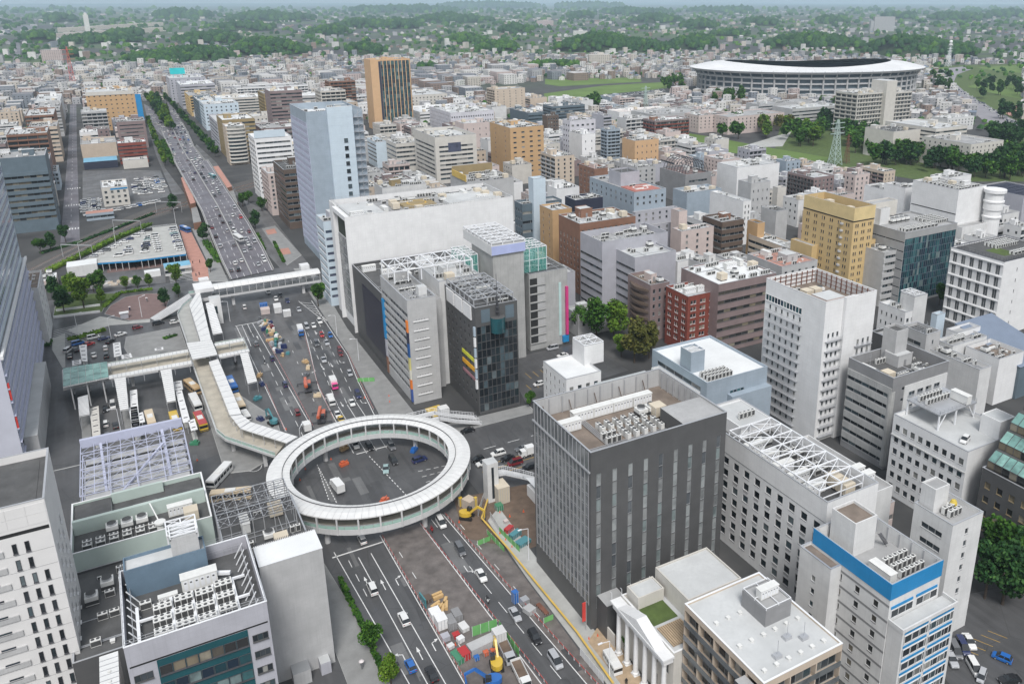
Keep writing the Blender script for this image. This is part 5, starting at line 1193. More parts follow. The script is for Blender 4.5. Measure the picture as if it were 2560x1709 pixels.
# left of the avenue ---------------------------------------------------------
r=building('office_building','slate blue office with curved banded floors at left edge',-78,575,43,30,44.4,M_SLATE,R_GREY,F=('ribbon',dict(nx=14,nz=8,zb=6,zt=34,h=1.6,g=G_WARM,fm=M_SLATE,sill=1.4,proud=.7)),E=('ribbon',dict(nx=9,nz=8,zb=6,zt=34,h=1.6)),par=1,clutter=8,seed=40)
block(r,2,6,44.4,18,20,49,M_SLATE,'plant_room',R_LGREY,.6)
def lb(name,label,x,y,W,D,h,wall,roof=None,**k):
 return building(name,label,x,y,W,D,h,wall,roof,far=True,**k)
lb('warehouse_store','big orange-brown block with cream roof band and blue side banner',-16.4,1011,44.5,50,40,M_ORANGE,R_LGREY,F=('punch',dict(nx=9,nz=8,w=1.4,h=1.2)),E=('blank',),clutter=5,par=1)
bb=[o for o in bpy.data.objects if o.name.startswith('warehouse_store')][-1];sign(bb,Face('F',0,0,44.5,50),0,44.4,36.5,40.1,.3,M_CREAM,'cream_band');sign(bb,Face('F',0,0,50,50),44.7,50,8,36,.3,M_BLUE,'blue_banner')
lb('office_building','mauve brick office with dark window slots beside the viaduct',6,872,23,30,25,M_MAUVE,R_GREY,F=('ribbon',dict(nx=4,nz=6,mx=2,h=1.0)),E=('punch',dict(nx=5,nz=6)),clutter=6)
lb('office_building','rust red banded building with white roof edge',3.5,790,21,20,17.5,M_RED,R_WHITE,F=('ribbon',dict(nx=6,nz=5,h=1.0,zb=1.5,zt=16)),E=('blank',),clutter=4,pm=M_OFFW)
lb('office_building','grey balconied block with pale blue stair panel',-22,960,22,24,26,M_GREY,R_LGREY,F=('balcony',dict(nx=5,nz=6)),clutter=3)
lb('warehouse','beige flat-roofed warehouse over a dark front',-24,838,27,40,12,M_BEIGE,R_GREY,F=('blank',),clutter=2)
lb('shed','low shed with bright pale blue metal roof',-22.5,778,24,22,6,M_NAVY,mat('sky_blue_metal_roof',(.18,.42,.58),.5),par=0,clutter=0)
lb('shop','low cream box shop under red building',5,766,18,12,7,M_CREAM,R_LGREY,clutter=2,pent=False)
r=building('office_building','small cream office in the car park with blue roof stripe',-10.9,625.8,15.3,26,12.8,M_CREAM,R_WHITE,F=('punch',dict(nx=4,nz=3,w=1.6,zb=1)),E=('punch',dict(nx=6,nz=3)),clutter=3,pent=False);sign(r,Face('F',0,0,15.3,26),5,15,10.8,11.8,.1,M_BLUE,'blue_stripe')
building('signal_house','low pink-roofed shed by the railway',-21,588,15,8,4.5,M_BLUEG,A_PINKP,par=0,clutter=0,F=('ribbon',dict(nx=4,nz=1,zb=.5,zt=4)),cat='shed')
for i,(x,y,W,D,h,m,lab) in enumerate(((-70,660,30,60,24,M_MAUVE,'long mauve office with grey roof hut behind the slate office'),(-68,760,26,40,34,M_BRICK,'brown balcony flats with white roof beyond slate office'),(-58,830,20,40,30,M_BEIGE,'tan flats with side windows along the narrow street'),
  (-64,900,22,60,32,M_BRICK,'red-brown flats with grey roof beside narrow street'),(-60,990,20,70,28,M_GREY,'grey white flats in row beyond the brown flats'),(-66,1090,24,80,26,M_WHITE,'white long flats further up the narrow street'),(-46,620,9,30,16,M_CREAM,'pale slim shop house beside slate office'),(-45,700,8,26,14,M_PALEB,'pale green shop house on narrow street'))):
 lb('apartment_block',lab,x,y,W,D,h,m,R_LGREY if i % 2 else R_GREY,F=('balcony',dict(nx=4)) if i % 2 else ('ribbon',dict(nx=6)),E=('punch',dict(pitch=5)),clutter=5)
lb('office_building','dark block with magenta sign behind the orange-brown store',-20,1110,40,40,20,M_BROWN,R_WHITE,F=('ribbon',dict(nx=8)),clutter=4)
# right kerb of the avenue, beyond the tall tower
r=building('apartment_block','round-fronted beige balcony tower',82,740,15,20,32,M_BEIGE,R_WHITE,F=('blank',),S_=('punch',dict(nx=4,nz=9)),clutter=2,pent=False)
for j in range(10):
 b=MB();b.prism([(7.5-7.4*cos(pi*k/12),-3.2*sin(pi*k/12)-.02) for k in range(13)],2+j*3,3.1+j*3);b.build('curved_balcony',M_CREAM,r)
 b=MB();b.prism([(7.5-6.6*cos(pi*k/12),-2.3*sin(pi*k/12)-.02) for k in range(13)],3.1+j*3,5+j*3);b.build('glazing',G_DARK,r)
r=building('apartment_block','white apartment tower with grey fins and pale roof screen',82.5,594.5,24,26,42,M_WHITE,R_WHITE,F=('ribbon',dict(nx=8,nz=11,mx=1,h=1.2)),S_=('balcony',dict(nx=3,nz=11)),clutter=2);sign(r,Face('F',0,0,24,26),.2,20,42.1,47,.3,M_PALEB,'roof_screen')
building('office_building','dark bronze glass tower in front of white apartment tower',84,505,16,34,36,M_BROWN,R_DARK,S_=('ribbon',dict(nx=10,nz=9,g=G_BLACK,fm=M_DGREY)),F=('ribbon',dict(nx=5,nz=9,g=G_BLACK)),clutter=3)
building('apartment_block','pale pink stepped flats beside the bronze tower',81,545,12,26,27,M_PINK,R_LGREY,S_=('balcony',dict(nx=4,nz=8,rail=M_PINK)),F=('punch',dict(nx=3,nz=8)),clutter=2)
mm=[M_WHITE,M_BEIGE,M_CREAM,M_GREY,M_BLUEG,M_MAUVE,M_OLIVE,M_LILAC,M_OFFW,M_BRICK]
AV=[('olive block with orange corner strip along the avenue',84,775,26,40,33,M_OLIVE),('lilac glass office with green roof grid along the avenue',84,820,30,60,26,M_LILAC),('purple-grey low showroom behind roadside trees',118,800,36,40,20,M_MAUVE),
      ('tall pink-brown flats with zigzag balconies',140,868,30,30,46,M_MAUVE),('white and blue hotel with navy sign',88,960,34,40,27,M_PALEB),('taupe gridded flats behind white office',150,970,40,40,34,M_OLIVE),
      ('cream office with paired windows by the avenue',110,1040,50,40,24,M_CREAM),('slate edge office by the avenue trees',88,1010,18,60,26,M_SLATE),('yellow-brown balcony flats far up the avenue',86,1090,30,60,24,M_YELLOW),
      ('lilac flats with arched base far up the avenue',84,1170,40,60,30,M_LILAC),('lilac-white showroom with turquoise sign',78,1250,44,60,32,M_LILAC),('long white terrace of flats far right of avenue',150,1180,90,40,22,M_WHITE),
      ('long grey low flats beyond the avenue',180,1060,80,40,20,M_GREY),('beige terrace with ribbon windows beyond pink flats',190,930,50,36,24,M_BEIGE),('brown slab with grey link block',230,1010,30,24,40,M_BRICK),('white sloping glass-roof hall behind tall tower',120,700,40,40,18,M_OFFW),
      ('grey tower with dark window strip behind white flats',118,620,20,30,34,M_GREY),('cream flats with rounded bays left of apricot tower',196,905,26,26,40,M_CREAM),('low white market hall with purple trim',300,900,60,60,12,M_WHITE),('white sports hall right of apricot tower',300,1000,70,60,20,M_CREAM)]
for i,(lab,x,y,W,D,h,m) in enumerate(AV):
 lb('apartment_block' if 'flats' in lab else 'office_building',lab,x,y,W,D,h,m,[R_WHITE,R_LGREY,R_GREY][i % 3],F=(['ribbon','punch','balcony'][i % 3],dict(pitch=4.5)),S_=(['punch','ribbon','balcony'][i % 3],dict(pitch=4.5)),clutter=5)
b=MB();b.box(0,0,0,18,1.2,8);b.box(3,.3,-4,3.6,.9,0);b.box(14,.3,-4,14.6,.9,0);tag(b.build('billboard',mat('turquoise_board',(.03,.55,.58),.5),None,(80,1250,37)),'turquoise roof billboard on the lilac-white showroom','billboard')
# ---------------------------------------------------------------- pedestrian decks
M_ROOFW=mat('pale_metal_roof',(.70,.70,.69),.45,var=.08,scale=.5)
M_DECK=mat('deck_paving',(.47,.43,.36),.75,var=.2,scale=.3)
M_GIRD=mat('pale_girder',(.60,.60,.60),.6,var=.10,streak=.2)
m,t,bs=_nodes('green_balustrade_glass');bs.inputs['Base Color'].default_value=(.42,.62,.55,1);bs.inputs['Roughness'].default_value=.12;bs.inputs['Alpha'].default_value=.72;M_BAL=m
RCX,RCY,RO,RI=48.2,205.2,27.0,21.3
R=empty('ring_walkway',(RCX,RCY,0));tag(R,'circular roofed pedestrian bridge ringing the junction','footbridge')
def ring(b,r0,r1,z0,z1,n=96,m=0):
 for k in range(n):
  a0,a1=2*pi*k/n,2*pi*(k+1)/n;c0,s0,c1,s1=cos(a0),sin(a0),cos(a1),sin(a1)
  b.quad((r1*c0,r1*s0,z1),(r1*c1,r1*s1,z1),(r0*c1,r0*s1,z1),(r0*c0,r0*s0,z1),m)
  b.quad((r1*c0,r1*s0,z0),(r1*c1,r1*s1,z0),(r1*c1,r1*s1,z1),(r1*c0,r1*s0,z1),m)
  b.quad((r0*c0,r0*s0,z0),(r0*c1,r0*s1,z0),(r0*c1,r0*s1,z1),(r0*c0,r0*s0,z1),m)
  b.quad((r1*c0,r1*s0,z0),(r1*c1,r1*s1,z0),(r0*c1,r0*s1,z0),(r0*c0,r0*s0,z0),m)
b=MB();ring(b,RI+.3,RO-.5,4.7,5.4);b.build('deck',M_DECK,R)
b=MB();ring(b,RI+.05,RI+.29,4.4,5.9);b.build('girder',M_GIRD,R);b=MB();ring(b,RO-.49,RO-.25,4.4,5.9);b.build('girder',M_GIRD,R)
NP=96
b=MB();a=pi/NP*.965
for (r0,z0),(r1,z1) in (((RI-.1,9.35),(RI+1.6,9.75)),((RI+1.6,9.75),(RO-1.8,9.85)),((RO-1.8,9.85),(RO+.1,9.4))):
 b.quad((r0*cos(-a),r0*sin(-a),z0),(r1*cos(-a),r1*sin(-a),z1),(r1*cos(a),r1*sin(a),z1),(r0*cos(a),r0*sin(a),z0))
b.quad((RO+.1)*Vector((cos(-a),sin(-a),0))+Vector((0,0,9.1)),(RO+.1)*Vector((cos(a),sin(a),0))+Vector((0,0,9.1)),(RO+.1)*Vector((cos(a),sin(a),0))+Vector((0,0,9.4)),(RO+.1)*Vector((cos(-a),sin(-a),0))+Vector((0,0,9.4)))
pm=b.mesh('roof_panel',M_ROOFW)
for k in range(NP):link('roof_panel',pm,R,(0,0,0),2*pi*k/NP)
b=MB();ring(b,RI,RO-.05,9.0,9.3);b.build('roof_frame',M_STEEL,R)
b=MB();ring(b,RI+1.7,RI+1.82,9.86,10.05);b.build('roof_rail',M_DSTEEL,R)
b=MB();w=pi*RO/72*.95;b.box(-.03,-w,5.95,.03,w,6.9);gp=b.mesh('glass_panel',M_BAL);b=MB();w=pi*RI/72*.95;b.box(-.03,-w,5.95,.03,w,6.9);gp2=b.mesh('glass_panel',M_BAL)
for k in range(72):
 q=2*pi*(k+.5)/72;link('glass_panel',gp,R,((RO-.37)*cos(q),(RO-.37)*sin(q),0),q);link('glass_panel',gp2,R,((RI+.17)*cos(q),(RI+.17)*sin(q),0),q)
b=MB();b.box(-.16,-.2,4.5,.16,.2,9.1);po=b.mesh('post',M_GIRD)
for k in range(32):
 q=2*pi*k/32;link('post',po,R,((RO-.15)*cos(q),(RO-.15)*sin(q),0),q);link('post',po,R,((RI-.02)*cos(q),(RI-.02)*sin(q),0),q)
b=MB();ring(b,RI+.08,RI+.26,6.92,7.05);b.build('handrail',M_STEEL,R);b=MB();ring(b,RO-.46,RO-.28,6.92,7.05);b.build('handrail',M_STEEL,R)
b=MB();b.cyl(0,0,-.02,4.6,.7,14);co=b.mesh('column',M_GIRD)
for q in (.15,.75,1.9,2.5,3.35,3.95,5.0,5.65):link('column',co,R,(24.1*cos(q),24.1*sin(q),0))
D=empty('station_deck',(0,0,0));tag(D,'pale pedestrian deck with canopies linking station, footbridge and ring','footbridge')
def A3(t,x,y,z):p=at(t,x,y,z);return (p.x,p.y)
def poly(root,name,pix_,z,th,m,t=7):
 pts=[A3(t,*p,z) if len(p)==2 else A3(*p,z) for p in pix_];b=MB();b.prism(pts,z-th,z,0);b.sheet(pts,z-th-.001,0);return b.build(name,m,root),pts
def canopy(root,name,a,c,e,g,z,m=None,th=.25,posts=True,seams=0,t=7,dz=5.8):
 """flat roof over the quadrilateral a-c-e-g given as picture points at height z; posts go down to dz"""
 q=[Vector(A3(t,*p,z)) for p in (a,c,e,g)];b=MB();b.prism(q,z-th,z,0);b.sheet(q,z-th-.001);o=b.build(name,m or M_ROOFW,root)
 if posts:
  b=MB();n=max(2,int((q[1]-q[0]).length/4.5))
  for i in range(n+1):
   for u,v in ((q[0],q[1]),(q[3],q[2])):
    p=u.lerp(v,.02+.96*i/n);p=p.lerp((q[0]+q[2])/2,.02);b.bar((p.x,p.y,dz),(p.x,p.y,z-th),.16)
  b.build('canopy_post',M_STEEL,root)
 if seams:
  b=MB()
  for i in range(seams+1):
   u=q[0].lerp(q[1],i/seams);v=q[3].lerp(q[2],i/seams);b.bar((u.x,u.y,z+.03),(v.x,v.y,z+.03),.14,.1)
  b.build('roof_seam',M_STEEL,root)
 return q
def balus(root,pts,z,h=1.05):
 for p,q in zip(pts,pts[1:]):
  p,q=Vector(p),Vector(q);L=(q-p).length;n=max(1,int(L/2.2))
  for i in range(n):
   u=p.lerp(q,(i+.03)/n);v=p.lerp(q,(i+.97)/n);b=MB();b.quad((u.x,u.y,z),(v.x,v.y,z),(v.x,v.y,z+h),(u.x,u.y,z+h));b.build('glass_panel',M_BAL,root)
 b=MB()
 for p,q in zip(pts,pts[1:]):b.bar((*p,z+h+.05),(*q,z+h+.05),.12);b.bar((*p,z-.35),(*q,z-.35),.35,.8)
 b.build('edge_beam',M_GIRD,root)
_,p1=poly(D,'deck',[(1300,260),(1330,340),(1480,760),(1540,810),(1880,925),(1975,800),(1640,700),(1590,660),(1430,260)],6,.8,M_DECK)
balus(D,p1[:5],6);balus(D,[p1[5],p1[6],p1[7],p1[8]],6)
canopy(D,'canopy',(1425,285),(1570,650),(1650,640),(1490,265),9.2,seams=10);canopy(D,'canopy',(1575,655),(1640,735),(1710,690),(1652,645),9.21,seams=3);canopy(D,'canopy',(1640,738),(1960,838),(2035,795),(1712,694),9.2,seams=8)
_,p2=poly(D,'deck',[(120,620),(240,975),(540,935),(470,700),(400,420),(300,420),(180,520)],6,.8,A_LPAVE,22)
balus(D,[p2[1],p2[0],p2[6],p2[5]],6)
canopy(D,'canopy',(380,300),(530,940),(400,950),(260,500),9.3,t=22,seams=8)
q=canopy(D,'hub_roof',(225,965),(300,1165),(605,1105),(535,930),10.6,t=22,seams=7)
_,p3=poly(D,'deck',[(1310,850),(1330,1010),(2345,830),(2310,680)],6,.8,M_DECK,21)
balus(D,[p3[1],p3[2]],6);balus(D,[p3[0],p3[3]],6)
canopy(D,'canopy',(1310,825),(2300,650),(2305,680),(1312,860),9.0,t=21,seams=20);canopy(D,'canopy',(1330,970),(2340,785),(2345,820),(1332,1010),9.0,t=21,seams=20)
_,p4=poly(D,'deck',[(575,990),(625,1140),(985,1060),(930,930)],6,.8,M_DECK,22);balus(D,[p4[1],p4[2],p4[3],p4[0]],6)
canopy(D,'canopy',(565,970),(920,908),(928,935),(575,1000),9.0,t=22,seams=8);canopy(D,'canopy',(615,1105),(985,1035),(998,1062),(625,1140),9.0,t=22,seams=8)
_,p5=poly(D,'deck',[(760,900),(770,1130),(1330,1010),(1312,850)],5.6,.8,M_GIRD,21)
gq=[Vector(A3(21,*p,9.5)) for p in ((770,880),(770,1110),(1330,990),(1310,800))]
for i in range(6):
 for j in range(3):
  f=lambda u,v:gq[0].lerp(gq[3],u).lerp(gq[1].lerp(gq[2],u),v)
  a_,b_,c_,d_=f(i/6+.004,j/3+.01),f((i+1)/6-.004,j/3+.01),f((i+1)/6-.004,(j+1)/3-.01),f(i/6+.004,(j+1)/3-.01)
  b=MB();b.prism([a_,b_,c_,d_],9.5,9.58);b.build('roof_pane',M_GREENG,D)
b=MB();b.prism(gq,9.1,9.45);b.build('canopy_frame',M_GIRD,D)
b=MB()
for u in (.15,.5,.85):
 for v in (.1,.9):p=gq[0].lerp(gq[3],u).lerp(gq[1].lerp(gq[2],u),v);b.bar((p.x,p.y,0),(p.x,p.y,9.1),.4)
b.build('column',M_GIRD,D)
b=MB()
for t_,x_,y_ in ((7,1400,420),(7,1480,620),(7,1580,780),(7,1800,880),(22,300,800),(22,250,600),(22,420,1000),(21,1600,920),(21,2000,850),(22,800,1020),(22,940,990)):
 p=at(t_,x_,y_,5.5);b.box(p.x-.5,p.y-.5,-.02,p.x+.5,p.y+.5,5.25)
b.build('pier',M_GIRD,D)
def stair(root,t,a,c,e,g,z0,z1,m=None,n=16,roof=.0):
 """sloping ribbed stair roof or flight from edge a-g (high) to edge c-e (low)"""
 A,G_=Vector((*A3(t,*a,z0),z0)),Vector((*A3(t,*g,z0),z0));C,E_=Vector((*A3(t,*c,z1),z1)),Vector((*A3(t,*e,z1),z1))
 b=MB();b.quad(A,C,E_,G_);d=Vector((0,0,.3));b.quad(A-d,C-d,E_-d,G_-d);b.quad(A,C,C-d,A-d);b.quad(G_,E_,E_-d,G_-d);b.quad(C,E_,E_-d,C-d);b.build('stair_roof' if roof else 'stair_flight',m or M_ROOFW,root)
 b=MB()
 for i in range(n+1):u=A.lerp(C,i/n);v=G_.lerp(E_,i/n);b.bar(u+Vector((0,0,.05)),v+Vector((0,0,.05)),.16,.14)
 b.build('rib' if roof else 'step',M_STEEL,root)
 if roof:
  b=MB()
  for p in (C,E_,A.lerp(C,.5),G_.lerp(E_,.5)):b.bar((p.x,p.y,0),(p.x,p.y,p.z-.2),.15)
  b.build('canopy_post',M_STEEL,root)
stair(D,7,(780,400),(820,615),(878,605),(858,388),9,5,roof=1);stair(D,7,(1095,345),(1140,560),(1200,548),(1170,330),9,5,roof=1);stair(D,7,(530,530),(540,655),(612,640),(600,510),8,5,roof=1)
stair(D,22,(880,1095),(975,1460),(1090,1430),(980,1080),9,4.2,roof=1)
stair(D,23,(1720,850),(1250,1150),(1330,1190),(1780,930),6.2,.2,M_GIRD,26)
balus(D,[A3(23,1720,850,6.2),A3(23,1860,830,6.2)],6.2)
# covered escalator, lift tower
stair(D,22,(460,480),(548,860),(668,838),(545,455),9.5,5.5,M_WHITE,20,roof=1)
x,y=A3(22,690,720,0);b=MB();b.box(0,0,0,4.2,4.0,11.5,0,1);o=b.build('lift_tower',[M_WHITE,R_LGREY],D,(x-4.4,y,0));b=MB();b.box(1.4,-.03,4.6,2.6,-.002,8);b.build('window',G_DARK,D,(x-4.4,y,0))
# footbridge over the avenue
B=empty('roofed_footbridge',(0,0,0));tag(B,'white vaulted footbridge spanning the avenue to the striped building','footbridge')
x0,x1,y0,y1=27.5,74.5,381.5,388.0
b=MB();b.box(x0,y0,5.0,x1,y1,6.0);b.build('deck',M_GIRD,B)
b=MB()
for i in range(16):b.box(x0+i*3.1,y0-.06,6.0,x0+i*3.1+.18,y0+.12,9.2);b.box(x0+i*3.1,y1-.12,6,x0+i*3.1+.18,y1+.06,9.2)
b.build('post',M_GIRD,B)
for i in range(15):b=MB();b.box(x0+.2+i*3.1,y0+.01,6.05,x0+3.05+i*3.1,y0+.05,7.5);b.build('glass_panel',G_GREY,B)
for i in range(15):
 b=MB()
 for k in range(8):
  a0,a1=pi*k/8,pi*(k+1)/8;m_=(y0+y1)/2;r=(y1-y0)/2+.3
  b.quad((x0+i*3.13,m_-r*cos(a0),9.2+1.3*sin(a0)),(x0+i*3.13+3.09,m_-r*cos(a0),9.2+1.3*sin(a0)),(x0+i*3.13+3.09,m_-r*cos(a1),9.2+1.3*sin(a1)),(x0+i*3.13,m_-r*cos(a1),9.2+1.3*sin(a1)))
 b.build('roof_panel',M_ROOFW,B)
b=MB();b.box(x0-6.5,y0-2,9.2,x0+1,y1+1.5,10.9);b.build('landing_roof',M_WHITE,B);b=MB();b.box(x0-6,y0-1.5,5,x0-.02,y1+1,6);b.build('landing',M_GIRD,B)
for x in (x0-4,x0+8,66):b=MB();b.box(x,y0+2.2,-.02,x+1.2,y0+4.2,5.0);b.build('pier',M_GIRD,B)
for x,yy in ((x0-3.5,y1+3.2),(x0+40,y1+2.2)):b=MB();b.box(x,yy,0,x+4,yy+4,11.5);b.build('lift_tower',M_WHITE,B)
# stair bridges by the ring's right side
E1=empty('ring_stair',(0,0,0));tag(E1,'zigzag white railed stair descending right from the far side of the ring','stair')
def flight(root,p,q,w=2.2):
 p,q=Vector(p),Vector(q);d=Vector((q.x-p.x,q.y-p.y,0)).normalized();n_=Vector((-d.y,d.x,0))*w/2;u=Vector((0,0,.25));b=MB()
 b.quad(p-n_,q-n_,q+n_,p+n_);b.quad(p-n_-u,q-n_-u,q+n_-u,p+n_-u);b.quad(p-n_,q-n_,q-n_-u,p-n_-u);b.quad(p+n_,q+n_,q+n_-u,p+n_-u);b.build('stair_flight',M_GIRD,root)
 for s in (-1,1):
  b=MB();b.bar(p+n_*s+Vector((0,0,1.1)),q+n_*s+Vector((0,0,1.1)),.1);b.bar(p+n_*s+Vector((0,0,.6)),q+n_*s+Vector((0,0,.6)),.06)
  for i in range(9):c=(p+n_*s).lerp(q+n_*s,i/8);b.bar(c,c+Vector((0,0,1.1)),.07)
  b.build('handrail',M_WSTEEL,root)
for dy in (0,4.4):
 flight(E1,(66.5,226+dy,5.6),(75,226+dy,5.6),2.4);flight(E1,(75,226+dy,5.6),(81,226+dy,3.0),2.4);flight(E1,(81,226+dy,3.0),(89,226+dy,.2),2.4)
E2=empty('ring_stair',(0,0,0));tag(E2,'white stair with small gabled shelter between ring and dark tower','stair')
flight(E2,(76,188.2,5.6),(80,187.2,5.6),3);flight(E2,(80,187.2,5.6),(85,186.0,3.4),3);flight(E2,(85,186,3.4),(90,184.8,1.0),3)
b=MB();b.box(0,0,0,3.2,3.2,11.8,0,1);b.build('lift_tower',[M_OFFW,R_LGREY],E2,(73.4,183.2,0));b=MB();b.box(1.2,-.03,1,1.9,-.002,10.6);b.build('lift_window',G_BLACK,E2,(73.4,183.2,0))
b=MB();b.quad((84,174,5.4),(90,174,3.4),(90,182,3.4),(84,182,5.4));b.box(84.2,174.3,0,89.6,181.6,3.3);b.build('gabled_shelter',M_WHITE,E2)
for t_,x_,y_ in ((26,700,250),(26,960,330)):b=MB();p=at(t_,x_,y_,3);b.box(p.x-.25,p.y-.25,0,p.x+.25,p.y+.25,3.6);b.build('pier',M_GIRD,E2)
# bus terminal ---------------------------------------------------------
sheet('terminal_apron',[A3(24,300,0,0),A3(24,1560,0,0),A3(24,1700,500,0),A3(24,1320,640,0),A3(24,100,700,0)],.004,A_OLD)
slab('plaza',[A3(21,*p,0) for p in ((1540,500),(2200,370),(2290,640),(1600,760),(1520,640))],A_PAVE,.1)
def shelter(name,label,pix_,z,n,m=None,t=24):
 r=empty(name,(0,0,0));tag(r,label,'shelter','bus shelters in the station terminal');q=[Vector(A3(t,*p,z)) for p in pix_]
 for i in range(n):
  u0,u1=i/n+.004,(i+1)/n-.004;pts=[q[0].lerp(q[1],u0),q[0].lerp(q[1],u1),q[3].lerp(q[2],u1),q[3].lerp(q[2],u0)];b=MB();b.prism(pts,z-.15,z);b.build('roof_panel',m or M_WHITE,r)
  c=(pts[0]+pts[2])/2;e=(pts[3]-pts[0])*.28;b=MB();b.bar((*(c-e),z+.06),(*(c+e),z+.06),.4,.12);b.build('skylight',M_DSTEEL,r)
 b=MB()
 for i in range(n+1):c=q[0].lerp(q[1],i/n).lerp(q[3].lerp(q[2],i/n),.5);b.bar((*c,0),(*c,z-.15),.2)
 b.build('post',M_STEEL,r);b=MB();b.prism([p.lerp((q[0]+q[2])/2,.25) for p in q],0,.14);b.build('platform',A_LPAVE,r);return r
shelter('bus_shelter','tan-topped long bus shelter nearest the station hall',((200,0),(235,370),(325,355),(300,-30)),4,6,M_CREAM)
shelter('bus_shelter','long white bus shelter in the middle of the terminal',((640,-10),(690,280),(775,262),(735,-25)),4,5)
shelter('bus_shelter','white bus shelter below the left stair roof',((885,480),(900,760),(955,750),(935,470)),4,4,t=7)
shelter('bus_shelter','white bus shelter with step-out wing by the striped bus',((1185,425),(1250,700),(1300,690),(1225,415)),4,5,t=7)
shelter('bus_shelter','short white shelter square beside the truss canopy',((1310,140),(1345,255),(1420,235),(1385,115)),4,2)
shelter('taxi_shelter','white taxi shelter among the waiting cars left',((965,600),(1000,790),(1070,800),(1060,590)),3.6,4,t=21)
shelter('taxi_shelter','stepped white taxi shelter by the terminal plaza',((1380,575),(1395,745),(1490,720),(1470,560)),3.6,4,t=21)
shelter('plaza_kiosk','small white kiosk canopy on the grey plaza',((1890,640),(1895,665),(2000,650),(1995,620)),3,2,t=21)
slab('terminal_pavement',[A3(21,*p,0) for p in ((640,520),(795,460),(800,870),(765,880),(640,660))],A_LPAVE,.11);slab('terminal_pavement',[A3(24,*p,0) for p in ((90,0),(190,-10),(225,380),(120,400))],A_PAVE,.1);slab('terminal_pavement',[A3(24,*p,0) for p in ((560,0),(640,-10),(690,280),(610,300))],A_PAVE,.1)
shelter('bus_shelter','grey ribbed shelter roof beside the tan bus',((1180,420),(1190,480),(1250,470),(1240,410)),4.4,2,M_GIRD,t=7);shelter('taxi_shelter','low white canopy in front of the taxi shelter',((880,790),(885,850),(995,825),(990,770)),3.4,3,t=21);shelter('taxi_shelter','wide white canopy between taxi shelter and deck',((1480,720),(1490,770),(1620,745),(1600,695)),3.4,3,t=21);shelter('bus_shelter','white side canopy right of the middle shelter',((740,60),(760,165),(825,150),(800,40)),3.8,2)
# station blocks between terminal and store
ST=building('station_hall','low station hall under an open lavender steel truss roof',-19.6,209,24.6,27.6,12,M_DGREY,R_GREY,par=.6,clutter=0,cat='hall')
truss_frame(ST,0,0,24.4,27.2,14.6,3.4,8,6,.16,M_LSTEEL,True,False,'truss_roof');truss_frame(ST,0,0,24.4,27.2,11.4,3.6,4,3,.2,M_LSTEEL,False,True,'truss_lower_chord')
b=MB();b.bar((0,27.2,18.6),(24.4,27.2,18.6),1.0,2.4);b.bar((4,0,12),(19,18,18),.5);b.bar((5.2,0,12),(4.6,26,18),.6);b.bar((19.6,0,12),(19.2,26,18),.7);b.build('truss_chord',M_LSTEEL,ST)
b=MB()
for i in range(7):b.box(.6,.6+i*3.8,13.9,23.8,3.0+i*3.8,14.1)
b.build('roof_baffle',M_GREY,ST)
r=building('station_annex','station annex with mint green parapets and dark roof wells',-21.4,186.5,28,21.8,17,mat('mint_panel',(.46,.54,.50),.6,var=.06),R_DARK,E=('blank',),par=1.8,clutter=0,cap=M_WHITE)
z=r['_top'];block(r,.5,14,z,8,21.4,z+1.4,M_OFFW,'dark_well_curb',R_DARK);block(r,19.4,14.4,z,27.4,21.4,z+.8,M_OFFW,'dark_well_curb',R_DARK)
b=MB();b.box(.4,10.2,z,27.6,11.2,z+3.4);b.build('mint_wall',mat('mint_panel',(1,1,1)),r);b=MB();b.box(8.2,20.2,z,19.2,20.9,z+2.6);b.build('mint_wall',mat('mint_panel',(1,1,1)),r)
units(r,'wide',3,3,z,6,2,2.6,1.6,0);unit(r,'cabinet',22,8,z);units(r,'tank',24,4,z,1,1,3,3);units(r,'tower',8,7.4,z,3,1,3,3);unit(r,'duct',15,15,z,pi/2);b=MB();b.cyl(17.5,2.5,z,z+2.2,.8,12);b.cyl(17.5,2.5,z+2.2,z+2.6,1.2,12);b.bar((17.5,2.5,z+2),(16,9,z+4),.25);b.build('round_vent',M_AC,r)
truss_frame(r,18.5,-6,24.5,0,z-1.5,5,2,3,.28,M_WSTEEL)
building('mid','',-21.4,156.5,22,29.8,12.5,M_DGREY,R_DARK,par=.5,clutter=10,seed=91,pent=False,root=r)
r=building('scaffolded_block','dark block wrapped in a steel scaffold frame beside the ring',7.6,160,17.5,33,13,M_DGREY,R_DARK,par=.4,clutter=6,pent=False,seed=17,cat='building')
truss_frame(r,-.3,18,16,32.6,0,18.5,7,4,.16,M_STEEL,True,True,'scaffold',True);b=MB()
for i in range(14):b.bar((-.3,18+i*1.05,18.6),(16,18+i*1.05,18.6),.1)
b.build('scaffold_plank',M_DSTEEL,r)
slab('station_side_road',[(-34,200),(-22.5,200),(-22.5,262),(-34,262)],A_ROAD,.05)
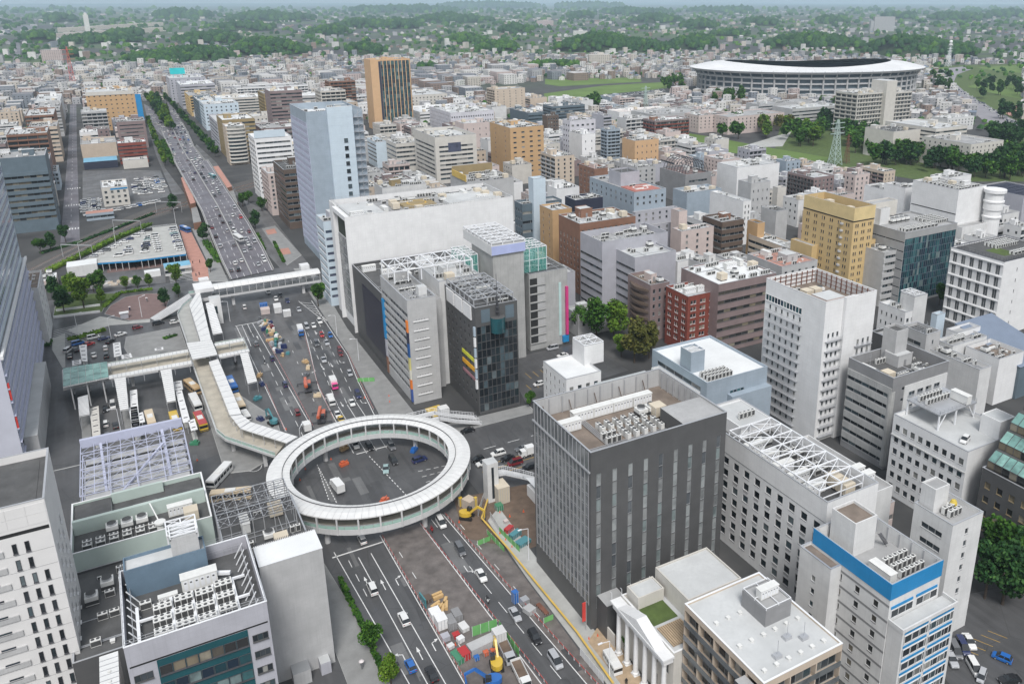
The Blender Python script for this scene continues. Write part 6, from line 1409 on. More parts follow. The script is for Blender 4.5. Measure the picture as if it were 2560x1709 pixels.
# ---------------------------------------------------------------- vehicles
PAINT={'white':(.72,.72,.71),'silver':(.42,.43,.45),'grey':(.13,.135,.145),'black':(.012,.012,.014),'navy':(.02,.03,.10),'blue':(.02,.13,.42),'red':(.42,.02,.02),'dark red':(.16,.015,.02),
         'pale teal':(.30,.42,.42),'yellow':(.62,.42,.05),'cream':(.62,.50,.34),'tan':(.55,.38,.20),'teal':(.06,.22,.25),'orange':(.55,.12,.05),'pink':(.75,.06,.28),'green':(.05,.22,.12)}
def cpaint(c):
 k='car_paint_'+c.replace(' ','_')
 if k in MATS:return MATS[k]
 m,t,b=_nodes(k);b.inputs['Base Color'].default_value=(*PAINT[c],1);b.inputs['Roughness'].default_value=.28;b.inputs['Coat Weight'].default_value=.5;b.inputs['Coat Roughness'].default_value=.08;MATS[k]=m;return m
M_CGLASS=paint('car_glass',(.018,.022,.026),.06,.7);M_HEAD=paint('headlight_lens',(.75,.76,.78),.15);M_TAIL=paint('tail_light',(.35,.01,.01),.25);M_TYRE=M_BLACK;M_RIM=mat('wheel_rim',(.45,.45,.46),.4,.6)
# type: length, width, [(y, ztop, halfwidth factor)] lower body, glasshouse (yb0, yb1, yr0, yr1, zbelt, zroof)
CT={'sedan':(4.6,1.78,[(-2.3,.72,.86),(-2.15,.92,.96),(-1.2,.97,1),(.8,.92,1),(1.9,.82,.97),(2.25,.66,.86)],(-1.75,1.05,-1.05,.3,.93,1.44)),
      'hatch':(3.9,1.68,[(-1.95,.8,.9),(-1.8,.96,.98),(0,.97,1),(.9,.94,1),(1.7,.82,.96),(1.93,.66,.86)],(-1.85,1.15,-1.45,.35,.95,1.52)),
      'van':(4.7,1.8,[(-2.35,.9,.92),(-2.25,1.05,.99),(0,1.06,1),(1.5,1.02,1),(2.1,.9,.96),(2.33,.7,.88)],(-2.25,1.75,-2.1,.75,1.04,1.86)),
      'suv':(4.5,1.84,[(-2.25,.85,.92),(-2.1,1.02,.99),(0,1.04,1),(1.1,1.02,1),(2.0,.93,.97),(2.23,.75,.9)],(-2.15,1.2,-1.75,.45,1.02,1.68)),
      'kei':(3.4,1.48,[(-1.7,.9,.95),(-1.62,1.0,1),(0,1.0,1),(1.1,.97,1),(1.55,.85,.95),(1.68,.7,.9)],(-1.66,1.3,-1.55,.75,.99,1.72))}
def car_proto(tp,col):
 k=('car',tp,col)
 if k in CACHE:return CACHE[k]
 L,W,sec,(b0,b1,r0,r1,zb,zr)=CT[tp];hw=W/2;b=MB();S_=[]
 for y,z,f in sec:S_.append([(-hw*f,y,.28),(-hw*f*1.0,y,z*.72),(-hw*f*.9,y,z),(hw*f*.9,y,z),(hw*f,y,z*.72),(hw*f,y,.28)])
 for p,q in zip(S_,S_[1:]):
  for i in range(5):b.quad(p[i],p[i+1],q[i+1],q[i],0)
 for p in (S_[0],S_[-1]):
  i=len(b.v);b.v += p;b.f.append(tuple(range(i,i+6)));b.m.append(0)
 rw=hw*.74
 b.quad((-rw,r0,zr+.012),(rw,r0,zr+.012),(rw,r1,zr+.012),(-rw,r1,zr+.012),0)
 for s in (-1,1):
  for u0,u1,v0,v1 in ((b0,r0,b0+.12,r0+.1),(b1-.1,r1-.08,b1,r1)):b.quad((s*hw*.905,u0,zb-.02),(s*hw*.905,v0,zb-.02),(s*(rw+.015),v1,zr+.01),(s*(rw+.015),u1,zr+.01),0)
  m_=(b0+b1)/2;n_=(r0+r1)/2;b.quad((s*hw*.91,m_-.05,zb),(s*hw*.91,m_+.05,zb),(s*(rw+.02),n_+.05,zr),(s*(rw+.02),n_-.05,zr),0)
  e=sec[-1];b.box(s*hw*.62-.18,e[0]-.12,e[1]*.72,s*hw*.62+.18,e[0]+.02,e[1]*.72+.14,1);e=sec[0];b.box(s*hw*.66-.16,e[0]-.02,e[1]*.74,s*hw*.66+.16,e[0]+.08,e[1]*.74+.16,2)
  b.box(s*hw*1.0-.07+s*.1,b1-.55,zb,s*hw+.07+s*.1,b1-.4,zb+.15,0)
 b.box(-hw*.8,sec[0][0]+.1,.2,hw*.8,sec[-1][0]-.1,.3,3)
 g=MB();gw=hw*.9;p=[(-gw,b0,zb),(gw,b0,zb),(gw,b1,zb),(-gw,b1,zb)];q=[(-rw,r0,zr),(rw,r0,zr),(rw,r1,zr),(-rw,r1,zr)]
 for i in range(4):g.quad(p[i],p[(i+1) % 4],q[(i+1) % 4],q[i])
 g.quad(*q)
 CACHE[k]=(b.mesh('car_body',[cpaint(col),M_HEAD,M_TAIL,M_BLACK]),g.mesh('window_glass',M_CGLASS),[(s*hw*.88,y) for s in (-1,1) for y in (sec[0][0]+.75,sec[-1][0]-.8)]);return CACHE[k]
w=MB()
for k in range(10):
 a0,a1=2*pi*k/10,2*pi*(k+1)/10
 for x in (-.1,.1):w.tri((x,0,0),(x,.31*cos(a0),.31*sin(a0)),(x,.31*cos(a1),.31*sin(a1)),0);w.tri((x*1.06,0,0),(x*1.06,.19*cos(a0),.19*sin(a0)),(x*1.06,.19*cos(a1),.19*sin(a1)),1)
 w.quad((-.1,.31*cos(a0),.31*sin(a0)),(.1,.31*cos(a0),.31*sin(a0)),(.1,.31*cos(a1),.31*sin(a1)),(-.1,.31*cos(a1),.31*sin(a1)),0)
WHEEL=w.mesh('wheel',[M_TYRE,M_RIM])
TN={'sedan': 'sedan','hatch': 'hatchback','van': 'minivan','suv': 'SUV','kei': 'boxy car'}
def car(x,y,z,rz,tp,col,where,group,wheels=True):
 bm,gm,wh=car_proto(tp,col);r=empty('car',(x,y,z),rz);tag(r,'%s %s %s' % (col,TN[tp],where),'car',group);link('body',bm,r);link('window_glass',gm,r)
 if wheels:
  for wx,wy in wh:link('wheel',WHEEL,r,(wx,wy,.31))
 return r
AWAY,TOWARD=.0,pi
def cars(lst,where,group,rz,z=.0,tile=None,jit=.02):
 rr=random.Random(len(lst)*7+int(rz*100))
 for it in lst:
  t,x,y,tp,col=it[:5];p=at(t,x,y,z+.7);car(p.x,p.y,z+.013,(it[5] if len(it)>5 else rz)+rr.uniform(-jit,jit),tp,col,where,group)
cars([(11,690,260,'van','white'),(11,820,445,'van','grey'),(11,965,620,'sedan','white'),(11,1195,885,'sedan','silver'),(11,1330,1040,'suv','black'),(11,1470,1200,'van','silver')],'driving toward camera on the right lanes below the ring','cars on the avenue below the ring',TOWARD-.06)
cars([(11,150,375,'hatch','white'),(11,220,710,'van','white'),(11,435,915,'suv','white'),(11,365,1215,'sedan','grey'),(11,480,1235,'hatch','blue'),(11,625,1290,'sedan','black')],'driving away on the left lanes below the ring','cars on the avenue below the ring',AWAY)
cars([(29,1315,690,'sedan','pale teal',TOWARD-.3),(29,1390,605,'van','black',TOWARD),(29,1370,460,'suv','grey',TOWARD),(29,1150,465,'suv','black',TOWARD),(29,1005,445,'sedan','white',TOWARD),(29,1655,595,'suv','navy',-pi/2+.1)],'inside the ring junction','cars inside the ring',TOWARD)
cars([(8,1080,905,'suv','white'),(8,1145,940,'sedan','black'),(8,1195,970,'van','dark red'),(8,1245,872,'sedan','grey'),(8,1295,1000,'suv','black'),(8,940,945,'hatch','black'),(8,980,972,'sedan','white'),(8,870,750,'sedan','black')],'waiting on the cross street beside the dark tower','cars on the cross street',pi/2)
cars([(25,225,90,'kei','navy'),(25,405,450,'kei','navy'),(25,575,840,'kei','dark red'),(22,1075,970,'hatch','grey'),(22,935,525,'kei','white')],'driving away between the deck and the work zone','cars on the avenue above the ring',AWAY)
cars([(25,1340,700,'sedan','white'),(25,1425,590,'van','navy'),(25,945,100,'sedan','silver'),(25,1310,290,'hatch','silver'),(25,1140,865,'sedan','white'),(25,1180,15,'hatch','dark red'),(25,1190,935,'sedan','yellow'),(22,1320,420,'sedan','white'),(22,1375,375,'sedan','black'),
      (22,1460,445,'sedan','navy'),(22,1225,335,'van','white'),(22,1600,550,'sedan','silver'),(22,1855,695,'suv','white'),(22,1780,745,'sedan','white'),(22,1695,760,'van','silver'),(22,1880,860,'hatch','red'),(22,1985,865,'hatch','blue'),(22,1815,965,'van','grey'),(22,1940,955,'sedan','silver'),(22,2105,1055,'van','dark red')],
     'coming toward camera between ring and roofed footbridge','cars on the avenue above the ring',TOWARD-.06)
cars([(12,2010,1250,'van','white',2.6),(12,2060,1310,'kei','silver',2.0),(12,2250,1330,'sedan','black',1.2),(12,2200,1180,'hatch','blue',.4),(12,1975,1070,'sedan','white',2.6),(12,1930,1105,'van','navy',2.6),(12,1880,1130,'van','grey',2.6),(12,1855,1190,'sedan','silver',2.6)],'parked in the lot beside the narrow white tower','cars in the corner lot',0)
sheet('corner_lot',[(126,70),(172,50),(170,90),(148,96),(130,86)],.004,A_ROAD);sheet('back_lot',[(108,232),(152,236),(152,268),(116,268)],.004,A_ROAD)
b=MB()
for i in range(5):line(b,(140+i*2.4,81),(138.4+i*2.4,84.5),.1)
for i in range(9):line(b,(118+i*3,248),(118+i*3,253),.14);line(b,(114+i*3,240),(114+i*3,244),.14)
b.build('bay_line',L_YELLOW,MK)
cars([(8,1520,238,'sedan','white',pi/2),(8,1410,330,'sedan','white'),(8,1447,308,'hatch','white'),(8,1490,296,'sedan','silver'),(8,1532,287,'hatch','black'),(8,1572,282,'hatch','white'),(8,1617,272,'sedan','white'),(8,1357,432,'hatch','white',pi/2),(8,1450,188,'van','silver',pi/2)],'parked behind the black glass tower','cars in the back lot',0)
cars([(21,1475,460,'sedan','white',-1.2),(21,1680,378,'hatch','dark red',-1.35),(21,1935,328,'van','black',-1.45),(21,2135,312,'hatch','white',-1.5),(21,1140,500,'van','white',-1.4),(21,1270,510,'sedan','navy',-1.3),(21,950,572,'van','blue',-1.3),(21,1080,582,'sedan','red',-1.1),
      (21,1350,545,'sedan','black',-.6),(21,1290,630,'hatch','white',0),(21,1145,712,'sedan','white',.1),(21,1300,722,'van','black',0),(21,855,725,'sedan','black',0),(21,920,648,'sedan','black',.3),(21,835,655,'van','white',-.5)],'queueing at the taxi rank','cars at the taxi rank',0)
cars([(24,380,175,'kei','white',.03),(24,490,185,'sedan','black',.03),(24,395,300,'hatch','grey',.03),(7,770,578,'van','white',pi),(7,720,602,'sedan','black',pi)],'waiting between the bus shelters','cars in the bus terminal',0)
car(ROOFCAR[0],ROOFCAR[1],ROOFCAR[2]+.01,1.9,'hatch','white','parked on the roof of the white block','roof car')
# viaduct traffic
rr=random.Random(5);n=0;occ=[]
COLS=['white']*9+['silver']*5+['black']*4+['grey']*3+['navy','red','pale teal','blue','dark red']
for i in range(len(vl)-1):
 L=(vl[i+1]-vl[i]).length
 for k in range(int(L/7.5)):
  for f in (.09,.24,.40,.56,.72,.89):
   if rr.random()<(.16 if f<.5 else .34):
    p=vmid(f,i,(k+rr.uniform(.15,.85))/(L/7.5));q=vmid(f,i,min(1,(k+1.2)/(L/7.5)));d=vl[i+1]-vl[i]
    a=-atan2(d.x,d.y);o=car(p.x,p.y,p.z+.02,a+(0 if f<.5 else pi),rr.choice(['sedan','hatch','van','suv','kei']),rr.choice(COLS),'on the %s side of the elevated avenue' % ('left' if f<.5 else 'right'),'cars on the elevated avenue',wheels=i<5)
# avenue beyond
FARC=MB()
def minicar(x,y,a):
 c,s=cos(a),sin(a);k=rr.choice((0,0,0,1,2));w,L=.88,rr.uniform(1.9,2.4)
 for (hw,y0,y1,z0,z1,m_) in ((w,-L,L,.3,1.0,k),(w*.85,-L*.8,L*.45,1.0,1.5,3)):
  q=[(x+u*c-v*s,y+u*s+v*c) for u,v in ((-hw,y0),(hw,y0),(hw,y1),(-hw,y1))];FARC.prism(q,z0,z1,m_,k)
for i in range(34):
 u=rr.random();s=rr.choice((0,1));p=at(17,690-150*u+rr.uniform(-60,70)*(1-.6*u),1000-330*u,.6) if s else at(17,420-190*u+rr.uniform(-40,60)*(1-.5*u),980-330*u,.6)
 minicar(p.x,p.y,.25 if s else .5)
# car parks ---------------------------------------------------------
PD=empty('parking_deck',(0,0,0));tag(PD,'raised parking deck with blue edge girder beside the railway','car park')
pts=[A3(23,*p,4.5) for p in ((380,470),(830,240),(1250,45),(1570,10),(1690,365),(1060,445),(420,490))];b=MB();b.prism(pts,4.0,4.5,0);b.sheet(pts,3.99);b.build('deck',A_LPAVE,PD)
b=MB()
for p,q in zip(pts[4:6],pts[5:7]):b.bar((*p,4.1),(*q,4.1),.3,.7)
b.build('blue_girder',M_BLUE,PD);b=MB()
for i in range(9):
 for j,(u,v) in enumerate(((pts[6],pts[5]),(pts[5],pts[4]))):c=Vector(u).lerp(Vector(v),i/8);b.bar((*c,0),(*c,4),.3)
b.build('column',M_GREY,PD);b=MB()
for p,q in zip(pts,pts[1:]):b.bar((*p,5.3),(*q,5.3),.08);b.bar((*p,4.9),(*q,4.9),.08)
b.build('railing',M_WSTEEL,PD)
L0=[]
for row,(xa,ya,xb,yb,n_,ang) in enumerate(((1180,345,1215,175,8,1.55),(1350,330,1300,150,8,1.55),(1610,320,1520,70,11,1.55),(560,400,1220,85,10,1.2),(975,370,980,300,4,1.5),(860,395,860,375,1,1.5))):
 for i in range(n_):
  f=i/max(1,n_-1);L0.append((23,xa+(xb-xa)*f,ya+(yb-ya)*f-14,rr.choice(['sedan','hatch','van','kei','van']),rr.choice(['white']*7+['silver','black','grey','navy','pale teal']),ang))
cars(L0,'parked on the raised deck beside the railway','cars on the parking deck',1.5,4.49)
sheet('gravel_car_lot',[(-23.5,606),(30,640),(30,745),(4,762),(-24,775)],.003,A_OLD)
L1=[]
for x in (-20,-14.5,12,17,25):
 for i in range(14):
  y=612+i*3.0 if x<5 else 655+i*4.6
  if x<0 and (y>660 and x>-18):y += 34
  if not (-12.5<x<6 and 620<y<655) and rr.random()<.82:L1.append((x+rr.uniform(-.3,.3),y))
for i in range(22):L1.append((-20+i*1.9,603+i*.95)) if rr.random()<.85 else None
LOT2=[(x+dx,y+dy) for x,y in L1 for dx,dy in ((2.6,.2),(-2.7,0)) if rr.random()<.4 and -23<x+dx<29 and not (-13<x+dx<6.5 and 618<y<656)]
for x,y in LOT2:minicar(x,y,pi/2)
for x,y in L1:car(x,y,.02,pi/2+rr.uniform(-.05,.05),rr.choice(['sedan','van','kei','hatch']),rr.choice(['white']*8+['silver']*2+['black','grey','blue']),'parked in the gravel lot','cars in the gravel lot',wheels=False)
# buses, trucks, machines ---------------------------------------------------------
def bus(x,y,rz,col,label,roofcol=None,L=10.6):
 r=empty('bus',(x,y,.013),rz);tag(r,label,'bus','buses around the station terminal');w=1.24;b=MB()
 b.box(-w,-L/2,.35,w,L/2,1.35);b.box(-w,-L/2,2.35,w,L/2,2.85)
 for s in (-1,1):
  for i in range(7):y_=-L/2+.02+i*(L-.3)/6;b.box(s*w-.05 if s>0 else -w,y_,1.35,w if s>0 else -w+.05,y_+.16,2.35)
 b.build('body',cpaint(col),r);g=MB();g.box(-w+.03,-L/2+.03,1.34,w-.03,L/2-.03,2.36);g.build('window_glass',M_CGLASS,r);b=MB();b.box(-w+.05,-L/2+.05,2.852,w-.05,L/2-.05,2.95);b.build('roof',cpaint(roofcol or col),r)
 b=MB();b.box(-.8,-1.5,2.952,.8,1.2,3.15);b.build('roof_unit',M_AC,r);b=MB();b.box(-w+.002,-L/2-.02,.5,w-.002,-L/2+.5,.8);b.build('bumper',M_DSTEEL,r)
 for s in (-1,1):
  for y_ in (-L/2+2.6,L/2-2.4):o=link('wheel',WHEEL,r,(s*1.08,y_,.47));o.scale=(1.6,1.5,1.5)
 return r
def atb(t,x,y,z=1.5):p=at(t,x,y,z);return p.x,p.y
for (t,x,y,a,c,rc,lab) in ((7,1500,1058,-.6,'white',None,'white and dark blue bus leaving the terminal diagonally'),(7,1580,1190,-1.9,'cream',None,'cream bus with blue stripe turning below the ring'),(7,1028,680,.05,'cream',None,'cream bus parked between two shelters'),(7,1197,690,.05,'yellow',None,'yellow roofed bus half hidden by truss canopy'),
  (7,1335,560,.08,'white',None,'white bus parked behind the striped bus'),(7,1370,690,.08,'yellow','red','yellow, red and white striped bus beside the deck'),(7,1315,455,.25,'tan',None,'tan brown bus under the deck edge'),(7,1582,440,.05,'blue',None,'blue bus under the canopy stairs'),(7,1632,565,.05,'cream',None,'cream bus between deck and work zone'),(4,1628,530,.17,'white',None,None),(1,1455,1225,.17,'teal',None,None),(4,1265,470,.3,'blue',None,'blue bus parked on red paving by the viaduct')):
 z=1.5;p=at(t,x,y,z)
 if lab is None:p=at(t,x,y,6.0);lab='%s bus on the elevated avenue' % c
 o=bus(p.x,p.y,a,c,lab,rc);
 if 'elevated' in lab:o.location.z=4.6 if t==4 else 7.0
def truck(t,x,y,rz,cab,box,label,L=6.5,open_=False):
 p=at(t,x,y,1.5);r=empty('truck',(p.x,p.y,.013),rz);tag(r,label,'truck');b=MB();b.prism([(-1,L/2-1.9),(1,L/2-1.9),(1,L/2),(-1,L/2)],.5,1.35);b.prism([(-.98,L/2-1.88),(.98,L/2-1.88),(.94,L/2-.3),(-.94,L/2-.3)],1.36,2.3);b.build('cab',cpaint(cab),r);b=MB();b.quad((-.85,L/2-.005,1.36),(.85,L/2-.005,1.36),(.85,L/2-.29,2.2),(-.85,L/2-.29,2.2));b.build('windscreen',M_CGLASS,r)
 b=MB()
 if open_:
  b.box(-1.1,-L/2,.9,1.1,L/2-2,1.0);b.box(-1.1,-L/2,1.0,-1.0,L/2-2,1.9);b.box(1.0,-L/2,1,1.1,L/2-2,1.9);b.box(-1,-L/2,1,1,-L/2+.1,1.9);b.box(-1,L/2-2.1,1,1,L/2-2,2.0)
 else:b.box(-1.1,-L/2,.8,1.1,L/2-2.0,3.1)
 b.build('cargo_bed' if open_ else 'cargo_box',cpaint(box),r);b=MB();b.box(-.5,-L/2+.1,.45,.5,L/2-.3,.75);b.build('chassis',M_DSTEEL,r)
 if open_:b=MB();b.box(-.98,-L/2+.12,1.0,.98,L/2-2.12,1.35);b.build('load',A_DIRT,r)
 for s in (-1,1):
  for y_ in (-L/2+1.2,L/2-1.0):o=link('wheel',WHEEL,r,(s*.95,y_,.42));o.scale=(1.5,1.35,1.35)
 return r
truck(29,820,860,.12,'white','white','white box truck inside the ring junction');truck(8,1275,895,pi/2,'white','white','white box truck on the cross street',4.6)
truck(25,1085,430,TOWARD-.06,'pink','white','truck with bright pink cab and white box');truck(25,705,1030,0,'white','white','small white truck emerging from under the ring',5)
truck(27,1650,1400,pi-.1,'white','white','white tipper truck with muddy bed in the work zone',7.5,True);truck(22,1620,810,TOWARD-.1,'blue','white','blue cab truck parked along the work zone',7);truck(27,1430,1060,pi-.1,'silver','silver','grey tipper behind the yellow excavator',7,True)
for t,x,y,a,lab in ((25,1050,670,TOWARD-.06,'white long minibus behind the pink cab truck'),(28,140,750,-.12+pi,'white minibus on the tan forecourt of the columned hall'),(7,1680,655,.1,'white minibus beside the deck and work zone')):
 p=at(t,x,y,1.0);o=bus(p.x,p.y,a,'white',lab,None,5.6);o.scale=(.78,1,.78);o['category']='minibus';o.name='minibus'
def excavator(t,x,y,rz,col,label):
 p=at(t,x,y,1.0);r=empty('excavator',(p.x,p.y,.013),rz);tag(r,label,'excavator');m_=cpaint(col)
 for s in (-1,1):b=MB();b.prism([(s*1.0-.3,-1.7),(s*1.0+.3,-1.7),(s*1.0+.3,1.7),(s*1.0-.3,1.7)],.05,.8);b.build('track',M_BLACK,r)
 b=MB();b.prism([(1.25*cos(k*pi/6+.2)*(1.0),-.4+1.7*sin(k*pi/6+.2)) for k in range(12)],.9,2.0);b.build('house',m_,r);b=MB();b.prism([(-1.1,0),(-.2,0),(-.2,1.2),(-1.1,1.2)],2.0,3.0);b.build('cab',M_CGLASS,r)
 b=MB();b.bar((.4,.8,1.8),(.4,3.2,4.2),.45,.55);b.bar((.4,3.2,4.2),(.4,5.2,3.2),.4,.5);b.build('boom',m_,r);b=MB();b.bar((.4,5.2,3.2),(.4,5.0,1.0),.3,.4);b.build('arm',m_,r);b=MB();b.prism([(-.1,4.5),(.9,4.5),(.8,5.3),(0,5.3)],.2,1.0);b.build('bucket',M_DSTEEL,r)
excavator(27,1290,1270,-.25,'yellow','yellow excavator with raised arm in the near work zone');excavator(26,420,980,-2.3,'yellow','yellow excavator beside the lift tower under the ring');excavator(24,2270,150,.3,'teal','turquoise excavator in the closed lane by the deck');excavator(27,1220,1530,1.2,'blue','small blue excavator at the bottom of the work zone')
def crane(t,x,y,rz,col,label):
 p=at(t,x,y,1.2);r=empty('mobile_crane',(p.x,p.y,.013),rz);tag(r,label,'crane');m_=cpaint(col);b=MB();b.box(-1.2,-4,.7,1.2,4,1.5);b.build('carrier',M_DSTEEL,r);b=MB();b.box(-1.15,-1.8,1.52,1.15,1.6,2.7);b.build('superstructure',m_,r);b=MB();b.bar((.5,-2.5,3.2),(.5,5.6,3.5),.9,.8);b.bar((.5,0,3.9),(.5,5.9,4.0),.6,.5);b.build('boom',m_,r);b=MB();b.box(-1.1,1.7,1.52,-.1,3.2,2.9);b.build('cab',M_CGLASS,r)
 for s in (-1,1):
  for y_ in (-3.5,3.5):b=MB();b.bar((0,y_,.8),(s*3.4,y_,.8),.3);b.bar((s*3.3,y_,.8),(s*3.3,y_,0),.25);b.box(s*3.3-.4,y_-.4,0,s*3.3+.4,y_+.4,.12);b.build('outrigger',M_DSTEEL,r)
  for y_ in (-2.6,-1.4,1.6,2.8):o=link('wheel',WHEEL,r,(s*1.0,y_,.5));o.scale=(1.8,1.6,1.6)
crane(25,720,470,pi-.15,'orange','orange mobile crane with outriggers in the closed lane');crane(25,920,890,pi-.3,'orange','red-orange mobile crane close behind the ring')
def rider(t,x,y,rz,col,label):
 p=at(t,x,y,.6);r=empty('motorcycle',(p.x,p.y,.013),rz);tag(r,label,'motorcycle');b=MB();b.bar((0,-.7,.55),(0,.6,.65),.28,.4);b.bar((0,.6,.5),(0,.75,1.05),.1);b.bar((-.35,.7,1.05),(.35,.7,1.05),.06);b.build('body',cpaint(col),r)
 for y_ in (-.65,.7):b=MB();b.lathe([(.0,0),(.3,.0),(.3,.12),(0,.12)],0,0,12);o=b.build('wheel',M_BLACK,r,(-.06,y_,.3));o.rotation_euler=(0,pi/2,0)
 b=MB();b.lathe([(.0,.75),(.2,.78),(.24,1.0),(.26,1.3),(.1,1.45),(.13,1.5),(.16,1.65),(.1,1.78),(0,1.8)],0,-.1,10);b.bar((-.22,-.05,1.3),(-.3,.6,1.05),.12);b.bar((.22,-.05,1.3),(.3,.6,1.05),.12);b.build('rider',cpaint('black' if col != 'red' else 'dark red'),r)
rider(11,1005,790,pi,'white','black-clad rider on a white scooter in the right lane');rider(11,625,310,pi,'red','rider on a red motorcycle near the ring');rider(22,1182,1205,0,'white','scooter rider beside the canopy stairs')
# ---------------------------------------------------------------- work zones, street furniture, people
def thing(name,label,cat,mb,m,loc=(0,0,0),rz=.0,group=None):return tag(mb.build(name,m,None,loc,rz),label,cat,group)
M_CONE=mat('orange_plastic',(.75,.12,.04),.5);M_GFENCE=mat('green_mesh_fence',(.16,.42,.14),.7,var=.15,scale=1);M_RW=mat('red_white_barrier',(.55,.12,.10),.6,var=.5,scale=2.5);M_TAN=mat('tan_pipe_rolls',(.62,.42,.20),.7);M_YRAIL=mat('yellow_rail',(.62,.42,.10),.6)
def fence(label,p,q,h,m,step=1.8,base=True):
 p,q=Vector(p),Vector(q);r=empty('site_fence',(p.x,p.y,.013));tag(r,label,'fence','site fences');d=q-p;n=max(1,int(d.length/step));a=atan2(d.y,d.x)
 b=MB();s=d.length/n;b.box(.03,-.02,.12,s-.03,.02,h);me=b.mesh('fence_panel',m);b=MB();b.bar((0,0,0),(0,0,h+.1),.07);pe=b.mesh('post',M_WSTEEL)
 for i in range(n):link('fence_panel',me,r,(*(d*i/n),0),a);link('post',pe,r,(*(d*i/n),0))
 return r
def barrier(label,pts):
 r=empty('barrier',(*pts[0],.013));tag(r,label,'barrier','red and white barriers');o=Vector(pts[0])
 for p,q in zip(pts,pts[1:]):
  p,q=Vector(p)-o,Vector(q)-o;d=q-p;n=max(1,int(d.length/2.0))
  for i in range(n):
   u,v=p+d*(i+.05)/n,p+d*(i+.95)/n;b=MB();b.bar((*u,.75),(*v,.75),.07,.22,0);b.bar((*u,.1),(*u,.9),.06,.06,1);b.bar((*v,.1),(*v,.9),.06,.06,1);b.build('rail',[M_RW,M_WSTEEL],r)
barrier('barrier along the left edge of the near work zone',[(44.0,183),(44.5,140),(44.8,104)]);barrier('barrier along the right edge of the near work zone',[(54.1,183),(58.0,124),(59,106)])
barrier('barrier beside the right lanes opposite the dark tower',[(61.2,184),(63.8,150),(66.2,122),(67.2,112)]);barrier('barrier along the closed lane above the ring, left side',[(41.6,250),(41.6,300),(41.4,340)]);barrier('barrier along the closed lane above the ring, right side',[(48.4,252),(50,282),(53.6,312),(56.8,340)]);barrier('barrier by the left lanes above the ring',[(33.2,252),(33.9,290)]);barrier('barrier along the right kerb above the ring',[(61.6,252),(63.6,277),(66.4,304)])
fence('green fence behind the near excavator',at(27,940,880).to_2d(),at(27,1300,760).to_2d(),2.6,M_GFENCE);fence('green fence beside the tipper trucks',at(27,1330,760).to_2d(),at(27,1620,1180).to_2d(),2.2,M_GFENCE)
fence('green mesh fence right of the yellow rail',at(26,930,1250).to_2d(),at(26,1250,1568).to_2d(),1.6,M_GFENCE);fence('green mesh fence left of the yellow rail',at(26,740,1290).to_2d(),at(26,1010,1568).to_2d(),1.5,M_GFENCE);fence('short green mesh fence across the plates',at(26,590,1470).to_2d(),at(26,790,1390).to_2d(),1.5,M_GFENCE);fence('pale mesh fence round the walkway bend',at(26,600,1000).to_2d(),at(26,700,700).to_2d(),1.8,M_GIRD);fence('pale fence by the dark tower corner',at(26,790,1020).to_2d(),at(26,930,1240).to_2d(),1.6,M_GIRD)
fence('green fence at the tip of the kerbside work zone',at(27,1980,690).to_2d(),at(27,2120,630).to_2d(),1.5,M_GFENCE);fence('white hoarding along the bottom of the kerbside',at(11,1640,1170).to_2d(),at(11,1800,1366).to_2d(),2.0,M_OFFW)
fence('green hoarding by the grey tower pavement',at(25,1420,420).to_2d(),at(25,1660,410).to_2d(),1.6,M_GFENCE)
YR=[at(26,800,640).to_2d(),at(26,655,1080).to_2d(),at(26,1080,1568).to_2d(),(70.2,128),(69.6,112)]
b=MB()
for p,q in zip(YR,YR[1:]):b.bar((*p,1.0),(*q,1.0),.45,.12)
thing('guide_rail','long yellow padded rail along the temporary walkway','rail',b,M_YRAIL)
b=MB();b.cyl(0,0,.04,.75,.19,10,0,.04);b.box(-.22,-.22,0,.22,.22,.04);cone=b.mesh('traffic_cone',M_CONE)
for i,(t,x,y) in enumerate(((27,820,700),(27,690,1000),(26,300,1100),(26,940,950),(26,1095,1010),(26,1310,935),(26,940,1280),(26,1030,1380),(26,1130,1490),(24,1415,590),(25,420,1080),(25,1520,640),(25,1870,700),(25,1860,620),(29,760,600),(29,500,700),(29,445,810),(11,1700,1060),(11,1760,1040))):
 p=at(t,x,y);tag(link('traffic_cone',cone,None,(p.x,p.y,.03)),'orange traffic cone in the work zones','cone','traffic cones in the work zones')
def crate(t,x,y,w,d,h,rz,m,name,label,cat='crate',ribs=True):
 p=at(t,x,y,h/2);b=MB();b.box(-w/2,-d/2,.1,w/2,d/2,h,0);b.box(-w/2+.1,-d/2+.1,0,w/2-.1,d/2-.1,.1,1)
 if ribs:
  n=max(2,int(w/.6))
  for i in range(n+1):x_=-w/2+w*i/n;b.box(x_-.04,-d/2-.05,.1,x_+.04,-d/2-.001,h,1)
  n=max(2,int(d/.6))
  for i in range(n+1):y_=-d/2+d*i/n;b.box(-w/2-.05,y_-.04,.1,-w/2-.001,y_+.04,h,1)
  b.box(-w/2-.05,-d/2-.05,h,w/2+.05,d/2+.05,h+.06,0)
 return thing(name,label,cat,b,[m,M_STEEL],(p.x,p.y,.013),rz)
W_=M_WHITE
crate(27,480,660,2.2,2.6,2.6,0,W_,'container','front white storage container in the near work zone','container');crate(27,395,560,2.2,2.4,2.4,0,W_,'container','rear white storage container beside the pipe rolls','container')
